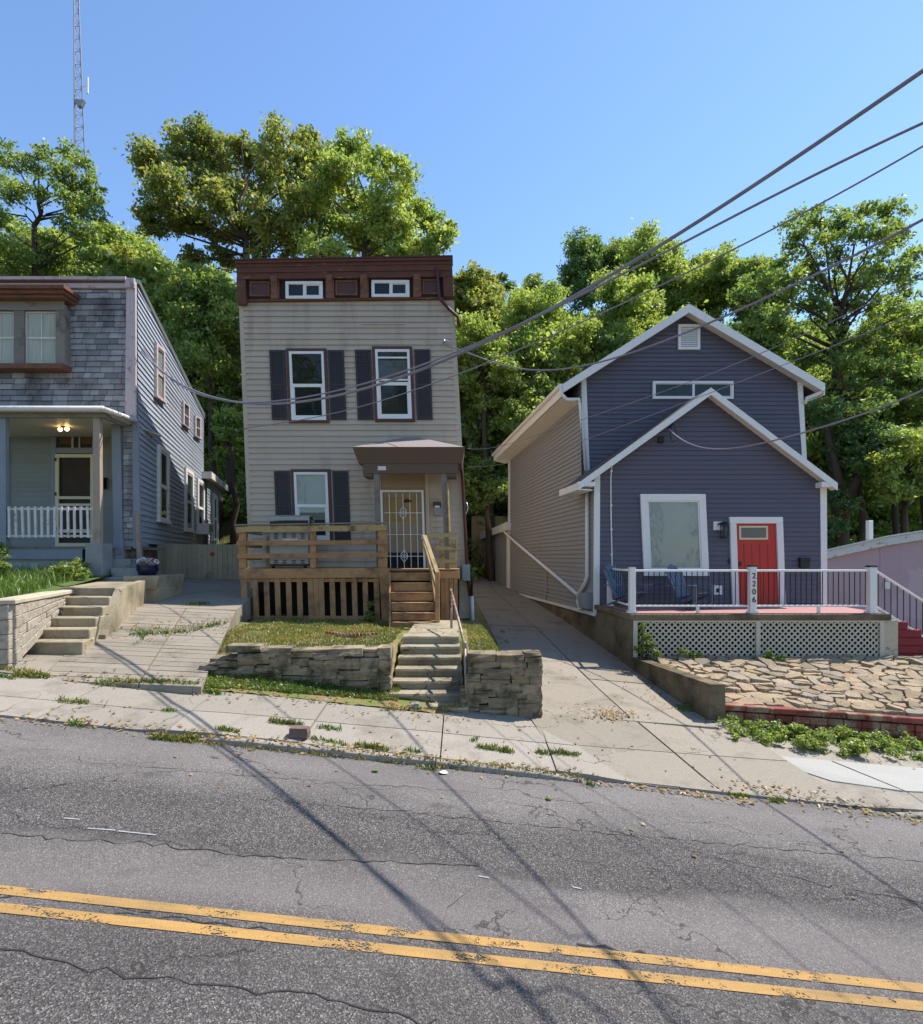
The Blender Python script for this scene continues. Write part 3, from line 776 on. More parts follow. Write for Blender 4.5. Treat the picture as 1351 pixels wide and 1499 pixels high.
def stack_wall(x0, x1, yf, ztop, zbot, depth, seed, rough=0.022, hs=(.07, .17), ws=(.18, .62), skip=0):
    rr = random.Random(seed); mb = MB()
    x = x0
    # a core of packed earth so no light passes between the stones
    n = 12
    for i in range(n):
        a = x0+(x1-x0)*i/n; b = x0+(x1-x0)*(i+1)/n; m_ = (a+b)/2
        mb.box(a, b, yf(m_)+.10, yf(m_)+depth, zbot(m_)-.1, ztop(m_)-.08)
    t0 = 0.0
    H = max(ztop(x0)-zbot(x0), ztop(x1)-zbot(x1), ztop((x0+x1)/2)-zbot((x0+x1)/2))
    lv = 0.0
    while lv < H:
        h = rr.uniform(*hs); x = x0+rr.uniform(-.1, .1)
        while x < x1-.04:
            wd = min(rr.uniform(*ws), x1-x+.04); m_ = x+wd/2
            zb = zbot(m_); zt = ztop(m_); f = (lv+h/2)/H
            zc = zb+(lv+h/2)*(zt-zb)/H
            hh = h*(zt-zb)/H
            if hh > .02 and rr.random() > skip:
                if rr.random() < .25 and hh > .09:
                    rock(mb, (m_, yf(m_)+.16+rr.uniform(-rough, rough), zc+hh*.25), wd*1.03, .36, hh*.52, rr)
                    rock(mb, (m_, yf(m_)+.16+rr.uniform(-rough, rough), zc-hh*.25), wd*1.03, .36, hh*.52, rr)
                else:
                    rock(mb, (m_, yf(m_)+.16+rr.uniform(-rough, rough), zc), wd*1.06, .36, hh*1.12, rr)
            x += wd
        lv += h
    return mb
wl = stack_wall(-3.92, -1.12, lambda x: 8.92+.02*x, lambda x: 1.06-.20*max(0, min(1, (-3.35-x)/.5))-.025*(x+2.4)+.02*math.sin(9*x), lambda x: z_walk(x, 8.9)+.03, .5, 31)
tag(wl.build('stone_wall', M['limestone']), 'long low dry stacked stone wall left of the concrete steps', 'stone wall')
wr_ = stack_wall(.06, 1.16, lambda x: 8.62, lambda x: 1.0+.015*math.sin(8*x), lambda x: z_walk(x, 8.7)+.0, .9, 77, hs=(.07, .15), ws=(.16, .5))
# the return along the driveway
rr_ = random.Random(8)
for k in range(5):
    for m_ in range(4): rock(wr_, (1.03, 8.9+.28*m_, .24+.15*k), .34, .31, .165, rr_)
tag(wr_.build('stone_wall', M['limestone']), 'short squarish stacked stone wall between concrete steps and right driveway', 'stone wall')

# concrete steps up to the centre lawn
st = thing('concrete_steps', 'worn concrete steps rising between the two stacked stone walls', 'steps', (-.5, 9.4, .3))
zs0 = .26; rise = .136
rs2 = random.Random(2)
for i in range(7):
    y0 = 8.52+.27*i
    xl, xr = -1.10+.012*i, .06-.018*i
    z1 = zs0+rise*(i+1)-.10
    lx = (xr-xl)
    m2 = MB()
    e = .014
    vs = []
    if i == 0: xl, xr = -1.02, .10
    n = 8
    for j in range(n+1):
        x = xl+(xr-xl)*j/n
        q = rs2.uniform(-.008, .006); nose = .02
        vs += [(x, y0+.02, z1-rise-.05), (x, y0+.02, z1-.045), (x, y0-nose+q, z1-.04), (x, y0-nose+.012+q, z1-.004+q*.5), (x, y0+.33, z1+.004), (x, y0+.33, z1-rise-.05)]
    fs = []
    for j in range(n):
        for k in range(6): fs.append((6*j+k, 6*j+(k+1) % 6, 6*j+6+(k+1) % 6, 6*j+6+k))
    fs.append(tuple(range(5, -1, -1))); fs.append(tuple(6*n+k for k in range(6)))
    m2.add(vs, fs); m2.build('step', M['stepconc'], st)
m2 = MB(); m2.box(-.98, -.06, 10.42, 12.7, .9, 1.112); m2.build('landing', M['stepconc'], st)

hr = thing('pipe_handrail', 'bent rusty pipe handrail standing beside the concrete steps', 'handrail', (.05, 8.7, .2))
A = W(684, 1027, 8.6); B = W(680, 944, 8.75); C_ = W(660, 863, 11.3); D = W(661, 926, 11.3)
m2 = MB(); m2.tube([B, B.lerp(C_, .5), C_+V(0, -.05, 0), C_+V(0, 0, -.02)], .024, 8); m2.build('rail', M['rustpipe'], hr, True)
m2 = MB(); m2.tube([A-V(0, 0, .1), B], .024, 8); m2.build('post', M['rustpipe'], hr, True)
m2 = MB(); m2.tube([D-V(0, 0, .1), C_-V(0, 0, .01)], .024, 8); m2.build('post', M['rustpipe'], hr, True)
m2 = MB(); m2.lathe(B-V(0, 0, .05), [(.03, 0), (.036, .02), (.036, .08), (.03, .1)], 10); m2.build('pipe_joint', M['rustpipe'], hr, True)

# broken kerb block and scalloped brick ring
p = G(437, 1083, z_walk, .03)
mb = MB(); rock(mb, (p.x, p.y+.05, p.z+.055), .235, .15, .12, random.Random(5)); mb.box(p.x-.1, p.x+.1, p.y+.0, p.y+.12, p.z-.03, p.z+.09)
tag(mb.build('broken_block', mat('dark_broken_block', lin((112, 92, 86)), .9, .2, 8, .4, 30)), 'dark broken masonry block lying on the pavement behind the kerb', 'block')
mb = MB(); re_ = random.Random(3)
for i in range(15):
    a = W(477+73*i/14, 931+2.5*math.sin(i*math.pi/14), 10.6); a.z = cl_z(a.x, 10.6+.12*math.sin(i*math.pi/14)); a.y = 10.7-.16*math.sin(i*math.pi/14)
    mb.hexa([(a.x-.031, a.y-.03, a.z-.03), (a.x+.031, a.y-.03, a.z-.03), (a.x+.031, a.y+.03, a.z-.03), (a.x-.031, a.y+.03, a.z-.03),
             (a.x-.022, a.y-.025, a.z+.075+re_.uniform(-.01, .01)), (a.x+.022, a.y-.025, a.z+.08), (a.x+.022, a.y+.025, a.z+.08), (a.x-.022, a.y+.025, a.z+.075)])
tag(mb.build('scalloped_edging', M['brick'], bevel=.006), 'curved red scalloped edging stones in the dry lawn before the deck', 'lawn edging')

# brick edging of the stone slope
mb = MB(); rb = random.Random(15)
for c in range(4):
    x = 4.08+(.1 if c % 2 else 0)
    while x < 12:
        wd = rb.uniform(.23, .30) if c else rb.uniform(.28, .42)
        zt = .175-.072*(x+wd/2-4.2)
        q = rb.uniform(-.012, .012)
        z1 = zt-.115*c-(.0 if c == 0 else .0); h = .115 if c else .10
        mb.hexa([(x+.004, 9.18+q+.012*c, z1-h+.004), (x+wd-.004, 9.18+q+.012*c, z1-h+.004-.018), (x+wd-.004, 9.42, z1-h+.004-.018), (x+.004, 9.42, z1-h+.004),
                 (x+.004, 9.18+q+.012*c, z1-.003), (x+wd-.004, 9.18+q+.012*c, z1-.003-.018), (x+wd-.004, 9.42, z1-.003-.018), (x+.004, 9.42, z1-.003)])
        x += wd
tag(mb.build('block_edging', M['brick'], bevel=.01), 'low red block edging wall holding the tan flagstone slope', 'edging wall')

# mossy concrete retaining wall along the right driveway
mb = MB(); rw = random.Random(6); n = 16
for i in range(n):
    ya, yb = 9.1+(12.5-9.1)*i/n, 9.1+(12.5-9.1)*(i+1)/n
    q = []
    for y_ in (ya, yb):
        xl = along(RP, y_)[0]-.02; zt = .50+(.34-.50)*(y_-9.1)/3.4; zb = along(RP, y_)[1]-.25
        q.append((xl, y_, zt, zb))
    (xa, y0, za, ba), (xb, y1, zb_, bb) = q
    mb.hexa([(xa, y0, ba), (xa+.27, y0, ba), (xb+.27, y1, bb), (xb, y1, bb), (xa+.02, y0, za), (xa+.25, y0, za), (xb+.25, y1, zb_), (xb+.02, y1, zb_)])
tag(mb.build('retaining_wall', M['mosswall']), 'mossy brown concrete wall along the right edge of the driveway', 'retaining wall')
# ------------------------------------------------------------------ the grey shingled house on the left
FL = front(13.8)
XC = (199-CX)/F*13.8
DIRL = Vector(((430-CX)/F, 1, 0)).normalized(); NL = Vector((DIRL.y, -DIRL.x, 0))
SL = Plane((XC, 13.8, 0), DIRL, NL)
lh = thing('clapboard_house', 'weathered grey shingled house with a small front porch on the left', 'house', (-9.5, 16, 1.6))
def sh_wall(mb, plane, x0, x1, y0, y1, h, seed, skip=None):
    rr = random.Random(seed); a = plane.pt(x0, y1); b = plane.pt(x1, y0); z = a.z
    row = 0
    while z < b.z-.02:
        zt = min(z+h, b.z); x = a.x-rr.uniform(0, .3)
        while x < b.x:
            wd = rr.choice((.2, .26, .31, .31, .36))
            xa, xb = max(x, a.x)+.004, min(x+wd, b.x)-.004
            if xb > xa+.02:
                o0 = .024+rr.uniform(0, .010); d = plane.C.y; dz = .010+rr.uniform(-.005, .004)
                mb.add([(xa, d-o0, z+dz), (xb, d-o0, z+dz+rr.uniform(-.003, .003)), (xb, d-.002, zt), (xa, d-.002, zt), (xa, d, z+dz), (xb, d, z+dz)], [(0, 1, 2, 3), (4, 5, 1, 0)])
            x += wd
        z = zt; row += 1
mb = MB(); sh_wall(mb, FL, -170, 190, 424, 604, .135, 3); mb.build('shingle_wall', M['shingle'], lh, normals=False)
mb = MB(); sh_wall(mb, FL, 181, 197, 612, 798, .135, 4); mb.build('shingle_strip', M['shingle'], lh, normals=False)
# solid body behind the sheathing (front wall is above the porch only)
mb = MB()
P0 = FL.pt(199, 420); back = 24.1
def Lx(y): return XC+DIRL.x/DIRL.y*(y-13.8)
zt0 = FL.pt(199, 416).z; zt1 = SL.pt(297, 610).z; zpor = FL.pt(100, 612).z
xl = -14.2
mb.hexa([(xl, 13.82, zpor), (XC-.02, 13.82, zpor), (Lx(back)-.02, back, zpor), (xl-2, back, zpor), (xl, 13.82, zt0), (XC-.02, 13.82, zt0), (Lx(back)-.02, back, zt1), (xl-2, back, zt1)])
mb.hexa([(xl, 15.3, 1.0), (Lx(15.3)-.02, 15.3, 1.0), (Lx(back)-.02, back, 1.0), (xl-2, back, 1.0), (xl, 15.3, zpor-.003), (Lx(15.3)-.02, 15.3, zpor-.003), (Lx(back)-.02, back, zpor-.003), (xl-2, back, zpor-.003)])
mb.build('house_body', M['darkroom'], lh)  # near-black body colours the shade into the gaps between shingles
mb = MB(); SL.siding(mb, [(199.3, 419), (297, 610), (297, 803), (199.3, 803)], .14, .038, .003); mb.build('side_wall', M['whiteside'], lh, normals=False)
# cornice along the top
mb = MB(); FL.rect(mb, -170, 409, 189, 413.5, -.1, .16); FL.rect(mb, -170, 413.6, 189, 423, 0, .07)
mb.build('cornice', M['pinktrim'], lh)
mb = MB(); q = [SL.pt(200, 415), SL.pt(298, 613), SL.pt(298, 606), SL.pt(200, 409)]
mb.prism([p+NL*-.2 for p in q], NL*.26); mb.build('roof_edge', M['steel'], lh)
mb = MB(); mb.hexa([(xl, 13.7, zt0), (XC+.0, 13.7, zt0), (Lx(back), back, zt1), (xl-2, back, zt1), (xl, 13.7, zt0+.07), (XC, 13.7, zt0+.07), (Lx(back), back, zt1+.07), (xl-2, back, zt1+.07)])
mb.build('roof', M['roof'], lh)
mb = MB(); FL.poly(mb, [(187, 414), (200, 414), (200.5, 613), (185, 606)], 0, .06); FL.rect(mb, 187, 410, 200, 424, .06, .12)
mb.build('corner_board', M['pinktrim'], lh)
mb = MB(); FL.poly(mb, [(195, 613), (203.5, 613), (207.5, 803), (196.5, 803)], 0, .05); mb.build('corner_board', M['bluetrim'], lh)
# hooded double window
wn = MB(); FL.rect(wn, -66, 456, 104, 538, .0, .16)
ww = wn.build('bay_window', M['greywood'], lh)
mb = MB()
for a, b in ((-34, -14), (32, 46.5), (92, 105)): FL.rect(mb, a, 452, b, 539, .163, .25)
FL.rect(mb, -66, 448, 105, 461, .255, .27)
mb.build('frame', M['greywood'], ww)
for a, b in ((-14, 32), (46.5, 92)):
    mb = MB(); FL.frame(mb, a, 461, b, 500, 2.2, .17, .20); FL.frame(mb, a, 498.6, b, 538, 2.2, .165, .19)
    FL.rect(mb, (a+b)/2-.7, 463.5, (a+b)/2+.7, 497.6, .17, .195); FL.rect(mb, (a+b)/2-.7, 501, (a+b)/2+.7, 535.5, .166, .185)
    mb.build('sash', M['oldwhite'], ww)
mb = MB()
for a, b in ((-14, 32), (46.5, 92)):
    n = 24; z0 = FL.pt(a, 538).z; z1 = FL.pt(a, 461).z; xa = FL.pt(a, 500).x; xb = FL.pt(b, 500).x
    for i in range(n):
        u0 = xa+(xb-xa)*i/n; u1 = xa+(xb-xa)*(i+1)/n; y0 = 13.64+.006*math.sin(i*2.1)-.010; y1 = 13.64+.006*math.sin((i+1)*2.1)-.010
        mb.add([(u0, y0, z0), (u1, y1, z0), (u1, y1, z1), (u0, y0, z1)], [(0, 1, 2, 3)])
mb.build('curtain', M['curtain'], ww, True, normals=False)
mb = MB()
for a, b in ((-14, 32), (46.5, 92)): FL.rect(mb, a, 461, b, 538, .182, .184)
mb.build('pane', M['glass'], ww)
mb = MB(); 
a = FL.pt(-80, 448); b = FL.pt(112, 448)
for (y0, z0, z1, ex) in ((13.34, .0, .07, .0), (13.27, .07, .15, .06), (13.20, .15, .24, .12)):
    mb.box(a.x-ex, b.x+ex*.9, y0, 13.8, a.z+z0, a.z+z1)
mb.build('hood', M['rustwood'], ww, bevel=.008)
mb = MB(); FL.rect(mb, -66, 538.2, 105, 545.5, .0, .33); mb.build('sill', M['rustwood'], ww, bevel=.01)
# side windows
def side_win(plane, quad, mcase, sash=True, parent=lh, w=2.0, backing='darkroom'):
    (x0, yt0, yb0), (x1, yt1, yb1) = quad
    mb = MB(); lerp = lambda a, b, t: a+(b-a)*t
    def yt(x): return lerp(yt0, yt1, (x-x0)/(x1-x0))
    def yb(x): return lerp(yb0, yb1, (x-x0)/(x1-x0))
    wx = (x1-x0)*.16; h = yb0-yt0
    plane.poly(mb, [(x0, yt(x0)), (x0+wx, yt(x0+wx)), (x0+wx, yb(x0+wx)), (x0, yb(x0))], 0, .10)
    plane.poly(mb, [(x1-wx, yt(x1-wx)), (x1, yt1), (x1, yb1), (x1-wx, yb(x1-wx))], 0, .10)
    plane.poly(mb, [(x0+wx, yt(x0+wx)), (x1-wx, yt(x1-wx)), (x1-wx, yt(x1-wx)+h*.06), (x0+wx, yt(x0+wx)+h*.06)], 0, .10)
    plane.poly(mb, [(x0-wx*.3, yb(x0)), (x1+wx*.3, yb(x1)), (x1+wx*.3, yb(x1)+h*.035), (x0-wx*.3, yb(x0)+h*.035)], 0, .13)
    c = mb.build('side_window', mcase, parent)
    m1 = MB(); xa, xb = x0+wx, x1-wx; 
    mid = lambda x, t: lerp(yt(x)+h*.06, yb(x), t)
    for t0, t1 in ((.48, .53), (0.0, .03), (.96, 1.0)):
        plane.poly(m1, [(xa, mid(xa, t0)), (xb, mid(xb, t0)), (xb, mid(xb, t1)), (xa, mid(xa, t1))], .052, .08)
    m1.build('sash', mcase, c)
    m1 = MB(); plane.poly(m1, [(xa, mid(xa, 0)), (xb, mid(xb, 0)), (xb, mid(xb, 1)), (xa, mid(xa, 1))], .060, .062); m1.build('pane', M['glass'], c)
    m1 = MB(); plane.poly(m1, [(xa, mid(xa, 0)), (xb, mid(xb, 0)), (xb, mid(xb, 1)), (xa, mid(xa, 1))], .046, .050); m1.build('dark_room', M[backing], c)
    return c
side_win(SL, ((223.5, 500, 578), (236.5, 512, 588)), M['pinktrim'], backing='blind')
side_win(SL, ((264, 586, 620), (273.5, 594, 628)), M['pinktrim'], backing='roomgrey')
side_win(SL, ((282, 608, 637), (290.5, 612, 643)), M['pinktrim'], backing='roomgrey')
side_win(SL, ((228, 650, 760), (243.5, 661, 764)), M['white'])
side_win(SL, ((268, 683, 775), (280, 692, 777)), M['white'])
side_win(SL, ((286, 699, 779), (296, 706, 780)), M['white'])
mb = MB(); SL.poly(mb, [(287, 766), (295, 766), (295, 782), (287, 782)], .07, .45)
ac = mb.build('window_air_conditioner', M['white'], lh, bevel=.01)
mb = MB(); SL.poly(mb, [(288, 768.5), (294, 768.5), (294, 779), (288, 779)], .452, .46); mb.build('grille', M['greybox'], ac)
# porch
por = MB(); zf = W(80, 800, 13.2).z
xa_, xb_ = W(-60, 800, 13.2).x, W(150, 800, 13.2).x
por.box(xa_-1, xb_+.0, 13.05, 15.3, zf-.06, zf)
por.box(xb_, XC-.1, 13.75, 15.3, zf-.06, zf)
po = por.build('porch_floor', M['greywood'], lh)
mb = MB(); mb.box(xa_-1, W(120, 800, 13.0).x, 13.0, 13.046, zf-.29, zf-.064); mb.build('edge_beam', M['bluetrim'], po)
mb = MB(); mb.box(xa_-1, W(115, 800, 13.2).x, 13.15, 13.35, zf-.9, zf-.295); mb.build('foundation', M['greenhouse_found'], po)
pw = front(15.25)
mb = MB(); pw.siding(mb, [(-40, 600), (178, 600), (178, 803), (-40, 803)], .125, .014); mb.build('porch_wall', M['porchside'], lh, normals=False)
# right cheek of the recess (pilaster wall)
mb = MB(); FL.poly(mb, [(164, 614), (177, 614), (181, 796), (168, 796)], -.10, .04); mb.build('pilaster', M['bluetrim'], lh)
mb = MB(); mb.hexa([(XC-.5, 13.83, zf), (XC-.03, 13.83, zf), (Lx(15.24)-.03, 15.24, zf), (XC-.5, 15.24, zf), (XC-.5, 13.83, zpor), (XC-.03, 13.83, zpor), (Lx(15.24)-.03, 15.24, zpor), (XC-.5, 15.24, zpor)]); mb.build('recess_cheek', M['porchside'], lh)
# ceiling and roof of the porch
pr = thing('porch_roof_holder', None, None) if False else None
c0 = W(-120, 600, 12.7); c1 = W(151, 601, 12.7)
mb = MB()
zc = c1.z
mb.hexa([(c0.x, 12.7, zc-.02), (c1.x, 12.7, zc-.02), (XC-.08, 13.95, zc-.03), (c0.x, 13.95, zc-.03), (c0.x, 12.7, zc+.05), (c1.x, 12.7, zc+.05), (XC-.08, 13.95, zc+.12), (c0.x, 13.95, zc+.12)])
rf_ = mb.build('porch_roof', M['creampaint'], lh)
mb = MB(); mb.tube([(c0.x, 12.66, zc+.03), (c1.x+.04, 12.66, zc+.03)], .062, 10); mb.build('gutter', M['oldwhite'], rf_, True)
mb = MB(); mb.tube([(c1.x+.02, 12.66, zc+.03), (XC+.02, 13.78, zc+.03)], .055, 10); mb.build('gutter', M['oldwhite'], rf_, True)
mb = MB(); mb.box(c0.x, c1.x-.03, 12.8, 12.88, zc-.13, zc-.03); mb.bar((c1.x-.06, 12.86, zc-.09), (XC-.2, 13.7, zc-.09), .06, .10); mb.build('beam', M['greywood'], rf_)
mb = MB(); mb.box(c0.x, XC-.1, 13.0, 15.24, zc-.05, zc-.034); mb.build('ceiling', M['cream'], rf_)
# lamp with two lit bulbs
lampc = W(93, 610, 14.0)
mb = MB(); mb.lathe((lampc.x, 14.0, zc-.13), [(.05, .075), (.07, .05), (.07, .03)], 12); mb.tube([(lampc.x-.10, 14, zc-.09), (lampc.x+.10, 14, zc-.09)], .012, 6)
lf = mb.build('ceiling_lamp', M['brass'], lh)
for s in (-1, 1):
    mb = MB(); mb.lathe((lampc.x+s*.10, 14-s*.03, zc-.17), [(.012, 0), (.042, .025), (.05, .05), (.03, .085)], 12); mb.build('bulb', M['bulb'], lf, True)
# door with transom
dr = MB(); pw.frame(dr, 77, 626, 144, 800, 7, .016, .07, bottom=False); dor = dr.build('front_door', M['bluetrim'], lh)
mb = MB(); pw.rect(mb, 84, 656, 140, 664, .016, .06); pw.rect(mb, 84, 631, 140, 634, .016, .06); mb.build('transom_bar', M['bluetrim'], dor)
mb = MB(); pw.rect(mb, 84, 634, 140, 656, .016, .022); pw.rect(mb, 84, 664, 140, 800, .016, .022); mb.build('dark_room', M['screen'], dor)
mb = MB(); pw.rect(mb, 88, 636, 106, 650, .0225, .024); pw.rect(mb, 120, 638, 134, 650, .0225, .024); mb.build('painted_reflection', M['amber'], dor)  # lamp reflection painted as amber patches
mb = MB(); pw.rect(mb, 106, 634, 109, 656, .03, .045); pw.rect(mb, 116.5, 634, 118.5, 656, .03, .045); mb.build('muntin', M['oldwhite'], dor)
mb = MB(); pw.rect(mb, 84, 634, 140, 656, .046, .048); mb.build('pane', M['glass'], dor)
mb = MB(); pw.frame(mb, 84, 665.5, 140, 800, 5, .05, .085)
for a, b in ((727, 731), (737.5, 741), (775, 780)): pw.rect(mb, 89, a, 135, b, .05, .08)
mb.build('screen_door', M['creampaint'], dor)
mb = MB(); 
for yy_ in (671, 721, 771): pw.rect(mb, 83, yy_, 86, yy_+5, .086, .10)
mb.build('hinge', M['brass'], dor)
mb = MB(); pw.rect(mb, 148, 702, 157, 716, .02, .14); mbx = mb.build('wall_mailbox', M['brass'], lh, bevel=.01)
mb = MB(); pw.rect(mb, 147.5, 700, 158, 703, .02, .16); mb.build('lid', M['black'], mbx)
# side light strip, posts, railing
mb = MB(); pw.rect(mb, 8.5, 618, 14.5, 800, .016, .05); mb.build('trim_board', M['oldwhite'], lh)
P1 = front(12.85)
mb = MB(); P1.poly(mb, [(136, 600), (145.5, 600), (146.5, 797), (136, 797)], -.11, .0); mb.build('porch_post', M['postwood'], lh)
mb = MB(); P1.poly(mb, [(-2, 600), (8, 600), (8.5, 800), (-2, 800)], -.11, .0); mb.build('porch_post', M['bluetrim'], lh)
mb = MB(); P1.poly(mb, [(127, 795.5), (151, 795.5), (153, 862), (126, 862)], -.34, .06); mb.build('porch_pier', M['greyconc'], lh, bevel=.012)
P2 = front(13.75)
mb = MB(); P2.poly(mb, [(167, 788), (180, 788), (183, 830), (168, 830)], -.2, .06); mb.build('porch_pier', M['bluetrim'], lh, bevel=.012)
rl = MB(); P1.rect(rl, 9, 743, 136, 746.5, -.06, -.02); P1.rect(rl, 9, 783, 136, 786, -.06, -.02); rail = rl.build('porch_railing', M['oldwhite'], lh)
for i in range(13):
    x = 11.5+i*9.55; L_ = random.uniform(0, .06)
    mb = MB(); P1.poly(mb, [(x, 741.5), (x+3.1, 741.5), (x+3.1+40*L_*.7, 787), (x+40*L_*.7, 787)], -.018, .012); mb.build('baluster', M['oldwhite'], rail)
# rubble corner under the house
mb = MB(); rr_ = random.Random(4)
for k in range(5): rock(mb, (W(192, 800, 13.9).x, 14.0, W(192, 846-9*k, 13.9).z), .28, .34, .17, rr_)
mb.build('rubble_foundation', M['limestone'], lh)
mb = MB(); FL.rect(mb, 183, 792, 203, 800, -.4, .03); mb.build('foundation_beam', M['bluetrim'], lh)
mb = MB(); FL.poly(mb, [(201, 752), (206, 752), (209, 846), (203, 846)], .0, .07); mb.build('gate_post', M['postwood'], lh)
mb = MB(); mb.hexa([(XC-2.5, 14.0, .8), (XC-.05, 14.0, .8), (Lx(back)-.05, back, .8), (XC-4, back, .8), (XC-2.5, 14.0, zf-.065), (XC-.05, 14.0, zf-.065), (Lx(back)-.05, back, zf-.065), (XC-4, back, zf-.065)]); mb.build('stone_foundation', M['mosswall'], lh)
# low rear wing
rw_ = Plane(SL.pt(301, 700)+NL*.15, DIRL, NL)
wa, wb = rw_.pt(303, 700), rw_.pt(326.5, 717)
rear = MB(); zA, zB = rw_.pt(303, 692).z, rw_.pt(326.5, 716).z
rear.hexa([(wa.x-3, wa.y, .9), (wa.x-.02, wa.y, .9), (wb.x-.02, wb.y, .9), (wa.x-4, wb.y, .9), (wa.x-3, wa.y, zA), (wa.x-.02, wa.y, zA), (wb.x-.02, wb.y, zB), (wa.x-4, wb.y, zB)])
rwg = rear.build('rear_wing', M['whiteside'], lh)
mb = MB(); rw_.siding(mb, [(302.5, 695), (326.5, 717), (326.5, 806), (302.5, 806)], .14, .03); mb.build('side_wall', M['whiteside'], rwg, normals=False)
mb = MB(); q = [rw_.pt(300, 700), rw_.pt(330, 722), rw_.pt(330, 714), rw_.pt(300, 690)]; mb.prism([p-NL*1.0 for p in q], NL*1.25); mb.build('eave', M['oldwhite'], rwg)
rw_plane = rw_
w_ = side_win(rw_, ((310, 722, 790), (315.5, 727, 790)), M['white'])
mb = MB(); rw_.poly(mb, [(320, 733), (326, 737), (326, 806), (320, 806)], .0, .05); mb.build('rear_door', M['downspout'], lh)

# block wall, steps and landing of the left yard
mb = MB(); rb = random.Random(12)
S0 = V(-6.53, 8.5, 0); S1 = V(-7.40, 11.1, 0); dv = (S1-S0); L_ = dv.length; dv.normalize(); nv = V(dv.y, -dv.x, 0)
rows = 5
for r_ in range(rows):
    u = 0.0 if r_ % 2 == 0 else -.2
    while u < L_-.02:
        a, b = max(0, u)+.004, min(L_, u+.42)-.004
        if b-a > .05:
            zt0_, zt1_ = 1.83-.0*a, 1.83
            f0, f1 = 1-(r_+1)/rows, 1-r_/rows
            zb0 = .93+.27*a; zb1 = .93+.27*b
            q0, q1 = S0+dv*a, S0+dv*b
            off = rb.uniform(.0, .02)
            def zz(zb, f): return zb+(1.80-zb)*f
            o_ = nv*off
            p = [q0+o_, q1+o_, q1-nv*.25, q0-nv*.25]
            mb.hexa([V(p[0].x, p[0].y, zz(zb0, f0)+.004), V(p[1].x, p[1].y, zz(zb1, f0)+.004), V(p[2].x, p[2].y, zz(zb1, f0)+.004), V(p[3].x, p[3].y, zz(zb0, f0)+.004),
                     V(p[0].x, p[0].y, zz(zb0, f1)-.004), V(p[1].x, p[1].y, zz(zb1, f1)-.004), V(p[2].x, p[2].y, zz(zb1, f1)-.004), V(p[3].x, p[3].y, zz(zb0, f1)-.004)])
        u += .42
# street-facing leg
for r_ in range(rows):
    x = S0.x-.03
    while x > -13:
        x1 = x-rb.uniform(.40, .44); zb = .72+.11*(S0.x-x)
        f0, f1 = 1-(r_+1)/rows, 1-r_/rows
        z0 = zb+(1.80-zb)*f0; z1 = zb+(1.80-zb)*f1
        mb.box(x1+.004, x-.004, 8.42-rb.uniform(0, .015), 8.7, z0+.003, z1-.003); x = x1
bw = thing('block_retaining_wall', 'split face concrete block wall around the raised green yard at left', 'retaining wall', (S0.x, 8.6, .8))
mb.build('blocks', M['block'], bw, bevel=.012)
mb = MB(); a, b = S0-dv*.06, S1
mb.hexa([a+nv*.03+V(0, 0, 1.806), b+nv*.03+V(0, 0, 1.806), b-nv*.30+V(0, 0, 1.806), a-nv*.30+V(0, 0, 1.806), a+nv*.03+V(0, 0, 1.88), b+nv*.03+V(0, 0, 1.88), b-nv*.30+V(0, 0, 1.88), a-nv*.30+V(0, 0, 1.88)])
mb.box(-13, S0.x-.32, 8.38, 8.72, 1.806, 1.878); mb.build('cap', M['cap'], bw, bevel=.015)
ls = thing('yard_steps', 'six tan concrete steps beside the block wall of the left yard', 'steps', (-6.8, 9.6, 1.0))
for i in range(6):
    t = i/5.0; y0 = 9.2+1.75*t
    p0 = W(69+37*t, 952-79*t, y0); x1 = W(121+49*t, 952-79*t, y0).x
    zt = 1.0+.153*(i+1)
    mb = MB(); mb.hexa([(p0.x-.5, y0, zt-.45), (x1, y0, zt-.45), (x1-.12, y0+.5, zt-.45), (p0.x-.7, y0+.5, zt-.45), (p0.x-.5, y0, zt), (x1, y0, zt), (x1-.12, y0+.5, zt), (p0.x-.7, y0+.5, zt)])
    mb.build('step', M['stepconc'], ls, bevel=.012)
mb = MB()
xk = lambda y: -6.50-.27*(y-10.95)
prof = [(9.95, 1.05, 1.16), (10.4, 1.05, 1.52), (10.9, 1.05, 1.90), (11.1, 1.05, 1.935), (13.3, 1.2, 2.03)]
for (ya, ba, ta), (yb, bb, tb) in zip(prof, prof[1:]):
    mb.hexa([(xk(ya)-.02, ya, ba-.4), (xk(ya)+.13, ya, ba-.4), (xk(yb)+.13, yb, bb-.4), (xk(yb)-.02, yb, bb-.4), (xk(ya)-.02, ya, ta), (xk(ya)+.13, ya, ta), (xk(yb)+.13, yb, tb), (xk(yb)-.02, yb, tb)])
mb.hexa([(xk(11)-1.0, 11.0, .9), (xk(11)-.022, 11.0, .9), (xk(13.3)-.022, 13.3, .9), (xk(13.3)-1.2, 13.3, .9), (xk(11)-1.0, 11.0, 1.91), (xk(11)-.022, 11.0, 1.91), (xk(13.3)-.022, 13.3, 2.0), (xk(13.3)-1.2, 13.3, 2.0)])
mb.build('cheek_wall', M['stepconc'], ls)
mb = MB(); dd_ = lambda y: V(dl_x(y)[0]-.01, y, dl_z(y)-.045*(dl_x(y)[0]+4.9)-.004)
q = [V(-8.2, 8.28, z_walk(-8.2, 8.28)+.03), V(-6.5, 8.27, z_walk(-6.5, 8.27)+.02), V(dl_x(8.25)[0]-.01, 8.25, z_walk(-5.96, 8.25)+.02), dd_(8.8), dd_(9.3), V(-7.6, 9.3, 1.0), V(-8.2, 9.0, .98)]
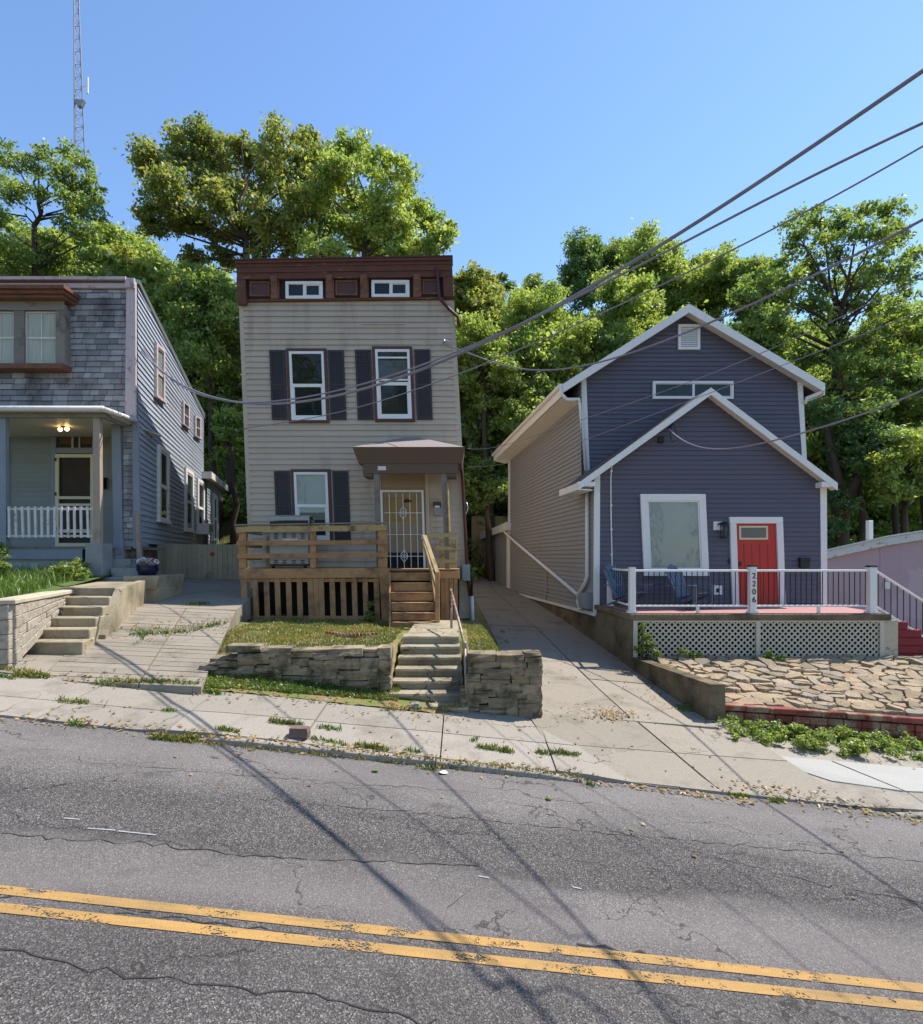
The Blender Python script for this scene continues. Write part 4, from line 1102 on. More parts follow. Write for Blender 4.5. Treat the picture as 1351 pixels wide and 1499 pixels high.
mb.prism(q, (0, 0, -.35)); tag(mb.build('walk_pad', M['drive']), kind='structure')
pst = thing('porch_steps', 'pale grey concrete steps leading up to the left porch', 'steps', (-7.9, 13.2, 2.0))
for i, (x0, x1, yt, yb_, d) in enumerate(((150, 214, 845, 862, 12.75), (162, 206, 832, 846, 12.95), (152, 190, 818, 836, 13.2), (150, 170, 806, 824, 13.45))):
    pl_ = front(d); mb = MB(); pl_.rect(mb, x0, yt, x1, yb_, -.5, 0); mb.build('step', M['greyconc'], pst, bevel=.012)
mb = MB(); front(12.5).poly(mb, [(180, 843), (232, 843), (228, 862), (180, 864)], -1.2, 0); front(12.5).poly(mb, [(186, 862.5), (231, 861), (226, 884), (186, 884)], -1.2, -.05); mb.build('landing', M['stepconc'], pst, bevel=.012)
# flower pot
pp = W(216, 843, 13.0)
pt_ = thing('flower_pot', 'dark navy pot of pale pink flowers on the landing by the fence', 'flower pot', pp)
mb = MB(); mb.lathe(pp, [(.14, 0), (.19, .04), (.23, .15), (.22, .22), (.235, .24), (.20, .25), (.19, .20)], 18); mb.build('pot', M['pot'], pt_, True)
# board fence across the left driveway
fn = thing('board_fence', 'grey weathered vertical board fence across the left driveway', 'fence', W(278, 853, 16))
mb = MB(); rfz = random.Random(3); fx0, fx1 = W(207, 852, 16).x, W(352, 852, 16).x
x = fx0; mb = MB()
while x < fx1:
    wd = .14; h = rfz.uniform(-.012, .012)
    zt = W(278, 797, 16).z+h+.0*x; zb = W(278, 855, 16).z-.08
    mb.hexa([(x+.003, 16-.012+rfz.uniform(-.006, .006), zb), (x+wd-.003, 16-.012, zb), (x+wd-.003, 16.012, zb), (x+.003, 16.012, zb), (x+.003, 15.988, zt), (x+wd-.003, 15.988, zt), (x+wd-.003, 16.012, zt), (x+.003, 16.012, zt)])
    x += wd
mb.build('boards', M['fencewood'], fn)
mb = MB()
for z in (W(278, 810, 16).z, W(278, 840, 16).z): mb.box(fx0, fx1, 16.014, 16.06, z-.04, z+.04)
mb.build('rails', M['fencewood'], fn)
mb = MB()
for k in range(3):
    xx = fx0+(fx1-fx0)*k/2; mb.box(xx-.05, xx+.05, 16.062, 16.15, 1.5, W(278, 800, 16).z)
mb.build('posts', M['fencewood'], fn)
mb = MB(); p = W(311, 811, 15.98); mb.box(p.x-.05, p.x+.05, 15.955, 15.978, p.z-.05, p.z+.05); mb.build('red_reflector', M['red'], fn)
# ------------------------------------------------------------------ the tall beige house in the middle
D0 = 14.8; FC = front(D0); LL = .04
def lx(y): return 351+.0395*(y-440)
def rx(y): return 662+.055*(y-437)
ch = thing('beige_house', 'tall narrow beige sided house with maroon cornice in the middle', 'house', (-2.6, 18, 1.1))
mb = MB(); FC.siding(mb, [(lx(440)+5, 441), (rx(437), 438), (rx(905), 905), (lx(905)+5, 905)], .145, .036, .001)
mb.build('front_wall', M['beige'], ch, normals=False)
mb = MB(); tl, tr, bl, br = FC.pt(lx(386), 386), FC.pt(rx(382), 382), FC.pt(lx(905), 905), FC.pt(rx(905), 905)
bk = V(-1.9, 11, 0); e = V(0, .02, 0)
mb.hexa([bl+e+V(.03, 0, 0), br+e-V(.03, 0, 0), br+bk-V(.3, 0, 0), bl+bk, tl+e+V(.03, 0, 0), tr+e-V(.03, 0, 0), tr+bk-V(.3, 0, .8), tl+bk-V(0, 0, .8)])
mb.build('house_body', M['beige'], ch)
mb = MB(); FC.poly(mb, [(lx(441)-1, 441), (lx(441)+5.5, 441), (lx(905)+5.5, 905), (lx(905)-1, 905)], -.05, .03); mb.build('corner_board', M['beige'], ch)
mb = MB(); FC.poly(mb, [(rx(441)-4.5, 441), (rx(441)+2.5, 441), (rx(905)+2.5, 905), (rx(905)-4.5, 905)], -.05, .03); mb.build('corner_board', M['beige'], ch)
mb = MB(); FC.rect(mb, 368, 904, 688, 960, -.2, -.01); mb.build('foundation', M['mosswall'], ch)
# two pieces of loose siding
mb = MB(); FC.poly(mb, [(528, 474.5), (592, 473.5), (592, 475.5), (528, 476)], .01, .05); mb.build('loose_board', M['beige'], ch)
# cornice
co_ = MB(); FC.poly(co_, [(351, 408), (663, 405), (664.5, 438), (352, 442.5)], .0, .05)
cn = co_.build('cornice', M['maroondark'], ch)
mb = MB(); FC.poly(mb, [(348.5, 390), (662, 385), (662.5, 405), (349.5, 409)], .0, .13)
FC.poly(mb, [(348, 386.5), (662, 381.2), (662, 385), (348.3, 390)], -.05, .17)
FC.poly(mb, [(352, 409), (662, 405.4), (662, 409), (352, 413)], .05, .16)
FC.poly(mb, [(352, 441), (664, 437), (664, 439.5), (352, 444)], .0, .10)
FC.poly(mb, [(348.8, 393.5), (662, 388.6), (662, 390.4), (348.9, 395.3)], .13, .15); FC.poly(mb, [(349.2, 401), (662.3, 397), (662.3, 399.5), (349.3, 403.5)], .13, .155)
mb.build('top_moulding', M['maroon'], cn)
mb = MB(); FC.poly(mb, [(347.5, 384.3), (662.8, 379), (662.8, 381), (347.7, 386.3)], -.3, .19); mb.build('metal_cap', M['downspout'], cn)
for a, b in ((349, 362), (648, 663)):
    mb = MB(); FC.poly(mb, [(a, 405 if a > 500 else 409), (b, 405 if a > 500 else 409), (b+1.5, 438 if a > 500 else 449), (a+1.5, 438 if a > 500 else 449)], .05, .15)
    mb.build('end_pilaster', M['maroon'], cn, bevel=.01)
for x in (398, 478, 528, 605):
    mb = MB(); yb_ = 441-.012*(x-350)
    FC.poly(mb, [(x, 409-.012*(x-350)), (x+12, 409-.012*(x-350)), (x+12.5, yb_), (x+.5, yb_)], .05, .12)
    z1 = FC.pt(x, 410-.012*(x-350)).z; xa, xb = FC.pt(x+1.5, 420).x, FC.pt(x+10.5, 420).x
    prof = [(.10, 0), (.22, 0), (.21, -.12), (.16, -.22), (.14, -.30), (.15, -.38), (.12, -.44), (.10, -.46)]
    mb.prism([V(xa, D0-a, z1+b) for a, b in prof], (xb-xa, 0, 0)); mb.build('bracket', M['bracket'], cn)
for a, b in ((367, 396), (492, 524), (619, 642)):
    mb = MB(); dy = -.012*(a-350); FC.frame(mb, a, 414+dy, b, 436+dy, 2.4, .05, .085); mb.build('panel_moulding', M['bracket'], cn)
    mb = MB(); FC.rect(mb, a+2.4, 416.4+dy, b-2.4, 433.6+dy, .05, .062); mb.build('panel', M['casing'], cn)

def sash_window(plane, parent, x0, y0, x1, y1, L, cw, fw, backs, name='window', kind='dh', label=None, bias=0.0, mc='casing', mf='white', tc=.085):
    """casing > frame, sashes, pane, what is behind the pane; x0..y1 is the outside of the casing"""
    mb = MB(); plane.frame(mb, x0, y0, x1, y1, cw, 0, tc, L); c = mb.build(name, M[mc], parent, bevel=.005)
    if label: c['label'] = label
    a0, b0, a1, b1 = x0+cw+L*cw, y0+cw, x1-cw+L*cw, y1-cw
    mb = MB(); plane.frame(mb, a0, b0, a1, b1, fw, .005, tc-.006, L); mb.build('frame', M[mf], c)
    a0 += fw+L*fw; a1 += -fw+L*fw; b0 += fw; b1 -= fw
    h = b1-b0; H = lambda t: b0+h*t
    def sub(mbx, t0, t1, u0, u1, d0, d1):
        k0 = L*h*t0; k1 = L*h*t1; wd = a1-a0
        plane.poly(mbx, [(a0+wd*u0+k0, H(t0)), (a0+wd*u1+k0, H(t0)), (a0+wd*u1+k1, H(t1)), (a0+wd*u0+k1, H(t1))], d0, d1)
    mb = MB()
    if kind == 'dh':
        sub(mb, .47, .52, 0, 1, .045, .068)
        for u in ((0, .055), (.945, 1)): sub(mb, .52, 1, u[0], u[1], .0425, .060)
        sub(mb, .965, 1, .055, .945, .0425, .060)
        for s_ in bias or (): sub(mb, s_, s_+.025, 0, 1, .0448, .060)
    elif kind == 'slide':
        sub(mb, 0, 1, .46, .54, .022, .042)
        for t in ((0, .08), (.92, 1)): sub(mb, t[0], t[1], .54, 1, .018, .034)
    if mb.v: mb.build('sash', M[mf], c)
    mb = MB(); sub(mb, 0, 1, 0, 1, .0435, .0445); mb.build('pane', M['glass'], c)
    for (t0, t1, u0, u1, mk) in backs:
        mb = MB(); sub(mb, t0, t1, u0, u1, .0172, .0178) if False else sub(mb, t0, t1, u0, u1, .040, .0425); mb.build('blind' if mk in ('blind', 'roomgrey') else 'dark_room', M[mk], c)
    return c
def shutter(plane, parent, x0, y0, x1, y1, L):
    mb = MB(); plane.rect(mb, x0, y0, x1, y1, .010, .0445, L); s_ = mb.build('shutter', M['shutter'], parent)
    mb = MB(); plane.frame(mb, x0, y0, x1, y1, 3.2, .0447, .062, L); ym = (y0+y1)/2; k = L*(ym-y0)
    plane.rect(mb, x0+3.2+k, ym-1.7, x1-3.2+k, ym+1.7, .0447, .062, L); mb.build('rail', M['shutter'], s_)
    mb = MB(); n = int((y1-y0-8)/3.0)
    for i in range(n):
        y = y0+4+i*3.0
        if abs(y-ym) < 4: continue
        k = L*(y-y0); a, b = plane.pt(x0+3.2+k, y+2.4), plane.pt(x1-3.2+k, y)
        mb.add([(a.x, a.y-.0565, a.z), (b.x, a.y-.0565, a.z), (b.x, a.y-.0450, b.z), (a.x, a.y-.0450, b.z)], [(0, 1, 2, 3)])
    mb.build('louvres', M['shutter'], s_, normals=False)
def drip(px0, py0, px1): pass
sash_window(FC, ch, 419.5, 511.5, 478.5, 620, LL, 4.2, 3.6, [(0, 1, 0, 1, 'dark')])
sash_window(FC, ch, 545, 508.5, 603.5, 618, LL, 4.2, 3.6, [(0, .13, 0, 1, 'darkroom'), (.13, .52, 0, 1, 'roomgrey'), (.52, 1, 0, 1, 'darkroom')], bias=(.075, .42))
sash_window(FC, ch, 426.5, 687.5, 484, 795, LL, 4.2, 3.6, [(0, .6, 0, 1, 'blind'), (.6, 1, 0, 1, 'darkroom')])
for a in ((395, 513.5, 417.5, 615), (480.5, 513.5, 503.5, 615), (520, 513, 543, 615), (606.5, 512.5, 629.5, 615)): shutter(FC, ch, *a, LL)
for a in ((402, 690, 424.5, 792), (487, 690, 510, 792)): shutter(FC, ch, *a, LL)
FCC = Plane((0, D0-.05, 0), (1, 0, 0), (0, -1, 0))
sash_window(FCC, cn, 417.5, 412.5, 473.5, 439, .01, 1.0, 3.2, [(0, 1, 0, 1, 'darkroom')], kind='slide', mc='white') if False else None
def cornice_win(x0, y0, x1, y1):
    mb = MB(); FCC.frame(mb, x0, y0, x1, y1, 4.4, 0, .06, .01); c = mb.build('window', M['white'], ch, bevel=.006)
    mb = MB(); xm = (x0+x1)/2; FCC.rect(mb, xm-1.6, y0+4.4, xm+1.6, y1-4.4, .015, .045)
    FCC.frame(mb, xm+1.6, y0+4.4, x1-4.4, y1-4.4, 1.5, .015, .03); mb.build('sash', M['white'], c)
    mb = MB(); FCC.rect(mb, x0+4.4, y0+4.4, x1-4.4, y1-4.4, .010, .012); mb.build('pane', M['glass'], c)
    mb = MB(); FCC.rect(mb, x0+4.4, y0+4.4, x1-4.4, y1-4.4, .003, .006); mb.build('dark_room', M['dark'], c)
cornice_win(418.5, 413, 473, 438.5); cornice_win(544, 411.2, 599.5, 436)
# service bracket, downspouts, meter pipes
mb = MB(); p = FC.pt(650, 502, .03); mb.tube([p, p+V(.0, -.10, .01), p+V(.16, -.12, -.02)], .022, 8); mb.lathe(p+V(.0, -.12, -.05), [(.035, 0), (.045, .03), (.03, .08)], 10)
mb.build('service_bracket', M['steel'], ch, True)
mb = MB(); mb.tube([FC.pt(640, 397, .21), FC.pt(642, 430, .20), FC.pt(644, 442, .18), FC.pt(658, 456, .13), FC.pt(670, 466, .09), FC.pt(672, 480, .07)], .042, 8)
mb.build('downspout', M['downspout'], ch, True)
mb = MB(); mb.tube([FC.pt(673, 655, .10), FC.pt(677, 700, .10), FC.pt(684, 838, .10), FC.pt(688, 872, .10)], .04, 8); mb.build('downspout', M['downspout'], ch, True)
mb = MB(); mb.tube([FC.pt(690.5, 872, .12), FC.pt(692, 918, .12)], .05, 10); mb.build('drain_pipe', M['pipewhite'], ch, True)
mb = MB(); mb.tube([FC.pt(678, 738, .04), FC.pt(683, 736, .07), FC.pt(685, 744, .07), FC.pt(679, 760, .06), FC.pt(683, 832, .06)], .016, 6); mb.build('conduit', M['steel'], ch, True)
mb = MB(); FC.rect(mb, 676, 826, 688, 850, .03, .20); mb.build('meter_box', M['greybox'], ch, bevel=.015)
mb = MB(); mb.tube([FC.pt(687, 838, .1), FC.pt(691, 848, .1), FC.pt(690, 872, .12)], .03, 8); mb.build('conduit', M['black'], ch, True)

# recess siding and security door
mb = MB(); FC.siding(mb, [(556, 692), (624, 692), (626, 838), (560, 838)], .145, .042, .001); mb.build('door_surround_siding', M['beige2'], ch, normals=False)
mb = MB(); FC.poly(mb, [(622, 690), (627, 690), (631, 838), (626, 838)], .0, .06); FC.poly(mb, [(552, 690), (557, 690), (562, 838), (557, 838)], .0, .06); mb.build('door_jamb', M['beige'], ch)
dm = MB(); FC.poly(dm, [(559, 721), (620, 721), (623.5, 838), (563.5, 838)], .036, .06); door = dm.build('front_door', M['tandoor'], ch)
mb = MB(); FC.poly(mb, [(563, 809), (620, 809), (621, 837), (564, 837)], .061, .068); mb.build('kick_panel', M['dark'], door)
mb = MB(); FC.poly(mb, [(565, 728), (613, 728), (614, 764), (566, 764)], .061, .066); mb.build('upper_panel', mat('ochre_door_glass', lin((146, 116, 62)), .35, .2, 3), door)
mb = MB(); p = FC.pt(597, 735, .075); mb.tube([p-V(.10, 0, .01), p+V(-.03, 0, .035), p+V(.05, 0, .02), p+V(.12, 0, -.0)], [.02, .045, .04, .01], 8); mb.build('wreath_bow', M['downspout'], door, True)
T0 = .09; ds = -.0
def dpt(u, v): return FC.pt(560+60*u+2.6*v+.0, 719.5+117*v, T0)
gr = MB(); FC.frame(gr, 557.2, 718, 620.2, 837.5, 3.0, .07, .11, .028); gate = gr.build('security_gate', M['white'], door)
mb = MB()
for u in (.135, .27, .40, .535, .67, .80, .92): 
    if u in (.135,): pass
for i in range(1, 6): mb.tube([dpt(i/6, .03), dpt(i/6, .985)], .0105, 6)
for v in (.27, .54, .81): mb.tube([dpt(.04, v), dpt(.96, v)], .0105, 6)
mb.build('bars', M['white'], gate)
for v in (.27, .81):
    mb = MB(); c = dpt(.5, v)
    for s_ in (-1, 1):
        mb.tube([c+V(0, -.014, .15), c+V(s_*.075, -.014, .06), c+V(s_*.085, -.014, 0), c+V(s_*.075, -.014, -.06), c+V(0, -.014, -.15)], .010, 6)
        mb.tube([c+V(s_*.075, -.014, .0), c+V(s_*.03, -.014, .045), c+V(0, -.014, .0), c+V(s_*.03, -.014, -.045), c+V(s_*.075, -.014, 0)], .008, 6)
    for z in (.12, .165, -.12, -.165): mb.lathe(c+V(0, -.012, z-.018), [(.004, 0), (.024, .018), (.004, .036)], 8)
    mb.build('scroll_ornament', M['white'], gate, True)
mb = MB(); p = dpt(.95, .56); mb.box(p.x-.03, p.x+.02, p.y-.05, p.y, p.z-.08, p.z+.05); mb.build('lock_box', M['steel'], gate, bevel=.008)
mx_ = MB(); FC.poly(mx_, [(634.5, 738), (645, 738), (646.5, 755), (636, 755)], .02, .12); bx = mx_.build('mailbox', M['greybox'], ch, bevel=.012)
mb = MB(); FC.poly(mb, [(634, 735), (645.5, 735), (646, 743), (634.5, 743)], .02, .14); mb.build('lid', M['casing'], bx, bevel=.01)
mb = MB(); FC.rect(mb, 637, 741, 643.5, 743.5, .141, .144); mb.build('label_strip', M['white'], bx)

# door canopy
dc = 13.55; CP = front(dc)
cb = MB(); CP.poly(cb, [(531, 678.5), (671, 678.5), (671, 693), (531, 693)], -.10, 0)
can = cb.build('door_canopy', M['canopy'], ch)
mb = MB(); 
x0, x1 = CP.pt(517.5, 660).x, CP.pt(680, 660).x; xi0, xi1 = CP.pt(525, 680).x, CP.pt(676, 680).x
zt, zb = CP.pt(517, 656).z, CP.pt(517, 678.5).z
mb.hexa([(xi0, dc-.02, zb), (xi1, dc-.02, zb), (xi1, D0-.02, zb), (xi0, D0-.02, zb), (x0, dc-.14, zt), (x1, dc-.14, zt), (x1, D0-.02, zt), (x0, D0-.02, zt)])
mb.build('fascia', M['canopy'], can)
mb = MB(); ap = W(590, 646, 14.75); ap2 = W(612, 646, 14.75)
mb.add([(x0, dc-.14, zt+.003), (x1, dc-.14, zt+.003), (x1, D0-.02, zt+.003), (x0, D0-.02, zt+.003), (ap.x, D0-.05, ap.z+.1), (ap2.x, D0-.05, ap.z+.1)], [(0, 1, 5, 4), (1, 2, 5), (0, 4, 3), (2, 3, 4, 5), (3, 2, 1, 0)])
mb.build('roof', M['canopyroof'], can)
mb = MB(); CP.rect(mb, 532, 693.1, 545, 697, -.6, -.02); CP.rect(mb, 654, 693.1, 668, 697, -.6, -.02); mb.build('side_beam', M['canopy'], can)
mb = MB(); CP.rect(mb, 553, 682.5, 565, 688.5, .002, .012); mb.build('number_plate', M['oldwhite'], can)
for x, k in ((546.5, 3), (646, 3.5)):
    mb = MB(); CP.poly(mb, [(x, 693.2), (x+7.5, 693.2), (x+7.5+k*1.6, 835), (x+k*1.6, 835)], -.13, -.02); mb.build('post', M['greywood'], can)
mb = MB(); mb.bar(CP.pt(655, 706, .0), CP.pt(658, 778, .03), .05, .03); mb.build('loose_lath', M['railwood'], can)

# wooden deck
d1 = 13.3; DK = front(d1)
dk = thing('wooden_deck', 'raised wooden deck with plank rails and slatted skirt before the beige house', 'deck', (-2.6, 13.4, 1.05))
zf = DK.pt(400, 833).z
mb = MB(); xa, xb = DK.pt(352, 833).x, DK.pt(672, 833).x; yb0 = d1+.02
for i in range(10):
    y = yb0+i*.146; mb.box(xa, xb, y, min(y+.14, 14.74), zf-.03, zf)
mb.build('floor_boards', M['deckwood'], dk)
mb = MB(); DK.poly(mb, [(349.5, 832.5), (570, 831.5), (570, 845.5), (349.5, 847)], -.04, 0); DK.poly(mb, [(641, 836), (673, 836), (673, 847), (641, 847)], -.04, 0); mb.build('rim_board', M['deckwood'], dk, bevel=.004)
mb = MB(); 
for x in (xa+.02, (xa+xb)/2, xb-.06): mb.box(x, x+.05, d1+.05, 14.7, zf-.2, zf-.032)
mb.build('joists', M['railwood'], dk)
rs3 = random.Random(6)
for (a, b, yt) in ((349, 359.5, 776), (453.5, 462, 777), (553, 566, 775), (657, 668, 788)):
    mb = MB(); DK.poly(mb, [(a, yt), (b, yt), (b+.5, 831.3), (a+.5, 831.3)], -.10, -.012); mb.build('post', M['deckwood'] if a < 600 else M['railwood'], dk, bevel=.004)
for (a, b, yt) in ((365, 370, 782), (640, 647, 786)):
    p0 = DK.pt(a, yt); p1 = DK.pt(b, 831); mb = MB(); mb.box(p0.x, p1.x+.02, 14.45, 14.55, zf+.002, p0.z); mb.build('back_post', M['railwood'], dk)
def rail_board(x0, y0, x1, y1, h, name='rail', off=.0, mm='railwood', wob=.6):
    mb = MB(); n = 14; vs = []
    for i in range(n+1):
        t = i/n; x = x0+(x1-x0)*t; y = y0+(y1-y0)*t+rs3.uniform(-wob, wob)*.6
        a = DK.pt(x, y, off); b = DK.pt(x, y+h+rs3.uniform(-wob, wob)*.5, off)
        vs += [a, b, b+V(0, -.04, 0), a+V(0, -.04, 0)]
    fs = []
    for i in range(n):
        for k in range(4): fs.append((4*i+k, 4*i+(k+1) % 4, 4*i+4+(k+1) % 4, 4*i+4+k))
    fs += [(3, 2, 1, 0), (4*n, 4*n+1, 4*n+2, 4*n+3)]
    mb.add(vs, fs); return mb.build(name, M[mm], dk)
rail_board(347, 771, 566, 768, 8.5, wob=1.3); rail_board(347, 792, 567, 790.5, 6.5, mm='deckwood'); rail_board(348, 811, 568, 809, 6.5, mm='deckwood')
mb = MB(); a = DK.pt(346, 769.8); b = DK.pt(567, 766.5); mb.hexa([(a.x, d1-.07, a.z), (b.x, d1-.07, b.z), (b.x, d1+.10, b.z), (a.x, d1+.10, a.z), (a.x, d1-.07, a.z+.034), (b.x, d1-.07, b.z+.034), (b.x, d1+.10, b.z+.034), (a.x, d1+.10, a.z+.034)])
mb.build('cap_rail', M['greywood'], dk, bevel=.006)
for y in (781, 800, 819): rail_board(625, y, 669, y, 5.5)
# left return of the rail running back to the house
mb = MB()
for y in (774, 795, 814): 
    a = DK.pt(351, y); mb.box(a.x, a.x+.04, d1+.05, 14.7, a.z-.10, a.z)
mb.build('side_rail', M['railwood'], dk)
sk = []
xs_ = [351, 368.5, 385, 401, 417.5, 433.5, 449.5, 457.5, 465.5, 481.5, 497.5, 514, 530, 546.5]
for i, x in enumerate(xs_):
    wd = 7.6 if i not in (0,) else 9
    mb = MB(); yb_ = 907+.055*(x-350); DK.poly(mb, [(x, 846.6), (x+wd, 846.5), (x+wd+2.2, yb_), (x+2.2, yb_)], -.055, -.03); mb.build('skirt_slat', M['deckwood'], dk)
for x in (645, 651, 657.5, 664):
    mb = MB(); DK.poly(mb, [(x, 847.3), (x+5.6, 847.3), (x+6.4, 917), (x+.8, 917)], -.055, -.03); mb.build('skirt_slat', M['deckwood'], dk)
mb = MB(); DK.poly(mb, [(555, 833), (569.5, 833), (573, 918), (559.5, 918)], -.03, .02); DK.rect(mb, 353, 902, 556, 908, -.09, -.058); DK.rect(mb, 353, 847, 556, 852, -.09, -.058); mb.build('skirt_frame', M['deckwood'], dk)
mb = MB(); mb.box(xa-.0, xb, 14.40, 14.44, 1.0, zf-.21); mb.build('under_deck_shade_sheet', M['dark'], dk)  # added black sheet standing in for the shade under the deck
# wooden stair
sw = MB(); n = 6
ystep = [(838.5, 850), (853, 865), (867, 879.5), (882, 894.5), (897, 908), (911, 922.5)]
for i, (ya, yb_) in enumerate(ystep):
    d = 13.22-.13*i if False else 13.24-.20*i
    P = front(d); x0, x1 = 571.5+.35*i, 630+1.9*i
    mb = MB(); P.rect(mb, x0, ya+1.6, x1, yb_, -.03, 0); mb.build('riser', M['deckwood'], dk, bevel=.003)
    mb = MB(); a = P.pt(x0, ya); b = P.pt(x1, ya); mb.box(a.x, b.x, d-.02, d+.22, a.z-.025, a.z); mb.build('tread', M['deckwood'], dk, bevel=.003)
mb = MB(); P = front(12.18); a0 = P.pt(638, 838); 
mb.box(a0.x-.02, a0.x+.08, 12.22, 12.31, 1.0, P.pt(638, 838.5).z); mb.build('newel_post', M['deckwood'], dk, bevel=.005)
mb = MB(); q0 = front(13.1).pt(621, 784); q1 = front(12.3).pt(640, 838); mb.bar(q0, q1+V(0, 0, .0), .09, .04); mb.build('stair_rail', M['railwood'], dk)
mb = MB(); mb.bar(q0+V(0, .03, -.22), q1+V(0, .03, -.40), .04, .09); mb.build('stair_rail', M['railwood'], dk)
mb = MB(); mb.bar(front(13.25).pt(631, 840), front(12.25).pt(642, 922), .04, .22); mb.build('stringer', M['deckwood'], dk)
mb = MB(); mb.bar(front(13.25).pt(570.5, 842), front(12.25).pt(571, 922), .04, .22); mb.build('stringer', M['deckwood'], dk)
# gas grill
gp = W(420, 832, 14.0)
gg = thing('gas_grill', 'steel gas grill seen from behind on the wooden deck', 'grill', (gp.x, 14.0, zf))
GP = front(13.72)
mb = MB(); GP.poly(mb, [(394, 778), (450.5, 777), (451, 826), (394.5, 826)], -.5, 0); cab = mb.build('cabinet', M['grillsteel'], gg, bevel=.012)
mb = MB()
for x in (401, 413.5, 427, 440):
    for y in (781, 784, 787): GP.rect(mb, x, y, x+6, y+1.5, .001, .004)
    for y in (820, 823): GP.rect(mb, x, y, x+6, y+1.6, .001, .004)
mb.build('vent_slots', M['black'], cab)
mb = MB(); GP.rect(mb, 414, 788.5, 436, 791, .002, .03); mb.build('handle', M['white'], cab)
mb = MB(); GP.poly(mb, [(394, 763), (450, 762), (451, 777), (394, 778)], -.45, -.05); mb.build('firebox', M['black'], gg)
lid = MB(); z0 = GP.pt(420, 760).z; xa_, xb_ = GP.pt(391, 760).x, GP.pt(453, 760).x
prof = [(-.02, -.03), (-.02, .06), (.08, .10), (.34, .10), (.46, .02), (.46, -.20), (.44, -.20), (.44, .0), (.33, .07), (.09, .07), (.0, .03), (.0, -.03)]
lid.prism([V(xa_, 13.72+a, z0+b) for a, b in prof], (xb_-xa_, 0, 0)); lid.build('lid', M['grillsteel'], gg)
mb = MB(); mb.tube([(xa_+.02, 13.74, z0-.02), (xa_+.03, 13.76, GP.pt(0, 778).z)], .012, 6); mb.tube([(xb_-.02, 13.74, z0-.02), (xb_-.03, 13.76, GP.pt(0, 778).z)], .012, 6); mb.build('lid_stay', M['steel'], gg)
for x in (399, 446):
    p = GP.pt(x, 828); mb = MB(); mb.tube([(p.x-.025, 13.78, zf+.045), (p.x+.025, 13.78, zf+.045)], .044, 12); mb.build('caster', M['black'], gg)
mb = MB(); GP.rect(mb, 397, 826, 448, 828.5, -.45, -.02); mb.build('base_pan', M['black'], gg)
# ------------------------------------------------------------------ the slate blue house on the right
D2 = 14.6; FR = front(D2); D3 = 15.9; FU = front(D3)
XR = (873.5-CX)/F*D2
DIRR = Vector(((576-CX)/F, 1, 0)).normalized(); NR = Vector((-DIRR.y, DIRR.x, 0))
SR = Plane((XR, D2, 0), DIRR, NR)
bh = thing('blue_gabled_house', 'slate blue and grey sided house with white trim and two front gables', 'house', (6, 18, .9))
# front gable wall
mb = MB(); FR.siding(mb, [(876, 694), (1039, 575), (1202, 698), (1206, 890), (876, 890)], .12, .029); mb.build('front_wall', M['navy'], bh, normals=False)
mb = MB(); FU.siding(mb, [(856, 549), (1008, 454), (1169, 549), (1180, 690), (857, 690)], .12, .029); mb.build('upper_wall', M['navy'], bh, normals=False)
mb = MB(); SR.siding(mb, [(874, 697), (852, 697), (852, 550), (745, 655), (745, 866), (874, 899)], .125, .030)
mb.build('side_wall', M['greyside'], bh, normals=False)
# bodies
def Rx(y): return XR+DIRR.x/DIRR.y*(y-D2)
zB = .5
mb = MB(); zE = FR.pt(876, 702).z; ap = FR.pt(1038, 582); r0 = FR.pt(1202, 712)
q = [V(XR+.03, D2+.02, zB), V(r0.x-.03, D2+.02, zB), V(r0.x-.03, D2+.02, zE), V(ap.x, D2+.02, ap.z), V(XR+.03, D2+.02, zE)]
mb.prism(q, (Rx(D3)-XR, D3-D2, 0)); mb.build('house_body', M['greyside'], bh)
BK = 26.0
mb = MB(); a2 = FU.pt(1007, 463); zE2 = FU.pt(857, 568).z; ru = FU.pt(1170, 566).x
q = [V(Rx(D3)+.03, D3+.02, zB), V(ru-.03, D3+.02, zB), V(ru-.03, D3+.02, zE2), V(a2.x, D3+.02, a2.z), V(Rx(D3)+.03, D3+.02, zE2)]
mb.prism(q, (Rx(BK)-Rx(D3), BK-D3, 0)); mb.build('house_body', M['greyside'], bh)
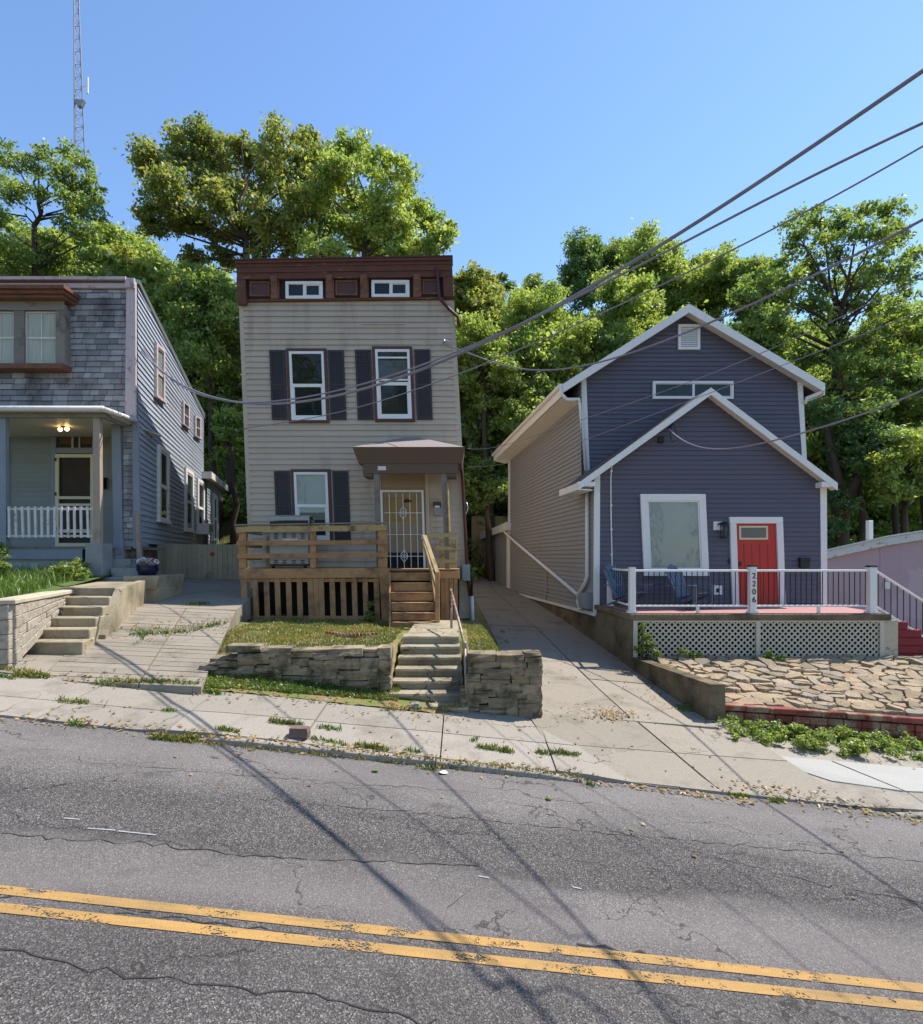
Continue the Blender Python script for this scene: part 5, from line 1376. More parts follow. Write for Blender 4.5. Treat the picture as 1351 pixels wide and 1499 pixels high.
# roofs: slabs with thickness along the gables
def gable(plane, ap, le, re, back, name, th=.16, over=.30, dx=0.0, trim=10.0):
    """pixel apex and eave tips of the upper roof line; runs back along the side direction"""
    y0 = plane.C.y-over
    P = front(y0)
    A, Lp, Rp = P.pt(*ap), P.pt(*le), P.pt(*re)
    k = V(DIRR.x/DIRR.y*(back-y0), back-y0, 0)
    g = bpy.data.objects
    root = None
    t = V(0, 0, -th)
    mbr = MB()
    mbr.hexa([Lp+t, A+t, A+t+k, Lp+t+k, Lp, A, A+k, Lp+k]); mbr.hexa([A+t, Rp+t, Rp+t+k, A+t+k, A+V(0, 0, .0), Rp, Rp+k, A+k])
    root = mbr.build(name, M['roof'], bh)
    f = trim*y0/F
    m2 = MB(); o = V(0, -.03, 0)
    for a, b in ((Lp, A), (A, Rp)):
        m2.hexa([a+V(0, -.035, -f), b+V(0, -.035, -f), b+V(0, -.003, -f), a+V(0, -.003, -f), a+V(0, -.035, .012), b+V(0, -.035, .012), b+V(0, -.003, .012), a+V(0, -.003, .012)])
    m2.build('rake_board', M['white'], root)
    m2 = MB()
    for a, b in ((Lp, A), (A, Rp)):
        d = V(0, 0, -th-.004); m2.hexa([a+d+V(0, 0, -.02), b+d+V(0, 0, -.02), b+d+V(0, over-.02, -.02), a+d+V(0, over-.02, -.02), a+d, b+d, b+d+V(0, over-.02, 0), a+d+V(0, over-.02, 0)])
    m2.build('soffit', M['cream'], root)
    return root, A, Lp, Rp, k
rU, A, Lp, Rp, k = gable(FU, (1008, 446), (824, 563), (1206, 562), BK+.25, 'main_roof', trim=12)
# white eave fascia and sloped soffit running back along the left side
mb = MB(); t0 = V(0, 0, -.30)
mb.hexa([Lp+t0+V(-.03, 0, 0), Lp+t0, Lp+t0+k, Lp+t0+k+V(-.03, 0, 0), Lp+V(-.03, 0, .02), Lp+V(0, 0, .02), Lp+k+V(0, 0, .02), Lp+k+V(-.03, 0, .02)])
mb.tube([Lp+V(-.07, 0, -.03), Lp+k+V(-.07, 0, -.03)], .06, 8)
mb.build('eave_fascia', M['white'], rU)
mb = MB(); wx = Rx(D3)-Lp.x+.0
q = [Lp+t0+V(0, .30, 0), Lp+V(wx+.02, .30, -.42), Lp+V(wx+.02, .30, -.42)+k-V(0, .30, 0), Lp+t0+k]
mb.prism(q, (0, 0, .03)); mb.build('soffit', M['cream'], rU)
mb = MB(); mb.hexa([Rp+t0, Rp+t0+V(.03, 0, 0), Rp+t0+k+V(.03, 0, 0), Rp+t0+k, Rp+V(0, 0, .02), Rp+V(.03, 0, .02), Rp+k+V(.03, 0, .02), Rp+k+V(0, 0, .02)])
q = [Rp+t0+V(0, .30, 0), Rp+t0+k, Rp+V(-.4, 0, -.42)+k, Rp+V(-.4, .30, -.42)]; mb.prism(q, (0, 0, .03))
mb.build('eave_fascia', M['white'], rU)
rF, A2, L2, R2, k2 = gable(FR, (1040, 568.5), (846, 708), (1225, 708), D3-.01, 'porch_roof', trim=10, th=.12, over=.26)
mb = MB(); t0 = V(0, 0, -.15); mb.hexa([L2+t0+V(-.02, 0, 0), L2+t0, L2+t0+k2, L2+t0+k2+V(-.02, 0, 0), L2+V(-.02, 0, .02), L2+V(0, 0, .02), L2+k2+V(0, 0, .02), L2+k2+V(-.02, 0, .02)])
q = [L2+t0, L2+t0+k2, L2+V(.36, 0, -.17)+k2, L2+V(.36, 0, -.17)]; mb.prism(q, (0, 0, .03)); mb.build('eave_fascia', M['white'], rF)
mb = MB(); P = front(D2-.28); P.rect(mb, 1203, 705, 1225, 713, -.5, 0); mb.build('eave_return', M['white'], rF, bevel=.01)
mb = MB(); P.rect(mb, 846, 705, 872, 712, -.8, 0); mb.build('eave_return', M['white'], rF, bevel=.01)
# corner boards
for pl_, pts in ((FR, [(869.5, 698), (878, 692), (877, 898), (868.5, 900)]), (FR, [(1199.5, 696), (1209, 702), (1210, 889), (1201, 889)]),
                 (FU, [(849.5, 553), (857.5, 548), (863, 694), (855, 697)]), (FU, [(1165.5, 547), (1173.5, 552), (1180, 672), (1173, 672)])):
    mb = MB(); pl_.poly(mb, pts, -.02, .035); mb.build('corner_board', M['white'], bh)
mb = MB(); SR.poly(mb, [(747.5, 668), (745, 668), (745, 866), (747.5, 867)], 0, .04); mb.build('corner_board', M['white'], bh)
mb = MB(); SR.poly(mb, [(745, 864), (873, 897), (873, 902), (745, 867)], .0, .05); mb.build('base_trim', M['white'], bh)
# foundation curb along the driveway
mb = MB(); n = 10
for i in range(n):
    ya, yb = D2+(BK-D2)*i/n, D2+(BK-D2)*(i+1)/n
    mb.hexa([(along(RP, ya)[0]-.02, ya, .0), (XR+2, ya, .0), (XR+2, yb, .2), (along(RP, yb)[0]-.02, yb, .2),
             (min(along(RP, ya)[0]+.04, Rx(ya)-.02), ya, .93), (XR+2, ya, .935), (XR+2, yb, .955), (min(along(RP, yb)[0]+.04, Rx(yb)-.02), yb, .95)])
mb.build('foundation', M['mosswall'], bh)
# downspouts
mb = MB(); y = D3-.3
mb.tube([Lp+V(-.05, .02, -.08), Lp+V(-.03, .03, -.25), Lp+V(.12, .08, -.38), FU.pt(846, 586, .12), FU.pt(849, 600, .10), FU.pt(856, 690, .10)], .05, 8); mb.build('downspout', M['white'], bh, True)
mb = MB(); mb.tube([Rp+V(.0, .02, -.08), Rp+V(-.05, .05, -.22), FU.pt(1178, 584, .1), FU.pt(1176, 592, .07)], .05, 8); mb.build('downspout', M['white'], bh, True)
mb = MB(); mb.tube([SR.pt(864.5, 708, .09), SR.pt(864.5, 842, .09), SR.pt(862, 852, .09), SR.pt(851.5, 869, .09), SR.pt(850, 878, .09), SR.pt(857, 892, .15)], .05, 8); mb.build('downspout', M['white'], bh, True)
mb = MB(); mb.tube([SR.pt(742.5, 768, .16), SR.pt(741, 777, .15), SR.pt(758, 794, .09), SR.pt(851, 871, .09)], .055, 8); mb.build('downspout', M['white'], bh, True)
mb = MB(); SR.poly(mb, [(856, 868), (868, 867), (868, 892), (856, 889)], .0, .18); mb.build('utility_box', M['greybox'], bh, bevel=.015)
mb = MB(); mb.tube([SR.pt(802, 838, .02), SR.pt(803, 862, .02), SR.pt(800, 882, .03)], .012, 5); mb.build('hanging_cord', M['black'], bh)
mb = MB(); mb.tube([FR.pt(900, 674, .03), FR.pt(895, 682, .03), FR.pt(893.5, 700, .03), FR.pt(894, 760, .03), FR.pt(895.5, 828, .03)], .016, 6)
for y_ in (690, 740, 775, 812): a = FR.pt(894.3, y_, .03); mb.box(a.x-.03, a.x+.03, a.y-.022, a.y+.03, a.z-.012, a.z+.012)
mb.build('conduit', M['white'], bh)
mb = MB(); p = FR.pt(978, 624, .32); mb.tube([FR.pt(978, 628, .02), p, p-V(0, 0, .05)], .02, 8); mb.tube([p, p+V(-.07, 0, -.28), p+V(.0, .02, -.46), p+V(.12, 0, -.40), p+V(.03, 0, -.02)], .012, 6)
FR.rect(mb, 963, 640, 970, 649, .016, .09); mb.build('service_bracket', M['black'], bh)
# gable vent, wide window
vt = MB(); FU.frame(vt, 991.5, 476, 1023.5, 513, 4, .01, .08); vent = vt.build('gable_vent', M['white'], bh, bevel=.006)
mb = MB()
for i in range(9):
    a, b = FU.pt(995.5, 484+3.05*i), FU.pt(1019.5, 481+3.05*i)
    mb.hexa([(a.x, D3-.075, a.z), (b.x, D3-.075, a.z), (b.x, D3-.067, a.z), (a.x, D3-.067, a.z), (a.x, D3-.036, b.z+.01), (b.x, D3-.036, b.z+.01), (b.x, D3-.029, b.z+.01), (a.x, D3-.029, b.z+.01)])
mb.build('louvres', M['white'], vent)
def plain_window(plane, x0, y0, x1, y1, w, mull, back, name='window', backmat='darkroom', lw=1.0, L=0.0, parent=bh):
    mb = MB(); plane.frame(mb, x0, y0, x1, y1, w, .0, .085, L); c = mb.build(name, M['white'], parent, bevel=.005)
    mb = MB()
    for m_, mw in mull: plane.rect(mb, m_-mw/2, y0+w, m_+mw/2, y1-w, .035, .062)
    plane.frame(mb, x0+w+L*w, y0+w, x1-w+L*w, y1-w, lw, .035, .06, L); mb.build('sash', M['white'], c)
    mb = MB(); plane.rect(mb, x0+w+L*w, y0+w, x1-w+L*w, y1-w, .042, .044, L); mb.build('pane', M['glass'], c)
    mb = MB(); plane.rect(mb, x0+w+L*w, y0+w, x1-w+L*w, y1-w, .034, .038, L); mb.build('blind' if backmat == 'blind' else 'dark_room', M[backmat], c)
    return c
plain_window(FU, 954.5, 559, 1072, 585, 3.4, ((1014, 3.4),), None)
plain_window(FR, 936, 723.5, 1031, 843, 10.0, (), None, 'picture_window', 'blind', 1.8, .045)
# red door
tr = MB(); FR.frame(tr, 1066, 757, 1143.5, 889, 9.5, .0, .085, .035, bottom=False); dtr = tr.build('door_frame', M['white'], bh, bevel=.006)
mb = MB(); FR.poly(mb, [(1075.3, 766.5), (1134.5, 766.5), (1139, 889), (1080, 889)], .02, .0352); rd_ = mb.build('red_door', M['red'], dtr)
mb = MB(); FR.frame(mb, 1080.5, 770, 1122.5, 790, 2.6, .036, .05, .02); mb.build('light_frame', M['creampaint'], rd_)
mb = MB(); FR.rect(mb, 1083, 772.5, 1120, 787.5, .036, .038); mb.build('dark_room', M['roomgrey'], rd_)
mb = MB(); FR.rect(mb, 1083, 772.5, 1120, 787.5, .041, .043); mb.build('pane', M['glass'], rd_)
mb = MB()
for x in (1087, 1098.5, 1110, 1121.5): FR.poly(mb, [(x, 796), (x+1.1, 796), (x+3.6, 885), (x+2.5, 885)], .0355, .0375)
mb.build('painted_groove_shade', mat('groove_shadow_red', lin((140, 38, 32)), .6, .05, 3), rd_)  # raised strips with the groove shade painted in darker red
mb = MB(); p = FR.pt(1081.5, 835, .05); mb.lathe(p-V(0, 0, .03), [(.012, 0), (.026, .02), (.026, .04), (.012, .06)], 10); FR.rect(mb, 1079.6, 822, 1083.6, 829, .036, .055); mb.build('knob', M['brass'], rd_)
# lantern, mailbox, outlet, doorbell
mb = MB(); FR.rect(mb, 1043.5, 763.5, 1056, 776, .016, .04); ln = mb.build('wall_lantern', M['white'], bh, bevel=.004)
mb = MB(); c = FR.pt(1056, 776, .16); mb.tube([FR.pt(1049.5, 768, .04), FR.pt(1053, 765.5, .12), c+V(0, 0, .17)], .018, 6)
mb.lathe(c+V(0, 0, -.22), [(.02, 0), (.10, .02), (.10, .045), (.09, .045)], 14); mb.lathe(c+V(0, 0, .12), [(.11, 0), (.115, .03), (.07, .06), (.02, .085)], 14)
for i in range(6):
    a = i*math.pi/3; mb.tube([c+V(.095*math.cos(a), .095*math.sin(a), -.18), c+V(.095*math.cos(a), .095*math.sin(a), .13)], .007, 5)
mb.build('cage', M['black'], ln)
mb = MB(); mb.lathe(c+V(0, 0, -.17), [(.07, 0), (.075, .15), (.07, .28)], 14); mb.build('globe', M['glass'], ln, True)
mb = MB(); FR.rect(mb, 1168, 820, 1181.5, 831, .016, .12); m_ = mb.build('wall_mailbox', M['black'], bh, bevel=.012)
mb = MB(); FR.rect(mb, 1167.2, 816.5, 1182.3, 821, .016, .135); mb.build('lid', M['black'], m_, bevel=.012)
mb = MB(); FR.rect(mb, 1043, 857, 1056, 870.5, .016, .05); vm = mb.build('wall_vent', M['white'], bh, bevel=.006)
mb = MB(); FR.rect(mb, 1047, 861, 1052, 867, .0505, .058); mb.build('socket', M['black'], vm)
mb = MB(); FR.rect(mb, 1064.5, 817.5, 1068.5, 825.5, .071 if False else .016, .03); mb.build('doorbell', M['black'], bh)
# rear low wing
RW = Plane(SR.pt(745, 800)+NR*.01, DIRR, NR)
q = [RW.pt(745, 770), RW.pt(697.5, 792), RW.pt(697.5, 862), RW.pt(745, 868)]
mb = MB(); mb.prism([p-NR*.02 for p in q], -NR*4); rwb = mb.build('rear_wing', M['greyside'], bh)
mb = MB(); RW.siding(mb, [(745, 770), (697.5, 792), (697.5, 862), (745, 866)], .125, .03); mb.build('side_wall', M['greyside'], rwb, normals=False)
mb = MB(); q = [RW.pt(748, 764, .0), RW.pt(695, 787, .0), RW.pt(695, 794, .0), RW.pt(748, 776, .0)]; mb.prism([p-NR*.8 for p in q], NR*1.0); mb.build('eave_fascia', M['white'], rwb)
mb = MB(); RW.poly(mb, [(743, 776), (745.5, 776), (745.5, 868), (743, 868)], 0, .05); RW.poly(mb, [(697.5, 793), (700, 792), (700, 862), (697.5, 862)], 0, .05); mb.build('corner_board', M['white'], rwb)

# ------------------------------------------------------------------ its porch
PD = 12.5; PP = front(PD)
zf2 = PP.pt(1100, 897).z
px0, px1 = PP.pt(922, 900).x, PP.pt(1303, 900).x
pc = thing('front_porch', 'concrete porch with pink floor and cream lattice skirt before the blue house', 'porch', (6.4, 12.6, .3))
mb = MB(); mb.hexa([(px0, PD-.05, zf2-.16), (px1, PD-.05, zf2-.16), (px1, D2-.02, zf2-.10), (px0-.30, D2-.02, zf2-.10), (px0, PD-.05, zf2-.03), (px1, PD-.05, zf2-.03), (px1, D2-.02, zf2+.0), (px0-.30, D2-.02, zf2+.0)])
slab = mb.build('slab', M['mosswall'], pc, bevel=.012)
mb = MB(); mb.hexa([(px0+.16, PD+.06, zf2-.027), (px1-.05, PD+.06, zf2-.027), (px1-.05, D2-.03, zf2+.003), (px0-.1, D2-.03, zf2+.003), (px0+.16, PD+.06, zf2-.017), (px1-.05, PD+.06, zf2-.017), (px1-.05, D2-.03, zf2+.012), (px0-.1, D2-.03, zf2+.012)])
mb.build('painted_floor', M['porchpink'], slab)
mb = MB(); mb.hexa([(px0+.02, PD, -.2), (px0+.3, PD, -.2), (px0+.05, D2-.03, .1), (px0-.24, D2-.03, .1), (px0+.02, PD, zf2-.165), (px0+.3, PD, zf2-.165), (px0+.05, D2-.03, zf2-.105), (px0-.24, D2-.03, zf2-.105)])
mb.build('side_wall', M['mosswall'], pc)
mb = MB(); PP.rect(mb, 1293.5, 907.5, 1315, 972, -.4, .0); mb.build('end_pier', M['cap'], pc, bevel=.01)
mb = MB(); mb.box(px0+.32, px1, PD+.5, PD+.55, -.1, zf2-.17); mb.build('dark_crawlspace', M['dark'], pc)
xl0, xl1 = PP.pt(926.5, 940).x, PP.pt(1293, 940).x; xm = PP.pt(1109, 940).x
ztop, zbot = PP.pt(1100, 904.5).z, PP.pt(1100, 970).z-.03
ztop = zf2-.165
lat = mat('cream_lattice', lin((194, 184, 164)), .55, .05, 4)
def lattice(x0, x1):
    mb = MB(); sp = .092; hw = .017
    for sgn, y0 in ((1, PD+.0), (-1, PD+.008)):
        c = x0-(ztop-zbot)-.1
        while c < x1+(ztop-zbot)+.1:
            # strip centre line: x = c + sgn*(z-zbot)
            pts = []
            a = (c, zbot); b = (c+sgn*(ztop-zbot), ztop)
            t0, t1 = 0.0, 1.0
            dx = b[0]-a[0]
            lo, hi = sorted(((x0-a[0])/dx, (x1-a[0])/dx)); t0 = max(t0, lo); t1 = min(t1, hi)
            if t1-t0 > .02:
                p = V(a[0]+dx*t0, y0, zbot+(ztop-zbot)*t0); q = V(a[0]+dx*t1, y0, zbot+(ztop-zbot)*t1)
                n = V(-(q-p).z, 0, (q-p).x).normalized()*hw; th = V(0, .0075, 0)
                mb.hexa([p-n, q-n, q-n+th, p-n+th, p+n, q+n, q+n+th, p+n+th])
            c += sp*1.414
    return mb
lattice(xl0+.06, xm-.02).build('lattice_panel', lat, pc); lattice(xm+.02, xl1-.06).build('lattice_panel', lat, pc)
mb = MB(); 
for a, b in ((xl0, xl0+.09), (xm-.045, xm+.045), (xl1-.09, xl1)): mb.box(a, b, PD-.035, PD-.008, zbot, ztop)
mb.box(xl0+.091, xl1-.091, PD-.03, PD-.009, zbot, zbot+.045); mb.box(xl0+.091, xl1-.091, PD-.03, PD-.009, ztop-.035, ztop)
mb.build('lattice_frame', lat, pc)
# railing
rg = thing('porch_railing', 'white porch railing with black balusters and numbered post on the right porch', 'railing', (6.4, PD+.1, zf2))
RD = 12.62; RP_ = front(RD)
zft = zf2-.016
def post(x, d, w, y0, capm=True):
    P = front(d); a, b = P.pt(x-w/2, y0), P.pt(x+w/2, y0)
    mb = MB(); mb.box(a.x, b.x, d-(b.x-a.x)/2, d+(b.x-a.x)/2, zft, a.z); p = mb.build('post', M['white'], rg, bevel=.008)
    cw = (b.x-a.x)/2+.012; cx_ = (a.x+b.x)/2
    if capm:
        m2 = MB(); m2.hexa([(cx_-cw, d-cw, a.z), (cx_+cw, d-cw, a.z), (cx_+cw, d+cw, a.z), (cx_-cw, d+cw, a.z), (cx_-cw*.8, d-cw*.8, a.z+.035), (cx_+cw*.8, d-cw*.8, a.z+.035), (cx_+cw*.8, d+cw*.8, a.z+.035), (cx_-cw*.8, d+cw*.8, a.z+.035)]); m2.build('cap', M['black'], p)
    m2 = MB(); m2.box(cx_-cw-.01, cx_+cw+.01, d-cw-.01, d+cw+.01, zft, zft+.05); m2.build('collar', M['white'], p)
    return p, cx_
p1, xp1 = post(925, RD, 9.0, 829.5); p2, xp2 = post(1101, RD, 9.5, 829.5); p3, xp3 = post(1275.5, RD, 10.5, 830)
p0, xp0 = post(892.5, 14.3, 7, 833, False)
ztr, zbr = RP_.pt(1000, 834).z, RP_.pt(1000, 887).z
def span_rail(a, b, da, db, n, za=(0, 0), supports=()):
    """top and bottom rail from (a,da) to (b,db) with n balusters"""
    A = V(a, da, 0); B = V(b, db, 0)
    mb = MB(); mb.bar(A+V(0, 0, ztr+za[0]-.02), B+V(0, 0, ztr+za[1]-.02), .06, .045); top = mb.build('top_rail', M['white'], rg, bevel=.006)
    mb = MB(); mb.bar(A+V(0, 0, zbr+za[0]), B+V(0, 0, zbr+za[1]), .05, .04)
    mb.build('bottom_rail', M['white'], rg, bevel=.005)
    for t in supports:
        p = A.lerp(B, t); mb = MB(); mb.box(p.x-.03, p.x+.03, p.y-.02, p.y+.02, zft, zbr-.02); mb.build('support_block', M['white'], rg)
    for i in range(n):
        t = (i+.5)/n; p = A.lerp(B, t); dz = za[0]+(za[1]-za[0])*t
        mb = MB(); mb.tube([p+V(0, 0, zbr+dz+.02), p+V(0, 0, ztr+dz-.04)], .010, 5, False); mb.build('baluster', M['black'], rg)
span_rail(xp1+.07, xp2-.07, RD, RD, 21, supports=(.55,)); span_rail(xp2+.07, xp3-.07, RD, RD, 21, supports=(.56,))
span_rail(xp0+.05, xp1, 14.3, RD+.08, 9)
sB = V(W(1440, 930, 12.6).x, RD, 0)
dzs = W(1440, 935, RD).z-ztr
span_rail(xp3+.08, sB.x, RD, RD, 17, (0, dzs))
# house number down the middle post
cu = []
nb = MB()
for i, chh in enumerate('2206'):
    c = bpy.data.curves.new('num', 'FONT'); c.body = chh; c.size = .175; c.extrude = .004; c.align_x = 'CENTER'; c.align_y = 'CENTER'
    to = bpy.data.objects.new('num', c); COL.objects.link(to)
    bpy.context.view_layer.update()
    me = bpy.data.meshes.new_from_object(to.evaluated_get(bpy.context.evaluated_depsgraph_get()))
    zc = RP_.pt(1101, 843+11.6*i).z
    nb.add([(xp2+v.co.x, RD-.086-v.co.z, zc+v.co.y) for v in me.vertices], [tuple(p.vertices) for p in me.polygons])
    bpy.data.objects.remove(to); bpy.data.curves.remove(c); bpy.data.meshes.remove(me)
nb.build('house_number', M['black'], p2)
# red entry steps
es = thing('red_steps', 'flaking dark red painted concrete steps at the right end of the porch', 'steps', (9.6, 13, .2))
for i in range(5):
    x0 = px1+.14+.30*i; mb = MB(); zt = zf2-.20-.175*i
    mb.box(x0 if i == 0 else px1+.14, x0+.31, 12.58+.003*i, 14.0+.003*i, -.3 if i == 4 else zt-.172, zt)
    mb.build('step', M['redpaint'], es, bevel=.012)
# two chairs on the porch
def adirondack(name, label, loc, rz):
    t = thing(name, label, 'chair', loc, 'slatted lounge chairs on the right porch')
    Rz = Matrix.Rotation(rz, 3, 'Z')
    def X(p): return Vector(loc)+Rz @ Vector(p)
    m1 = MB()
    for i in range(5):
        y = -.22+.11*i-.0
        m1.hexa([X(v) for v in ((-.24, y-.045, .22+.0), (.30, y-.045, .36), (.30, y+.045, .36), (-.24, y+.045, .22), (-.24, y-.045, .245), (.30, y-.045, .385), (.30, y+.045, .385), (-.24, y+.045, .245))])
    m1.build('seat', M['chair'], t)
    for i in range(5):
        f = i-2; y0 = f*.095; y1 = f*.135; h = 1.0-.045*f*f
        m1 = MB(); a = V(-.22, y0, .24); b = V(-.22-.42*h*.8, y1, .24+.78*h)
        n = V(0, 1, 0)*.043; n2 = V(0, 1, 0)*.058; tk = V(.02, 0, .008)
        m1.hexa([X(v) for v in (a-n, a+n, a+n+tk, a-n+tk, b-n2, b+n2, b+n2+tk, b-n2+tk)]); m1.build('back_slat', M['chair'], t)
    for s in (-1, 1):
        m1 = MB(); m1.hexa([X(v) for v in ((-.42, s*.36-.05, .52), (.36, s*.36-.07, .54), (.36, s*.36+.07, .54), (-.42, s*.36+.05, .52), (-.42, s*.36-.05, .545), (.36, s*.36-.07, .565), (.36, s*.36+.07, .565), (-.42, s*.36+.05, .545))]); m1.build('armrest', M['chair'], t)
        m1 = MB(); m1.hexa([X(v) for v in ((.25, s*.31-.015, 0), (.33, s*.31-.015, 0), (.33, s*.31+.015, 0), (.25, s*.31+.015, 0), (.22, s*.31-.015, .54), (.34, s*.31-.015, .54), (.34, s*.31+.015, .54), (.22, s*.31+.015, .54))]); m1.build('leg', M['chair'], t)
        m1 = MB(); m1.hexa([X(v) for v in ((-.62, s*.27-.013, 0), (-.50, s*.27-.013, 0), (-.50, s*.27+.013, 0), (-.62, s*.27+.013, 0), (.24, s*.27-.013, .27), (.32, s*.27-.013, .37), (.32, s*.27+.013, .37), (.24, s*.27+.013, .27))]); m1.build('leg', M['chair'], t)
    return t
zch = zf2-.002
adirondack('lounge_chair', 'grey blue slatted lounge chair in the left corner of the porch under the pale conduit', V(W(920, 880, 13.75).x, 13.75, zch), R(-52))
adirondack('lounge_chair', 'grey blue slatted lounge chair in front of the big white framed window', V(W(1012, 880, 13.6).x, 13.6, zch), R(-55))
tb = thing('side_table', 'tiny black side table beside the lounge chair below the white window', 'table', V(W(1012, 884, 13.2).x, 13.2, zch))
mb = MB(); tb_p = V(W(1012, 884, 13.2).x, 13.2, zch); mb.lathe(tb_p+V(0, 0, .15), [(.15, 0), (.16, .012), (.15, .025)], 16); mb.build('table_top', M['black'], tb)
for a in (0, 2.1, 4.2):
    mb = MB(); mb.tube([tb_p+V(.11*math.cos(a), .11*math.sin(a), .15), tb_p+V(.13*math.cos(a), .13*math.sin(a), 0)], .012, 6); mb.build('leg', M['black'], tb)

# ------------------------------------------------------------------ the low pink building at the right
pk = thing('pink_building', 'low faded pink building with a sloping white roof edge at far right', 'building', (11, 17, .3))
PK = front(16.6)
def back(pts, t, dep, drop):
    mb = MB(); mb.prism([PK.pt(x, y, t) for x, y in pts], (0, dep, -drop)); return mb
back([(1195, 815), (1290, 792), (1351, 783), (1480, 762), (1480, 960), (1195, 960)], 0, 4.9, 1.5).build('wall', M['pink'], pk)
rp = back([(1195, 808.5), (1290, 787), (1351, 777.5), (1480, 757), (1480, 770), (1351, 789), (1290, 799), (1195, 820)], .16, 5.2, 1.6).build('roof_edge', M['oldwhite'], pk)
back([(1195, 806), (1290, 784.5), (1351, 775), (1480, 754.5), (1480, 757), (1351, 777.4), (1290, 786.8), (1195, 808.4)], .22, 5.3, 1.63).build('roof', M['steel'], rp)
mb = MB(); PK.rect(mb, 1288, 797, 1320, 842, .001, .012); mb.build('covered_window', mat('pale_pink_panel', lin((180, 150, 156)), .7, .03, 2), pk)
mb = MB(); PK.rect(mb, 1293, 852, 1302, 862, .001, .05); mb.build('wall_box', M['white'], pk)
p = front(17.6).pt(1275, 790); mb = MB(); mb.box(p.x-.07, p.x+.07, 17.6, 17.74, .2, front(17.6).pt(1275, 762).z)
tag(mb.build('white_post', M['white'], bevel=.01), 'short white post standing behind the pink building roof', 'post')
# wooden fence far behind, between the houses
mb = MB(); x = W(690, 760, 33).x; rz_ = random.Random(1)
while x < W(752, 760, 33).x:
    zt = W(0, 755, 33).z+rz_.uniform(-.02, .02); mb.prism([V(x+.01, 33, .8), V(x+.13, 33, .8), V(x+.13, 33, zt-.06), V(x+.07, 33, zt), V(x+.01, 33, zt-.06)], (0, .03, 0)); x += .14
mb.box(W(690, 760, 33).x, W(752, 760, 33).x, 33.031, 33.08, W(0, 765, 33).z-.05, W(0, 765, 33).z+.05)
tag(mb.build('picket_fence', M['railwood']), 'tan pointed wooden fence at the back between the two houses', 'fence')
# ------------------------------------------------------------------ leaves, trees, undergrowth
def mesh_np(name, v, f4, m, parent=None, kind=None):
    """v (N,3) world coords, f4 (M,k) indices"""
    me = bpy.data.meshes.new(name); o = bpy.data.objects.new(name, me); COL.objects.link(o)
    if parent: o.parent = parent; off = np.array(origin(parent))
    else:
        off = np.array(((v[:, 0].min()+v[:, 0].max())/2, (v[:, 1].min()+v[:, 1].max())/2, v[:, 2].min())); o.location = off
    v = (v-off).astype(np.float32); k = f4.shape[1]
    me.vertices.add(len(v)); me.vertices.foreach_set('co', v.ravel())
    me.loops.add(f4.size); me.loops.foreach_set('vertex_index', f4.ravel().astype(np.int32))
    me.polygons.add(len(f4)); me.polygons.foreach_set('loop_start', np.arange(0, f4.size, k, dtype=np.int32)); me.polygons.foreach_set('loop_total', np.full(len(f4), k, dtype=np.int32))
    me.materials.append(m); me.update(calc_edges=True)
    if kind: o['kind'] = kind
    return o
def unit(a): return a/np.maximum(np.linalg.norm(a, axis=1, keepdims=True), 1e-9)
def leaf_quads(P, size, rng, up=.55, aspect=.55, droop=.25):
    """one rhombic leaf at every point"""
    n = len(P); s = size*rng.uniform(.6, 1.35, (n, 1))
    nrm = unit(rng.normal(size=(n, 3))+np.array([0, 0, up*1.6]))
    t = unit(np.cross(nrm, rng.normal(size=(n, 3)))); t[:, 2] -= droop; t = unit(t)
    b = unit(np.cross(nrm, t))
    A = P-t*s*.5; C = P+t*s*.5; B = P+b*s*aspect*.5-t*s*.06+nrm*s*.07; D = P-b*s*aspect*.5-t*s*.06+nrm*s*.07
    v = np.stack([A, B, C, D], 1).reshape(-1, 3); f = np.arange(4*n).reshape(-1, 4)
    return v, f
def ball(n, rng, pw=.45):
    d = unit(rng.normal(size=(n, 3))); return d*(rng.uniform(0, 1, (n, 1))**pw)
def crown_points(clumps, dens, rng, sub=9):
    """clumps: (center, radius); each is filled with sprays of leaves that leave gaps between them"""
    out = []
    for c, r in clumps:
        k = max(5, int(sub*rng.uniform(1.5, 2.4)))
        d = unit(rng.normal(size=(k, 3))); d[:, 2] = d[:, 2]*.8+.1
        sc_ = np.array(c)+d*r*(rng.uniform(.05, 1, (k, 1))**.6)*1.12
        for q in sc_:
            sr = r*rng.uniform(.22, .50); n = int(dens*1.6*sr*sr)+3
            p = rng.normal(size=(n, 3))*np.array([sr, sr, sr*.55])*.62
            out.append(q+p)
    return np.concatenate(out)
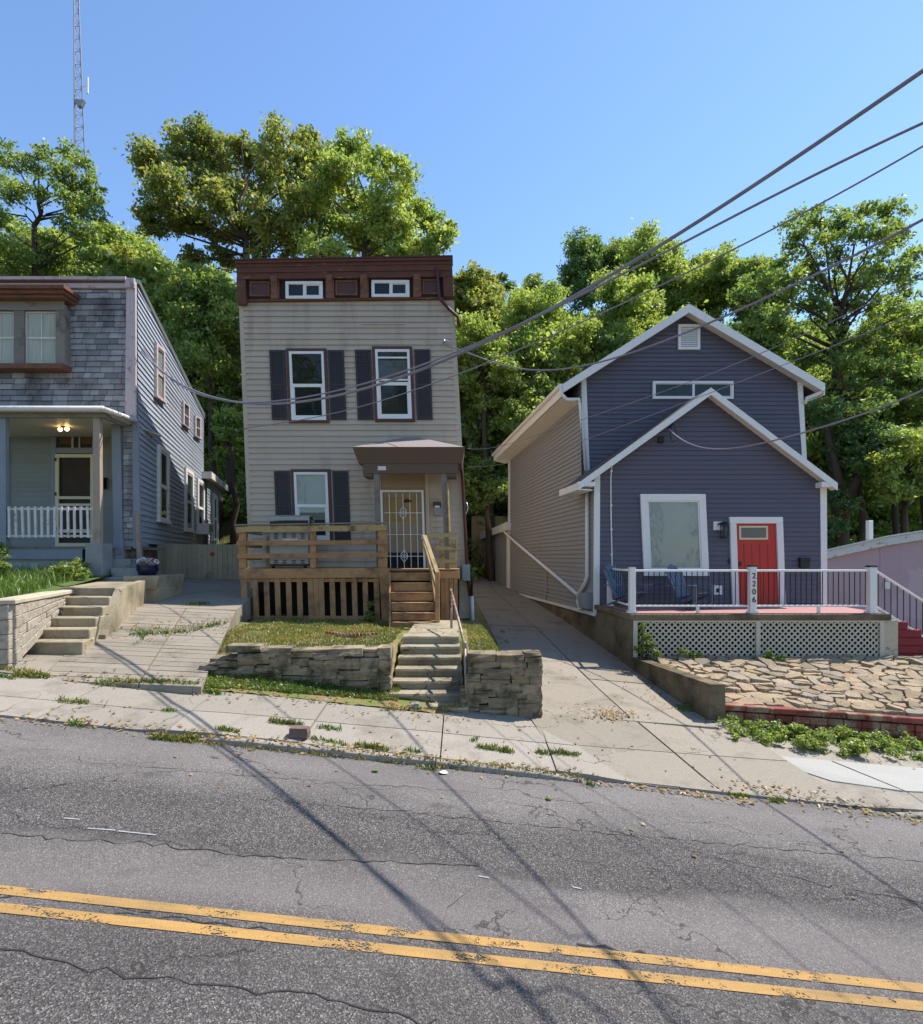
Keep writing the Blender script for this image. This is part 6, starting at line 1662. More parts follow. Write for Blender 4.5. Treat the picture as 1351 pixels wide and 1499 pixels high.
def tree(name, label, base_p, fork, clumps, leafm, dens=420, size=.22, tr=.18, seed=1, group=None, sub=9, limbs=None, cat='tree', trunk_bend=.25):
    rng = np.random.default_rng(seed); rr = random.Random(seed)
    t = thing(name, label, cat, base_p, group)
    P = crown_points(clumps, dens, rng, sub); v, f = leaf_quads(P, size*1.0, rng)
    mb = MB(); b = Vector(base_p); fk = Vector(fork); L = (fk-b).length
    pts = [b-V(0, 0, .4)]
    for i in range(1, 6): pts.append(b.lerp(fk, i/5)+V(rr.gauss(0, trunk_bend*.25), rr.gauss(0, trunk_bend*.25), 0)*(1 if i < 5 else 0))
    mb.tube(pts, [tr*1.25]+[tr*(1-.35*i/5) for i in range(1, 6)], 8)
    todo = limbs or clumps
    cs = np.array([q[0] for q in clumps]); top = V(cs[:, 0].mean(), cs[:, 1].mean(), fk.z+(cs[:, 2].max()-fk.z)*.72)
    lead = [fk.lerp(top, i/6)+(V(rr.gauss(0, .22), rr.gauss(0, .22), 0) if 0 < i else V(0, 0, 0)) for i in range(7)]
    mb.tube([pts[4]]+lead, [tr*.72]+[tr*(.66-.095*i) for i in range(7)], 7)
    for c, r in todo:
        c = Vector(c); u_ = max(0, min(5.6, 6*((c.z-fk.z)*rr.uniform(.30, .65)-.2)/max(.5, top.z-fk.z))); st = lead[int(u_)].lerp(lead[int(u_)+1], u_-int(u_)) if u_ > 0 else pts[4].lerp(pts[5], rr.random())
        mid1 = st.lerp(c, .35)+V(rr.gauss(0, .3), rr.gauss(0, .3), rr.uniform(.0, .35))*max(.4, r*.5)
        mid2 = st.lerp(c, .7)+V(rr.gauss(0, .25), rr.gauss(0, .25), rr.uniform(-.1, .3))*max(.4, r*.5)
        r0 = tr*rr.uniform(.26, .40)*(1-.08*u_)
        mb.tube([st, mid1, mid2, c], [r0, r0*.72, r0*.48, r0*.2], 6)
        for q in range(4):
            e = c+V(rr.gauss(0, 1), rr.gauss(0, 1), rr.gauss(0.2, .8)).normalized()*r*rr.uniform(.5, .9)
            a = mid2.lerp(c, rr.uniform(.0, .9)); mb.tube([a, a.lerp(e, .5)+V(0, 0, .1*r), e], [r0*.3, r0*.2, r0*.07], 4)
    mb.build('trunk', M['bark'], t, True, normals=False)
    mesh_np('crown', v, f, M[leafm], t)
    return t
def pcl(lst, d, seed, spread=1.0):
    """clumps from pixels: (px,py,radius px[,depth shift])"""
    rr = random.Random(seed); out = []
    for q in lst:
        r = q[2]/F*d; dd = q[3] if len(q) > 3 else rr.uniform(-1, 1)*spread
        p = W(q[0], q[1], d+dd); out.append((tuple(p), r))
    return out
def oval(cx, cy, w, h, n, seed, r=.42):
    rr = random.Random(seed); L = []
    for i in range(n):
        for _ in range(30):
            a, b = rr.uniform(-1, 1), rr.uniform(-1, 1)
            if a*a+b*b < 1: break
        s_ = min(w, h)*r*rr.uniform(.7, 1.25)
        L.append((cx+a*(w-s_*.5), cy+b*(h-s_*.5), s_))
    return L
def hill_tree(label, px, py, w, h, d, leafm, n=11, seed=1, dens=420, size=.24, name='leafy_tree', tr=.17, r=.42, spread=None):
    cl = pcl(oval(px, py, w, h, n, seed, r), d, seed, (w/F*d)*.7 if spread is None else spread)
    x = (px-CX)/F*d+random.Random(seed).uniform(-.6, .6); zb = base(x, d)
    fz = W(px, py+h*.35, d); fk = (x*.4+fz.x*.6, d, max(fz.z, zb+1.0))
    return tree(name, label, (x, d, zb), fk, cl, leafm, dens, size, tr, seed)

# the sparse locust at the left edge
cl = pcl([(12, 232, 22), (48, 243, 20), (92, 255, 24), (118, 236, 16), (132, 268, 18), (66, 280, 20), (22, 285, 22), (-30, 250, 40), (-40, 300, 40), (110, 300, 18), (138, 296, 13), (100, 330, 20), (142, 345, 10), (2, 330, 24), (60, 222, 14), (15, 380, 30), (70, 375, 26), (122, 372, 22), (-50, 370, 40), (112, 282, 22), (128, 312, 22), (120, 340, 22), (105, 225, 18)], 32, 3, 1.6)
tree('locust_tree', 'sparse feathery locust tree with dark forked trunk above the left house roof', (W(38, 420, 32).x, 32, base(W(38, 420, 32).x, 32)), W(50, 330, 32), cl, 'leaf_mid', 300, .2, .20, 3, sub=7)
# the two big trees behind the middle house
cl = pcl([(225, 245, 30), (262, 222, 30), (300, 200, 26), (318, 240, 34), (352, 215, 26), (400, 190, 20), (412, 222, 34), (450, 205, 18), (380, 262, 36), (335, 285, 34), (285, 268, 32), (238, 288, 34), (262, 322, 30), (225, 330, 20), (300, 330, 30), (345, 335, 28), (395, 320, 30), (440, 280, 30), (445, 240, 26), (330, 375, 24), (285, 380, 22), (380, 372, 22), (470, 232, 24), (478, 262, 26), (455, 300, 30), (420, 350, 30), (432, 312, 28), (365, 345, 28), (315, 300, 26)], 33, 5, 2.6)
xb = W(372, 420, 33).x
tree('oak_tree', 'large spreading olive oak whose crown rises left of the maroon cornice', (xb, 33, base(xb, 33)), W(360, 385, 33), cl, 'leaf_oak', 330, .24, .32, 5, sub=9)
cl = pcl([(515, 215, 22), (540, 240, 26), (500, 255, 30), (560, 232, 18), (575, 265, 26), (470, 280, 26), (520, 290, 34), (560, 305, 32), (600, 300, 24), (480, 320, 30), (450, 345, 26), (530, 345, 34), (585, 345, 32), (622, 322, 24), (650, 340, 18), (635, 365, 20), (480, 370, 30), (600, 375, 30), (660, 330, 9), (540, 385, 30)], 31, 8, 2.4)
xb = W(540, 420, 31).x
tree('maple_tree', 'bright yellow green tree rising right above the maroon cornice', (xb, 31, base(xb, 31)), W(535, 385, 31), cl, 'leaf_yel', 360, .22, .24, 8, sub=9)
# trees of the wooded hillside: label, px, py, half width, half height, distance, leaves
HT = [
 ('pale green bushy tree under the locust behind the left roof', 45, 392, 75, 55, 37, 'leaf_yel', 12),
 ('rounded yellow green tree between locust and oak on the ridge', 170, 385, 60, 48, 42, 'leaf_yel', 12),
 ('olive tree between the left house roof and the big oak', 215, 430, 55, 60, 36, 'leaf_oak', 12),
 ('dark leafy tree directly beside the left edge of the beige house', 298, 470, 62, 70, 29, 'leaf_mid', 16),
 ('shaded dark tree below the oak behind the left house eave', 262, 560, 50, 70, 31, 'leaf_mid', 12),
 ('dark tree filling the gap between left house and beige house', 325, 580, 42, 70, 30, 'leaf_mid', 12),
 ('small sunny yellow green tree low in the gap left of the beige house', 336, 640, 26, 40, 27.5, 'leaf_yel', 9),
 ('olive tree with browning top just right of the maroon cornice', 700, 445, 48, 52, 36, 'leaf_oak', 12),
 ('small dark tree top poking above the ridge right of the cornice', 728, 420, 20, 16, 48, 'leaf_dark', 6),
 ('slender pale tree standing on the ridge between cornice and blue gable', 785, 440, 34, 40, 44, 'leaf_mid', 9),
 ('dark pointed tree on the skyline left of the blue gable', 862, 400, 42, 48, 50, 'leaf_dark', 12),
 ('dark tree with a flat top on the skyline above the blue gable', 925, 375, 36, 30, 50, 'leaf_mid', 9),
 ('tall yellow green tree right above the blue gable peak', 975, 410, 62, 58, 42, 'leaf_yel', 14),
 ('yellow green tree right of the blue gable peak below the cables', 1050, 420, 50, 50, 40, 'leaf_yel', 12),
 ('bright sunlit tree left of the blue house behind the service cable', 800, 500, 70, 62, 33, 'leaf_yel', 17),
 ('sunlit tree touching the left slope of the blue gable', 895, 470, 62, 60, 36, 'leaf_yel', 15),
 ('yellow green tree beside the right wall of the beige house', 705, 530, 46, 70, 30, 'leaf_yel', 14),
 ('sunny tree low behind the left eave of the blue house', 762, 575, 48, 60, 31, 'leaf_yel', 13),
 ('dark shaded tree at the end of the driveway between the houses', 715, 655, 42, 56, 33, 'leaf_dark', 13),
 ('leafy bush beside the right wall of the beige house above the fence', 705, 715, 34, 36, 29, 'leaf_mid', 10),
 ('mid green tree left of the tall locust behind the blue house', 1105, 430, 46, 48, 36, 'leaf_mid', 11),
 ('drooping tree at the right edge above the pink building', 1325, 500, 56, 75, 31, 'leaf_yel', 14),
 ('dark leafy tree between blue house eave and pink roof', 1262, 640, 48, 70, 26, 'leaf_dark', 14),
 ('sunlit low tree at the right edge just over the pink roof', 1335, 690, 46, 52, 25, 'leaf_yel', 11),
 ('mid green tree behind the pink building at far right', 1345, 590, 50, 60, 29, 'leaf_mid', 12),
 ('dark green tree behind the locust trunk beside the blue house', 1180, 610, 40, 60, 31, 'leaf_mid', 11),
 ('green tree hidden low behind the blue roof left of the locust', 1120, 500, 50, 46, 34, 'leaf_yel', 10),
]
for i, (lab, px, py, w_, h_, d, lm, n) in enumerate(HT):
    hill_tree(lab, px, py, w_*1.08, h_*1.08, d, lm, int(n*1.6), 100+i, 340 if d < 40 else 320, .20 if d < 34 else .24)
# the tall locust at the right
cl = pcl([(1165, 340, 26), (1195, 315, 24), (1230, 322, 24), (1262, 310, 22), (1300, 315, 20), (1318, 345, 20), (1275, 350, 30), (1230, 365, 30), (1180, 375, 28), (1135, 395, 24), (1110, 415, 24), (1150, 430, 30), (1085, 440, 18), (1200, 420, 26), (1260, 400, 30), (1305, 390, 26), (1340, 380, 24), (1330, 420, 26), (1280, 445, 26), (1215, 470, 20), (1145, 480, 26), (1110, 470, 20), (1180, 520, 20), (1320, 460, 26), (1270, 500, 24), (1240, 530, 22), (1310, 540, 26), (1200, 570, 20), (1260, 580, 24), (1340, 480, 24), (1180, 450, 26), (1248, 440, 26), (1222, 505, 24), (1165, 555, 24), (1290, 590, 26), (1230, 615, 24), (1205, 340, 26), (1295, 475, 24), (1190, 400, 22)], 27, 11, 2.2)
xb = W(1222, 700, 27).x
tree('locust_tree', 'tall open crowned locust with dark forked trunk behind the blue house', (xb, 27, base(xb, 27)), W(1224, 545, 27), cl, 'leaf_mid', 330, .2, .26, 11, sub=7)
# big low limb with ivy beside it
mb = MB(); pts = [W(1232, 800, 25.5), W(1236, 735, 25.5), W(1262, 690, 25.4), W(1290, 660, 25.2), W(1345, 644, 25)]
xk = pts[0].x; kz = base(xk, 25.5)
t = thing('leaning_tree', 'dark trunk bending right below the locust beside the pink roof', 'tree', (xk, 25.5, kz))
mb.tube([V(xk, 25.5, kz-.3)]+pts, [.30, .28, .24, .16, .12, .06], 8); mb.tube([pts[1], W(1225, 690, 25.6), W(1212, 640, 25.8), W(1205, 590, 26)], [.2, .17, .14, .08], 7)
mb.build('trunk', M['bark'], t, True, normals=False)
rng = np.random.default_rng(50)
P = crown_points(pcl([(1222, 770, 18), (1240, 740, 16), (1345, 640, 30), (1300, 640, 20), (1205, 600, 24), (1220, 720, 14), (1215, 800, 22)], 25.4, 4, .8), 480, rng, 8); v, f = leaf_quads(P, .18, rng); mesh_np('crown', v, f, M['leaf_dark'], t)
# undergrowth over the whole hillside
rng = np.random.default_rng(77); pts = []
for i in range(2600):
    y = 24+rng.uniform(0, 1)**1.3*50; x = rng.uniform(-1.02, 1.02)*(y*.88)
    if -13 < x < -4.6 and y < 29: continue
    if -4.6 < x < .6 and y < 27: continue
    if .2 < x < 12 and y < 31.5: continue
    if x > 10 and y < 23.5: continue
    z = base(x, y); r = rng.uniform(.7, 1.7)
    n = int(70*r); p = ball(n, rng, .4)*np.array([r, r, r*.75]); p[:, 2] = np.abs(p[:, 2])*1.1
    pts.append(p+np.array([x, y, z]))
P = np.concatenate(pts); v, f = leaf_quads(P, .34, rng)
mesh_np('undergrowth', v, f, M['leaf_yel'], None, 'stuff')
# the far wood behind the single trees
sky_x = [0, 100, 180, 250, 350, 660, 700, 740, 790, 830, 900, 960, 1040, 1090, 1150, 1351]; sky_y = [360, 345, 352, 380, 405, 408, 422, 440, 430, 385, 378, 385, 395, 400, 420, 420]
rng = np.random.default_rng(123); cl = {'leaf_mid': [], 'leaf_yel': []}
k_ = 0
while k_ < 1150:
    y = rng.uniform(32, 60); px = rng.uniform(-60, 1410); x = (px-CX)/F*y; z = base(x, y)+rng.uniform(.3, 1)*12.5
    py = HY-(z-CZ)/y*F; r = rng.uniform(1.1, 2.0)
    if py-r/y*F < np.interp(px, sky_x, sky_y): continue
    cl['leaf_yel' if math.sin(px*.021+y*.3)+rng.normal()*.5 > .1 else 'leaf_mid'].append(((x, y, z), r)); k_ += 1
for lm_, c_ in cl.items():
    P = crown_points(c_, 150, rng, 8); v, f = leaf_quads(P, .36, rng); mesh_np('far_wood', v, f, M[lm_], None, 'stuff')
# shrubs at the back of the driveway and beside the left house
def shrub(name, label, cl, leafm, dens, size, seed, up=.55, cat='shrub', stems=True):
    rng = np.random.default_rng(seed); P = crown_points(cl, dens, rng, 8); v, f = leaf_quads(P, size, rng, up)
    c = np.array([q[0] for q in cl]); b = (float(c[:, 0].mean()), float(c[:, 1].mean()), float(P[:, 2].min())-.03)
    t = thing(name, label, cat, b); mesh_np('foliage', v, f, M[leafm], t)
    mb = MB()
    for q, r in cl: mb.tube([b, Vector(b).lerp(Vector(q), .5)+V(.03, 0, .05), q], [.014, .010, .005], 5)
    mb.build('stem', M['bark'], t, True, normals=False)
    return t
shrub('garden_shrub', 'low dark leafy shrub under the left porch railing', pcl([(95, 838, 14), (112, 832, 13), (80, 842, 11), (125, 842, 9)], 12.3, 1, .2), 'leaf_mid', 4200, .07, 21)
shrub('tall_weed', 'tall feathery pale weed at the far left below the porch post', pcl([(4, 812, 10), (-6, 800, 12), (8, 828, 8), (2, 842, 8)], 12.0, 2, .1), 'leaf_mid', 5600, .055, 22)
shrub('tall_weed', 'feathery light green weed growing at the left end of the lattice', pcl([(944, 932, 9), (950, 946, 9), (942, 918, 6), (958, 956, 8), (936, 950, 8)], 12.1, 3, .08), 'grass_g', 9000, .04, 23)
shrub('small_weed', 'small dark weed at the foot of the left lattice panel', pcl([(1000, 955, 7), (1013, 958, 6), (1022, 960, 5)], 12.2, 3, .05), 'leaf_mid', 9000, .04, 24)
shrub('small_weed', 'small weed at the foot of the right lattice panel', pcl([(1128, 960, 7), (1142, 962, 6), (1116, 963, 5)], 12.2, 3, .05), 'leaf_mid', 9000, .04, 25)
shrub('small_weed', 'sprig of weed growing through the deck skirt near the stair', pcl([(541, 885, 5), (541, 898, 6), (538, 907, 6)], 13.15, 3, .03), 'leaf_mid', 7000, .045, 26)
# leafy creeper along the red blocks
rng = np.random.default_rng(31); cl = []
for i in range(58):
    t_ = rng.uniform(0, 1); px = 1062+290*t_; py = 1066+26*t_+rng.uniform(-12, 12)
    if .55 < t_ < .72 and rng.uniform() < .6: continue
    p = G(px, py+12, rs_z); r = rng.uniform(.07, .15)
    cl.append(((p.x, min(p.y, 9.12-rng.uniform(0, .15)), rs_z(p.x, p.y)+rng.uniform(.02, .15)), r))
P = crown_points(cl, 5200, rng, 7); v, f = leaf_quads(P, .045, rng, .8, .6)
mesh_np('creeping_weeds', v, f, M['leaf_mid'], None, 'stuff')
# flowers in the pot
rng = np.random.default_rng(5); c = np.array(pp)+np.array([0, 0, .30])
P = c+ball(260, rng)*np.array([.24, .2, .12]); v, f = leaf_quads(P, .06, rng, .9, .9); mesh_np('flowers', v, f, M['petal'], pt_)
P = c+ball(260, rng)*np.array([.22, .2, .12])-np.array([0, 0, .06]); v, f = leaf_quads(P, .07, rng); mesh_np('foliage', v, f, M['leaf_dark'], pt_)

# trees on the near side of the street (seen mirrored in the window panes)
def copy_tree(o, loc, rz, s_, label):
    r_ = o.copy(); COL.objects.link(r_); r_.location = loc; r_.rotation_euler = (0, 0, rz); r_.scale = (s_, s_, s_); r_['label'] = label
    r_['group'] = 'trees on the near side of the street'
    for c_ in list(o.children):
        d_ = c_.copy(); COL.objects.link(d_); d_.parent = r_
    return r_
src = [o for o in bpy.data.objects if o.get('category') == 'tree' and o.name.startswith(('oak', 'maple', 'locust'))]
for i in range(9):
    x_ = -28+7*i
    copy_tree(src[i % len(src)], (x_, -20-3*(i % 2), zr(x_)-1.0), i*1.3, .95, 'tall street tree standing behind the viewer, seen only mirrored in window panes')
# ------------------------------------------------------------------ grass
def blades(name, pts, h, m, rng, w=.006, lean=.5):
    n = len(pts); hh = h*rng.uniform(.35, 1.3, (n, 1)); a = rng.uniform(0, 6.283, n)
    s = np.stack([np.cos(a), np.sin(a), np.zeros(n)], 1)*w*rng.uniform(.6, 1.5, (n, 1))
    b = rng.uniform(0, 6.283, n); l = np.stack([np.cos(b), np.sin(b), np.zeros(n)], 1)*hh*lean*rng.uniform(.1, 1.2, (n, 1))
    up = np.array([0, 0, 1.0])
    p0 = pts-s; p1 = pts+s; m0 = pts-s*.8+l*.35+up*hh*.6; m1 = pts+s*.8+l*.35+up*hh*.6; tp = pts+l+up*hh*.95
    v = np.stack([p0, p1, m1, m0, tp], 1).reshape(-1, 3); k = np.arange(n)*5
    f = np.concatenate([np.stack([k, k+1, k+2, k+3], 1), np.stack([k+3, k+2, k+4, k+4], 1)])
    # the tip is a triangle: drop the repeated corner by moving it slightly
    v2 = np.concatenate([v, (tp-s*.15)]); f[n:, 3] = 5*n+np.arange(n)
    return mesh_np(name, v2, f, m, None, 'stuff')
rng = np.random.default_rng(9)
def scatter(n, fx, zf_, patch=None):
    out = []
    while len(out) < n:
        p = fx()
        if p is None: continue
        x, y = p
        if patch and rng.uniform() > patch(x, y): continue
        out.append((x, y, zf_(x, y)))
    return np.array(out)
def wav(x, y, s=1.0): return .5+.5*math.sin(3.1*x*s+1.7*math.sin(2.3*y*s))*math.cos(2.7*y*s+1.1*math.sin(1.9*x*s))
def rlawn():
    y = rng.uniform(9.1, 13.6); x = rng.uniform(-4.4, 1.1)
    if -1.2 < x < .12 and y < 12.6: return None
    if x > along(LP, y)[0]: return None
    if y < 9.5 and x < -3.6: return None
    return x, y
P = scatter(30000, rlawn, cl_z, lambda x, y: .25+.75*wav(x, y, 1.3)); blades('dry_grass', P, .045, M['grass_d'], rng, .006, .9)
P = scatter(6500, rlawn, cl_z, lambda x, y: max(.04, wav(x+5, y, 1.1)**2)); blades('green_grass', P, .05, M['grass_g'], rng, .006, .8)
def rleft():
    y = rng.uniform(8.7, 13.2); x = rng.uniform(-13, -6.6)
    if x > -6.9-.327*(y-8.5): return None
    return x, y
P = scatter(9000, rleft, ll_z, lambda x, y: .3+.7*wav(x, y)); blades('tall_grass', P, .2, M['grass_g'], rng, .008, .7)
def rstrip():
    x = rng.uniform(-4.0, -.95); y = yback(x)+rng.uniform(-.10, .5)
    return x, y
P = scatter(5200, rstrip, strip_z, lambda x, y: .08+.92*wav(x, y, .9) if x < -2.2 else .35*wav(x, y, 1.4)+.12); blades('green_grass', P, .07, M['grass_g'], rng, .007, 1.0)
P = scatter(7000, rstrip, strip_z, lambda x, y: .35 if x < -2.3 else .9); blades('dry_grass', P, .045, M['grass_d'], rng, .006, 1.2)
P0 = scatter(900, rstrip, strip_z, lambda x, y: 1 if x < -1.9 else .15); P0[:, 2] += .03
v, f = leaf_quads(P0, .05, rng, 1.2, .7); mesh_np('broadleaf_weeds', v, f, M['leaf_mid'], None, 'stuff')
def rverge():
    x = rng.uniform(3.9, 9.5); y = yback(x)+rng.uniform(-.02, .55)
    return x, min(y, 9.2)
P = scatter(4200, rverge, rs_z, lambda x, y: wav(x, y)); blades('green_grass', P, .08, M['grass_g'], rng, .006, 1.0)
# tufts in cracks: pixel spots on the pavement and driveway
def snap(pts):
    bpy.context.view_layer.update(); dg = bpy.context.evaluated_depsgraph_get(); out = []
    for p in pts:
        h = sc.ray_cast(dg, Vector((p[0], p[1], p[2]+.4)), Vector((0, 0, -1)), distance=1.2)
        out.append((p[0], p[1], h[1].z+.004) if h[0] else tuple(p))
    return out
def tufts(name, spots, m, h, zf_):
    out = []
    for (x0, y0, x1, y1, n) in spots:
        for i in range(n):
            t_ = rng.uniform(); p = G(x0+(x1-x0)*t_+rng.normal()*2.0, y0+(y1-y0)*t_+rng.normal()*1.0, zf_); out.append(tuple(p)); out.append((p.x+rng.normal()*.02, p.y+rng.normal()*.015, p.z))
    return blades(name, np.array(snap(out)), h, m, rng, .006, .9)
tufts('crack_grass', [(85, 1027, 130, 1030, 60), (250, 1012, 330, 1016, 70), (140, 1003, 260, 1010, 170), (20, 990, 70, 992, 220), (0, 990, 20, 994, 60), (240, 1040, 255, 1042, 40), (395, 1058, 440, 1064, 110), (468, 1066, 500, 1070, 60), (520, 1092, 570, 1100, 110), (590, 1100, 620, 1104, 40), (700, 1094, 750, 1102, 120), (785, 1102, 845, 1106, 130), (455, 1082, 510, 1092, 60), (610, 1118, 650, 1124, 30), (320, 1068, 350, 1074, 90), (220, 1076, 290, 1078, 260), (100, 1058, 125, 1062, 60), (690, 1088, 700, 1080, 20), (1068, 1163, 1095, 1166, 60), (1130, 1172, 1150, 1172, 60), (860, 1140, 870, 1146, 30)], M['grass_g'], .045, z_walk)
tufts('crack_grass', [(85, 1027, 130, 1030, 60), (140, 1003, 260, 1010, 130), (20, 990, 70, 992, 150), (395, 1058, 440, 1064, 60), (520, 1092, 570, 1100, 60), (700, 1094, 750, 1102, 60), (785, 1102, 845, 1106, 60), (220, 1076, 290, 1078, 160), (260, 1079, 850, 1136, 300), (560, 1040, 680, 1042, 160)], M['grass_d'], .05, z_walk)
dl = lambda x, y: dl_z(y)-.045*(x+4.9)
tufts('crack_grass', [(190, 930, 275, 925, 150), (275, 925, 330, 912, 80), (272, 885, 305, 883, 90), (200, 945, 215, 928, 30), (150, 905, 170, 895, 60), (165, 905, 205, 868, 110), (300, 1000, 320, 1006, 80)], M['grass_g'], .06, dl)
tufts('crack_grass', [(185, 925, 330, 915, 90), (0, 985, 60, 990, 90)], M['grass_d'], .06, dl)
# litter of fallen leaves
out = []
def lit(n, x0, y0, x1, y1, sx, sy, zf_, up=.02):
    for i in range(n):
        t_ = rng.uniform(); p = G(x0+(x1-x0)*t_+rng.normal()*sx, y0+(y1-y0)*t_+rng.normal()*sy, zf_, up); out.append(tuple(p))
lit(400, 285, 1083, 850, 1142, 6, 2.2, z_road, .02); lit(150, 850, 1143, 1110, 1176, 8, 2, z_road, .015); lit(220, 1080, 1152, 1350, 1200, 22, 6, z_walk, .02); lit(110, 1190, 1075, 1351, 1110, 18, 8, z_walk, .06)
lit(150, 20, 1050, 330, 1076, 20, 4, z_walk, .02); lit(50, 0, 1030, 1100, 1120, 60, 14, z_walk, .02); lit(260, 330, 1010, 700, 1050, 30, 8, z_walk, .09); lit(120, 80, 990, 290, 1010, 20, 4, z_walk, .03)
lit(40, 120, 1060, 1340, 1230, 80, 40, z_road, .015); lit(60, 850, 1040, 930, 1060, 20, 4, z_walk, .03)
rdz = lambda x, y: along(LP, y)[1]*(1-max(0, min(1, (x-1)/2.7)))+along(RP, y)[1]*max(0, min(1, (x-1)/2.7))
lit(150, 880, 1048, 905, 1050, 18, 4, rdz, .015); lit(120, 960, 1000, 1010, 1040, 20, 8, rdz, .015); lit(110, 750, 930, 920, 1000, 40, 20, rdz, .015); lit(90, 890, 940, 1020, 1045, 8, 6, rdz, .02)
lit(200, 190, 928, 340, 910, 20, 7, dl, .02)
lit(200, 360, 925, 740, 935, 80, 8, lambda x, y: cl_z(x, y) if y > 9.0 else 1.0, .04)
P = np.array(snap(out))+np.array([0, 0, .012]); v, f = leaf_quads(P, .052, rng, 2.6, .6, .02); mesh_np('leaf_litter', v, f, M['litter'], None, 'stuff')
# a few single bits on the street
def bit(name, label, cat, px, py, zf_, m, s, sd):
    p = G(px, py, zf_, .012); mb = MB(); r = random.Random(sd); n = 7
    ring = [V(p.x+s*math.cos(i*2*math.pi/n)*r.uniform(.6, 1.2), p.y+s*.7*math.sin(i*2*math.pi/n)*r.uniform(.6, 1.2), p.z+r.uniform(0, s*.5)) for i in range(n)]
    mb.add(ring+[V(p.x, p.y, p.z+s*.35)]+[q-V(0, 0, .004) for q in ring], [(i, (i+1) % n, n) for i in range(n)]+[tuple(range(2*n, n, -1))]+[(i, n+1+i, n+1+(i+1) % n, (i+1) % n) for i in range(n)])
    tag(mb.build(name, m), label, cat)
bit('paper_scrap', 'crumpled white paper scrap lying against the kerb end', 'litter', 798, 1137, z_road, M['white'], .07, 1)
bit('paper_scrap', 'small white paper scrap on the asphalt below the stone steps', 'litter', 648, 1133, z_road, M['white'], .055, 2)
bit('green_leaf', 'single green leaf lying on the asphalt left of the white scrap', 'leaf', 550, 1130, z_road, M['leaf_yel'], .05, 3)
bit('green_leaf', 'single green leaf lying on the asphalt below the kerb end', 'leaf', 803, 1171, z_road, M['leaf_yel'], .05, 4)
p = W(608, 1030, 8.45)
mb = MB(); rock(mb, (p.x, 8.44, z_walk(p.x, 8.5)+.07), .12, .07, .06, random.Random(2)); tag(mb.build('plastic_bag', mat('clear_pale_plastic', lin((150, 156, 160)), .3, .15, 14)), 'crumpled pale plastic wrapper at the foot of the concrete steps', 'litter')

# ------------------------------------------------------------------ lattice mast on the hilltop
dm_ = 120.0; T = W(110, -60, dm_); xb0 = W(118, 420, dm_)
mt = thing('radio_mast', 'tall thin lattice radio mast rising behind the left trees', 'mast', (xb0.x, dm_, base(xb0.x, dm_)-.2))
zb_ = base(xb0.x, dm_)-.2
def mast_ring(z):
    t_ = (z-zb_)/(T.z-zb_); c = xb0.lerp(T, t_) if False else V(W(121, 0, dm_).x+(T.x-W(121, 0, dm_).x)*t_, dm_, z)
    wd = (3.9*(1-t_)+.55*t_)
    a0 = .5
    return [c+V(math.cos(a0+i*2.0944), math.sin(a0+i*2.0944), 0)*wd*.58 for i in range(3)]
zs = []; z = zb_
while z < T.z: zs.append(z); z += 2.6
mb = MB()
for i in range(3):
    mb.tube([mast_ring(z)[i] for z in zs], .13, 5)
for a, b in zip(zs, zs[1:]):
    A_, B_ = mast_ring(a), mast_ring(b)
    for i in range(3):
        mb.tube([A_[i], B_[(i+1) % 3]], .055, 4, False); mb.tube([B_[i], B_[(i+1) % 3]], .055, 4, False)
mb.build('lattice', M['mast'], mt, normals=False)
p = W(114.5, 148, dm_-1.6); mb = MB(); mb.prism([p+V(-1.1, 0, .5), p+V(1.1, 0, .3), p+V(.5, 0, -.9), p+V(-.2, 0, -1.0)], (0, .8, 0)); mb.build('dish', M['greybox'], mt)
p = W(128, 125, dm_-.5); mb = MB(); mb.tube([p+V(0, 0, -1.7), p+V(0, 0, 1.7)], .2, 6); mb.tube([p, p+V(-1.3, .4, 0)], .08, 4); mb.build('antenna', M['white'], mt)

# ------------------------------------------------------------------ overhead cables and the pole that carries them
def cable(label, start, slope, pts, r, tail, off=0.0):
    """hangs in one vertical plane that leaves the bracket at start with dx/dy = slope; heights follow the sag seen"""
    S = Vector(start); P = [S]
    for px, py in pts:
        k = (px-CX)/F; Y = (S.x-slope*S.y)/(k-slope); P.append(W(px, py, Y))
    ss = np.array([S.y-p.y for p in P]); zz = np.array([p.z for p in P])
    cf = np.polyfit(ss, zz, min(5, len(P)-2)); wgt = lambda u: 0 if u > .8 else (1-u/.8)
    res0 = zz[0]-np.polyval(cf, 0)
    Q = [V(S.x-slope*u, S.y-u, float(np.polyval(cf, u)+res0*wgt(u))) for u in np.linspace(0, ss[-1], 70)]
    a_, b_ = Q[-2], Q[-1]; ext = b_+(b_-a_).normalized()*1.3
    P = [a_, b_, ext]+tail[1:]
    for i in range(1, len(P)-1):
        a, b, c, d = P[max(0, i-1)], P[i], P[i+1], P[min(len(P)-1, i+2)]
        for k in range(8):
            t_ = k/8; Q.append(.5*((2*b)+(c-a)*t_+(2*a-5*b+4*c-d)*t_*t_+(3*b-a-3*c+d)*t_**3))
    Q.append(P[-1])
    Q = [q for i, q in enumerate(Q) if i == 0 or (q-Q[i-1]).length > 1e-4]
    mb = MB(); mb.tube(Q, r, 7); o = mb.build('overhead_cable', M['cable'], None, True, normals=False)
    return tag(o, label, 'cable')
py_ = -5.8
pl = thing('utility_pole', 'brown wooden utility pole beside the road at the right outside the view', 'pole', (11.6, py_, zr(11.6)))
mb = MB(); mb.tube([(11.6, py_, zr(11.6)-1), (11.6, py_, 13.2)], [.17, .12], 12); mb.build('shaft', M['polewood'], pl, True)
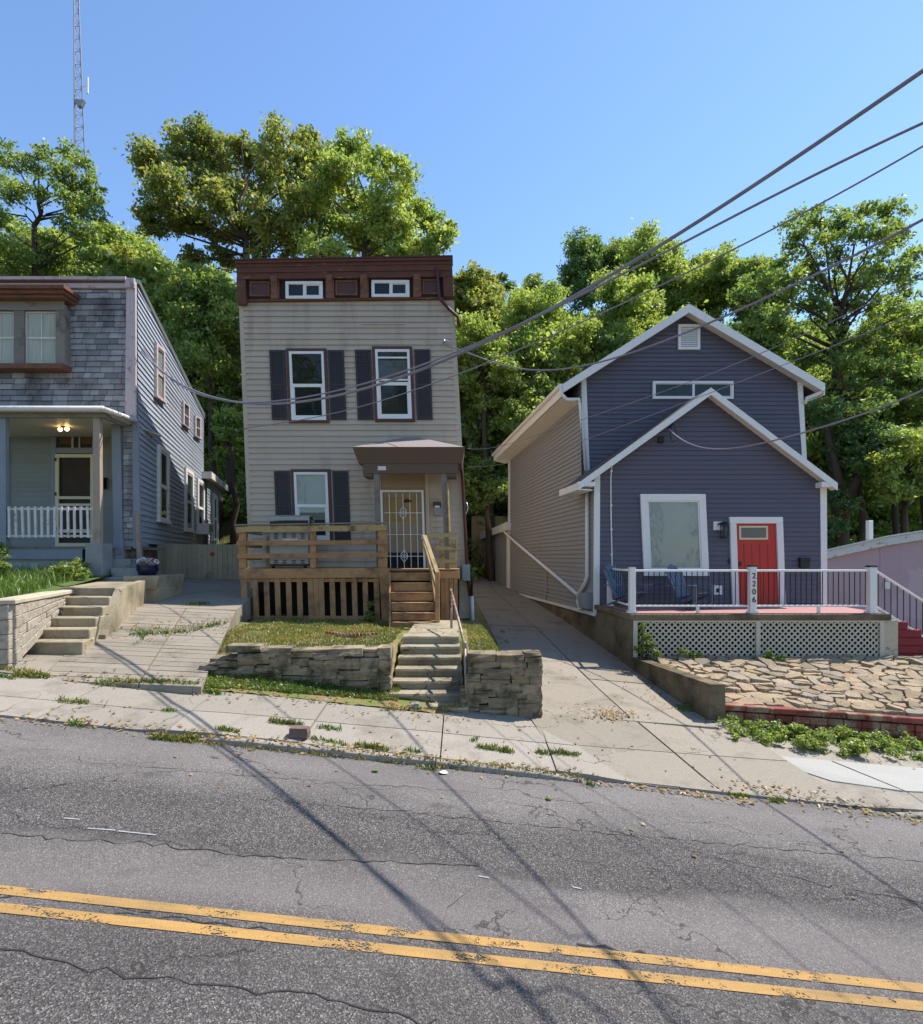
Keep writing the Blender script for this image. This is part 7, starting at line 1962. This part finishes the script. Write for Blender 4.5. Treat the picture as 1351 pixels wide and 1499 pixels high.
mb = MB(); mb.bar((10.4, py_, 12.6), (12.8, py_, 12.6), .1, .12); mb.build('crossarm', M['polewood'], pl)
def far(start, slope, y, z): return V(start[0]+slope*(y-start[1]), y, z)
top = V(11.6, py_, 12.5)
LBR = W(207, 514, 13.8)
b1 = (LBR.x, LBR.y, LBR.z)
cable('thick twisted black cable sagging from upper right across to the left house', b1, -1.383, [(240, 547), (285, 571), (330, 585), (359, 591), (428, 590), (522, 573), (604, 545), (690, 508), (830, 440), (985, 352), (1180, 215), (1351, 106)], .021, [far(b1, -1.383, 3.0, 8.6), V(11.6, -2, 11.5), top])
b2 = (LBR.x, LBR.y+.1, LBR.z+.1)
cable('second cable from the top, thin and straight, running from upper right to the left house', b2, -1.33, [(340, 588), (430, 583), (535, 562), (631, 529), (700, 503), (850, 430), (1000, 357), (1351, 180)], .013, [far(b2, -1.33, 3.0, 8.2), V(11.6, -2, 11), top-V(.4, 0, .1)])
b3 = tuple(FC.pt(356, 628, .02))
cable('third cable from the top crossing the beige house lowest in a faint line', b3, -1.12, [(400, 621), (479, 607), (604, 572), (700, 536), (860, 468), (1040, 382), (1351, 214)], .010, [far(b3, -1.12, 3.0, 8.0), V(11.6, -2, 10.5), top-V(.8, 0, .1)])
b4 = tuple(FC.pt(655, 508, .06))
cable('service cable dipping from right edge to bracket on the beige house corner', b4, -.49, [(680, 514), (720, 530), (760, 540), (830, 539), (900, 523), (985, 496), (1090, 450), (1220, 388), (1351, 322)], .014, [far(b4, -.49, 3.0, 6.4), V(10, -2, 10.5), top-V(0, 0, 1.2)])
b5 = (W(979, 628, 14.27).x, 14.27, W(979, 628, 14.27).z)
cable('service cable sagging from right edge to the bracket on the blue gable', b5, -.25, [(1015, 652), (1080, 655), (1130, 646), (1200, 626), (1351, 571)], .015, [far(b5, -.25, 5.0, 5.9), V(10.5, -1, 9.5), top-V(0, 0, 1.6)])
b6 = tuple(FC.pt(684, 657, .06))
cable('faint wire crossing before the blue house to the beige house corner', b6, -.62, [(727, 654), (830, 622), (950, 580), (1090, 528), (1200, 478), (1351, 405)], .006, [far(b6, -.62, 3.0, 6.2), V(11, -2, 10), top-V(0, 0, 2)])
b7 = tuple(FC.pt(688, 684, .06))
cable('lowest faint wire crossing before the blue gables to the beige house', b7, -.66, [(745, 678), (860, 641), (1000, 592), (1180, 520), (1351, 455)], .006, [far(b7, -.66, 3.0, 5.8), V(11, -2, 9.5), top-V(0, 0, 2.4)])
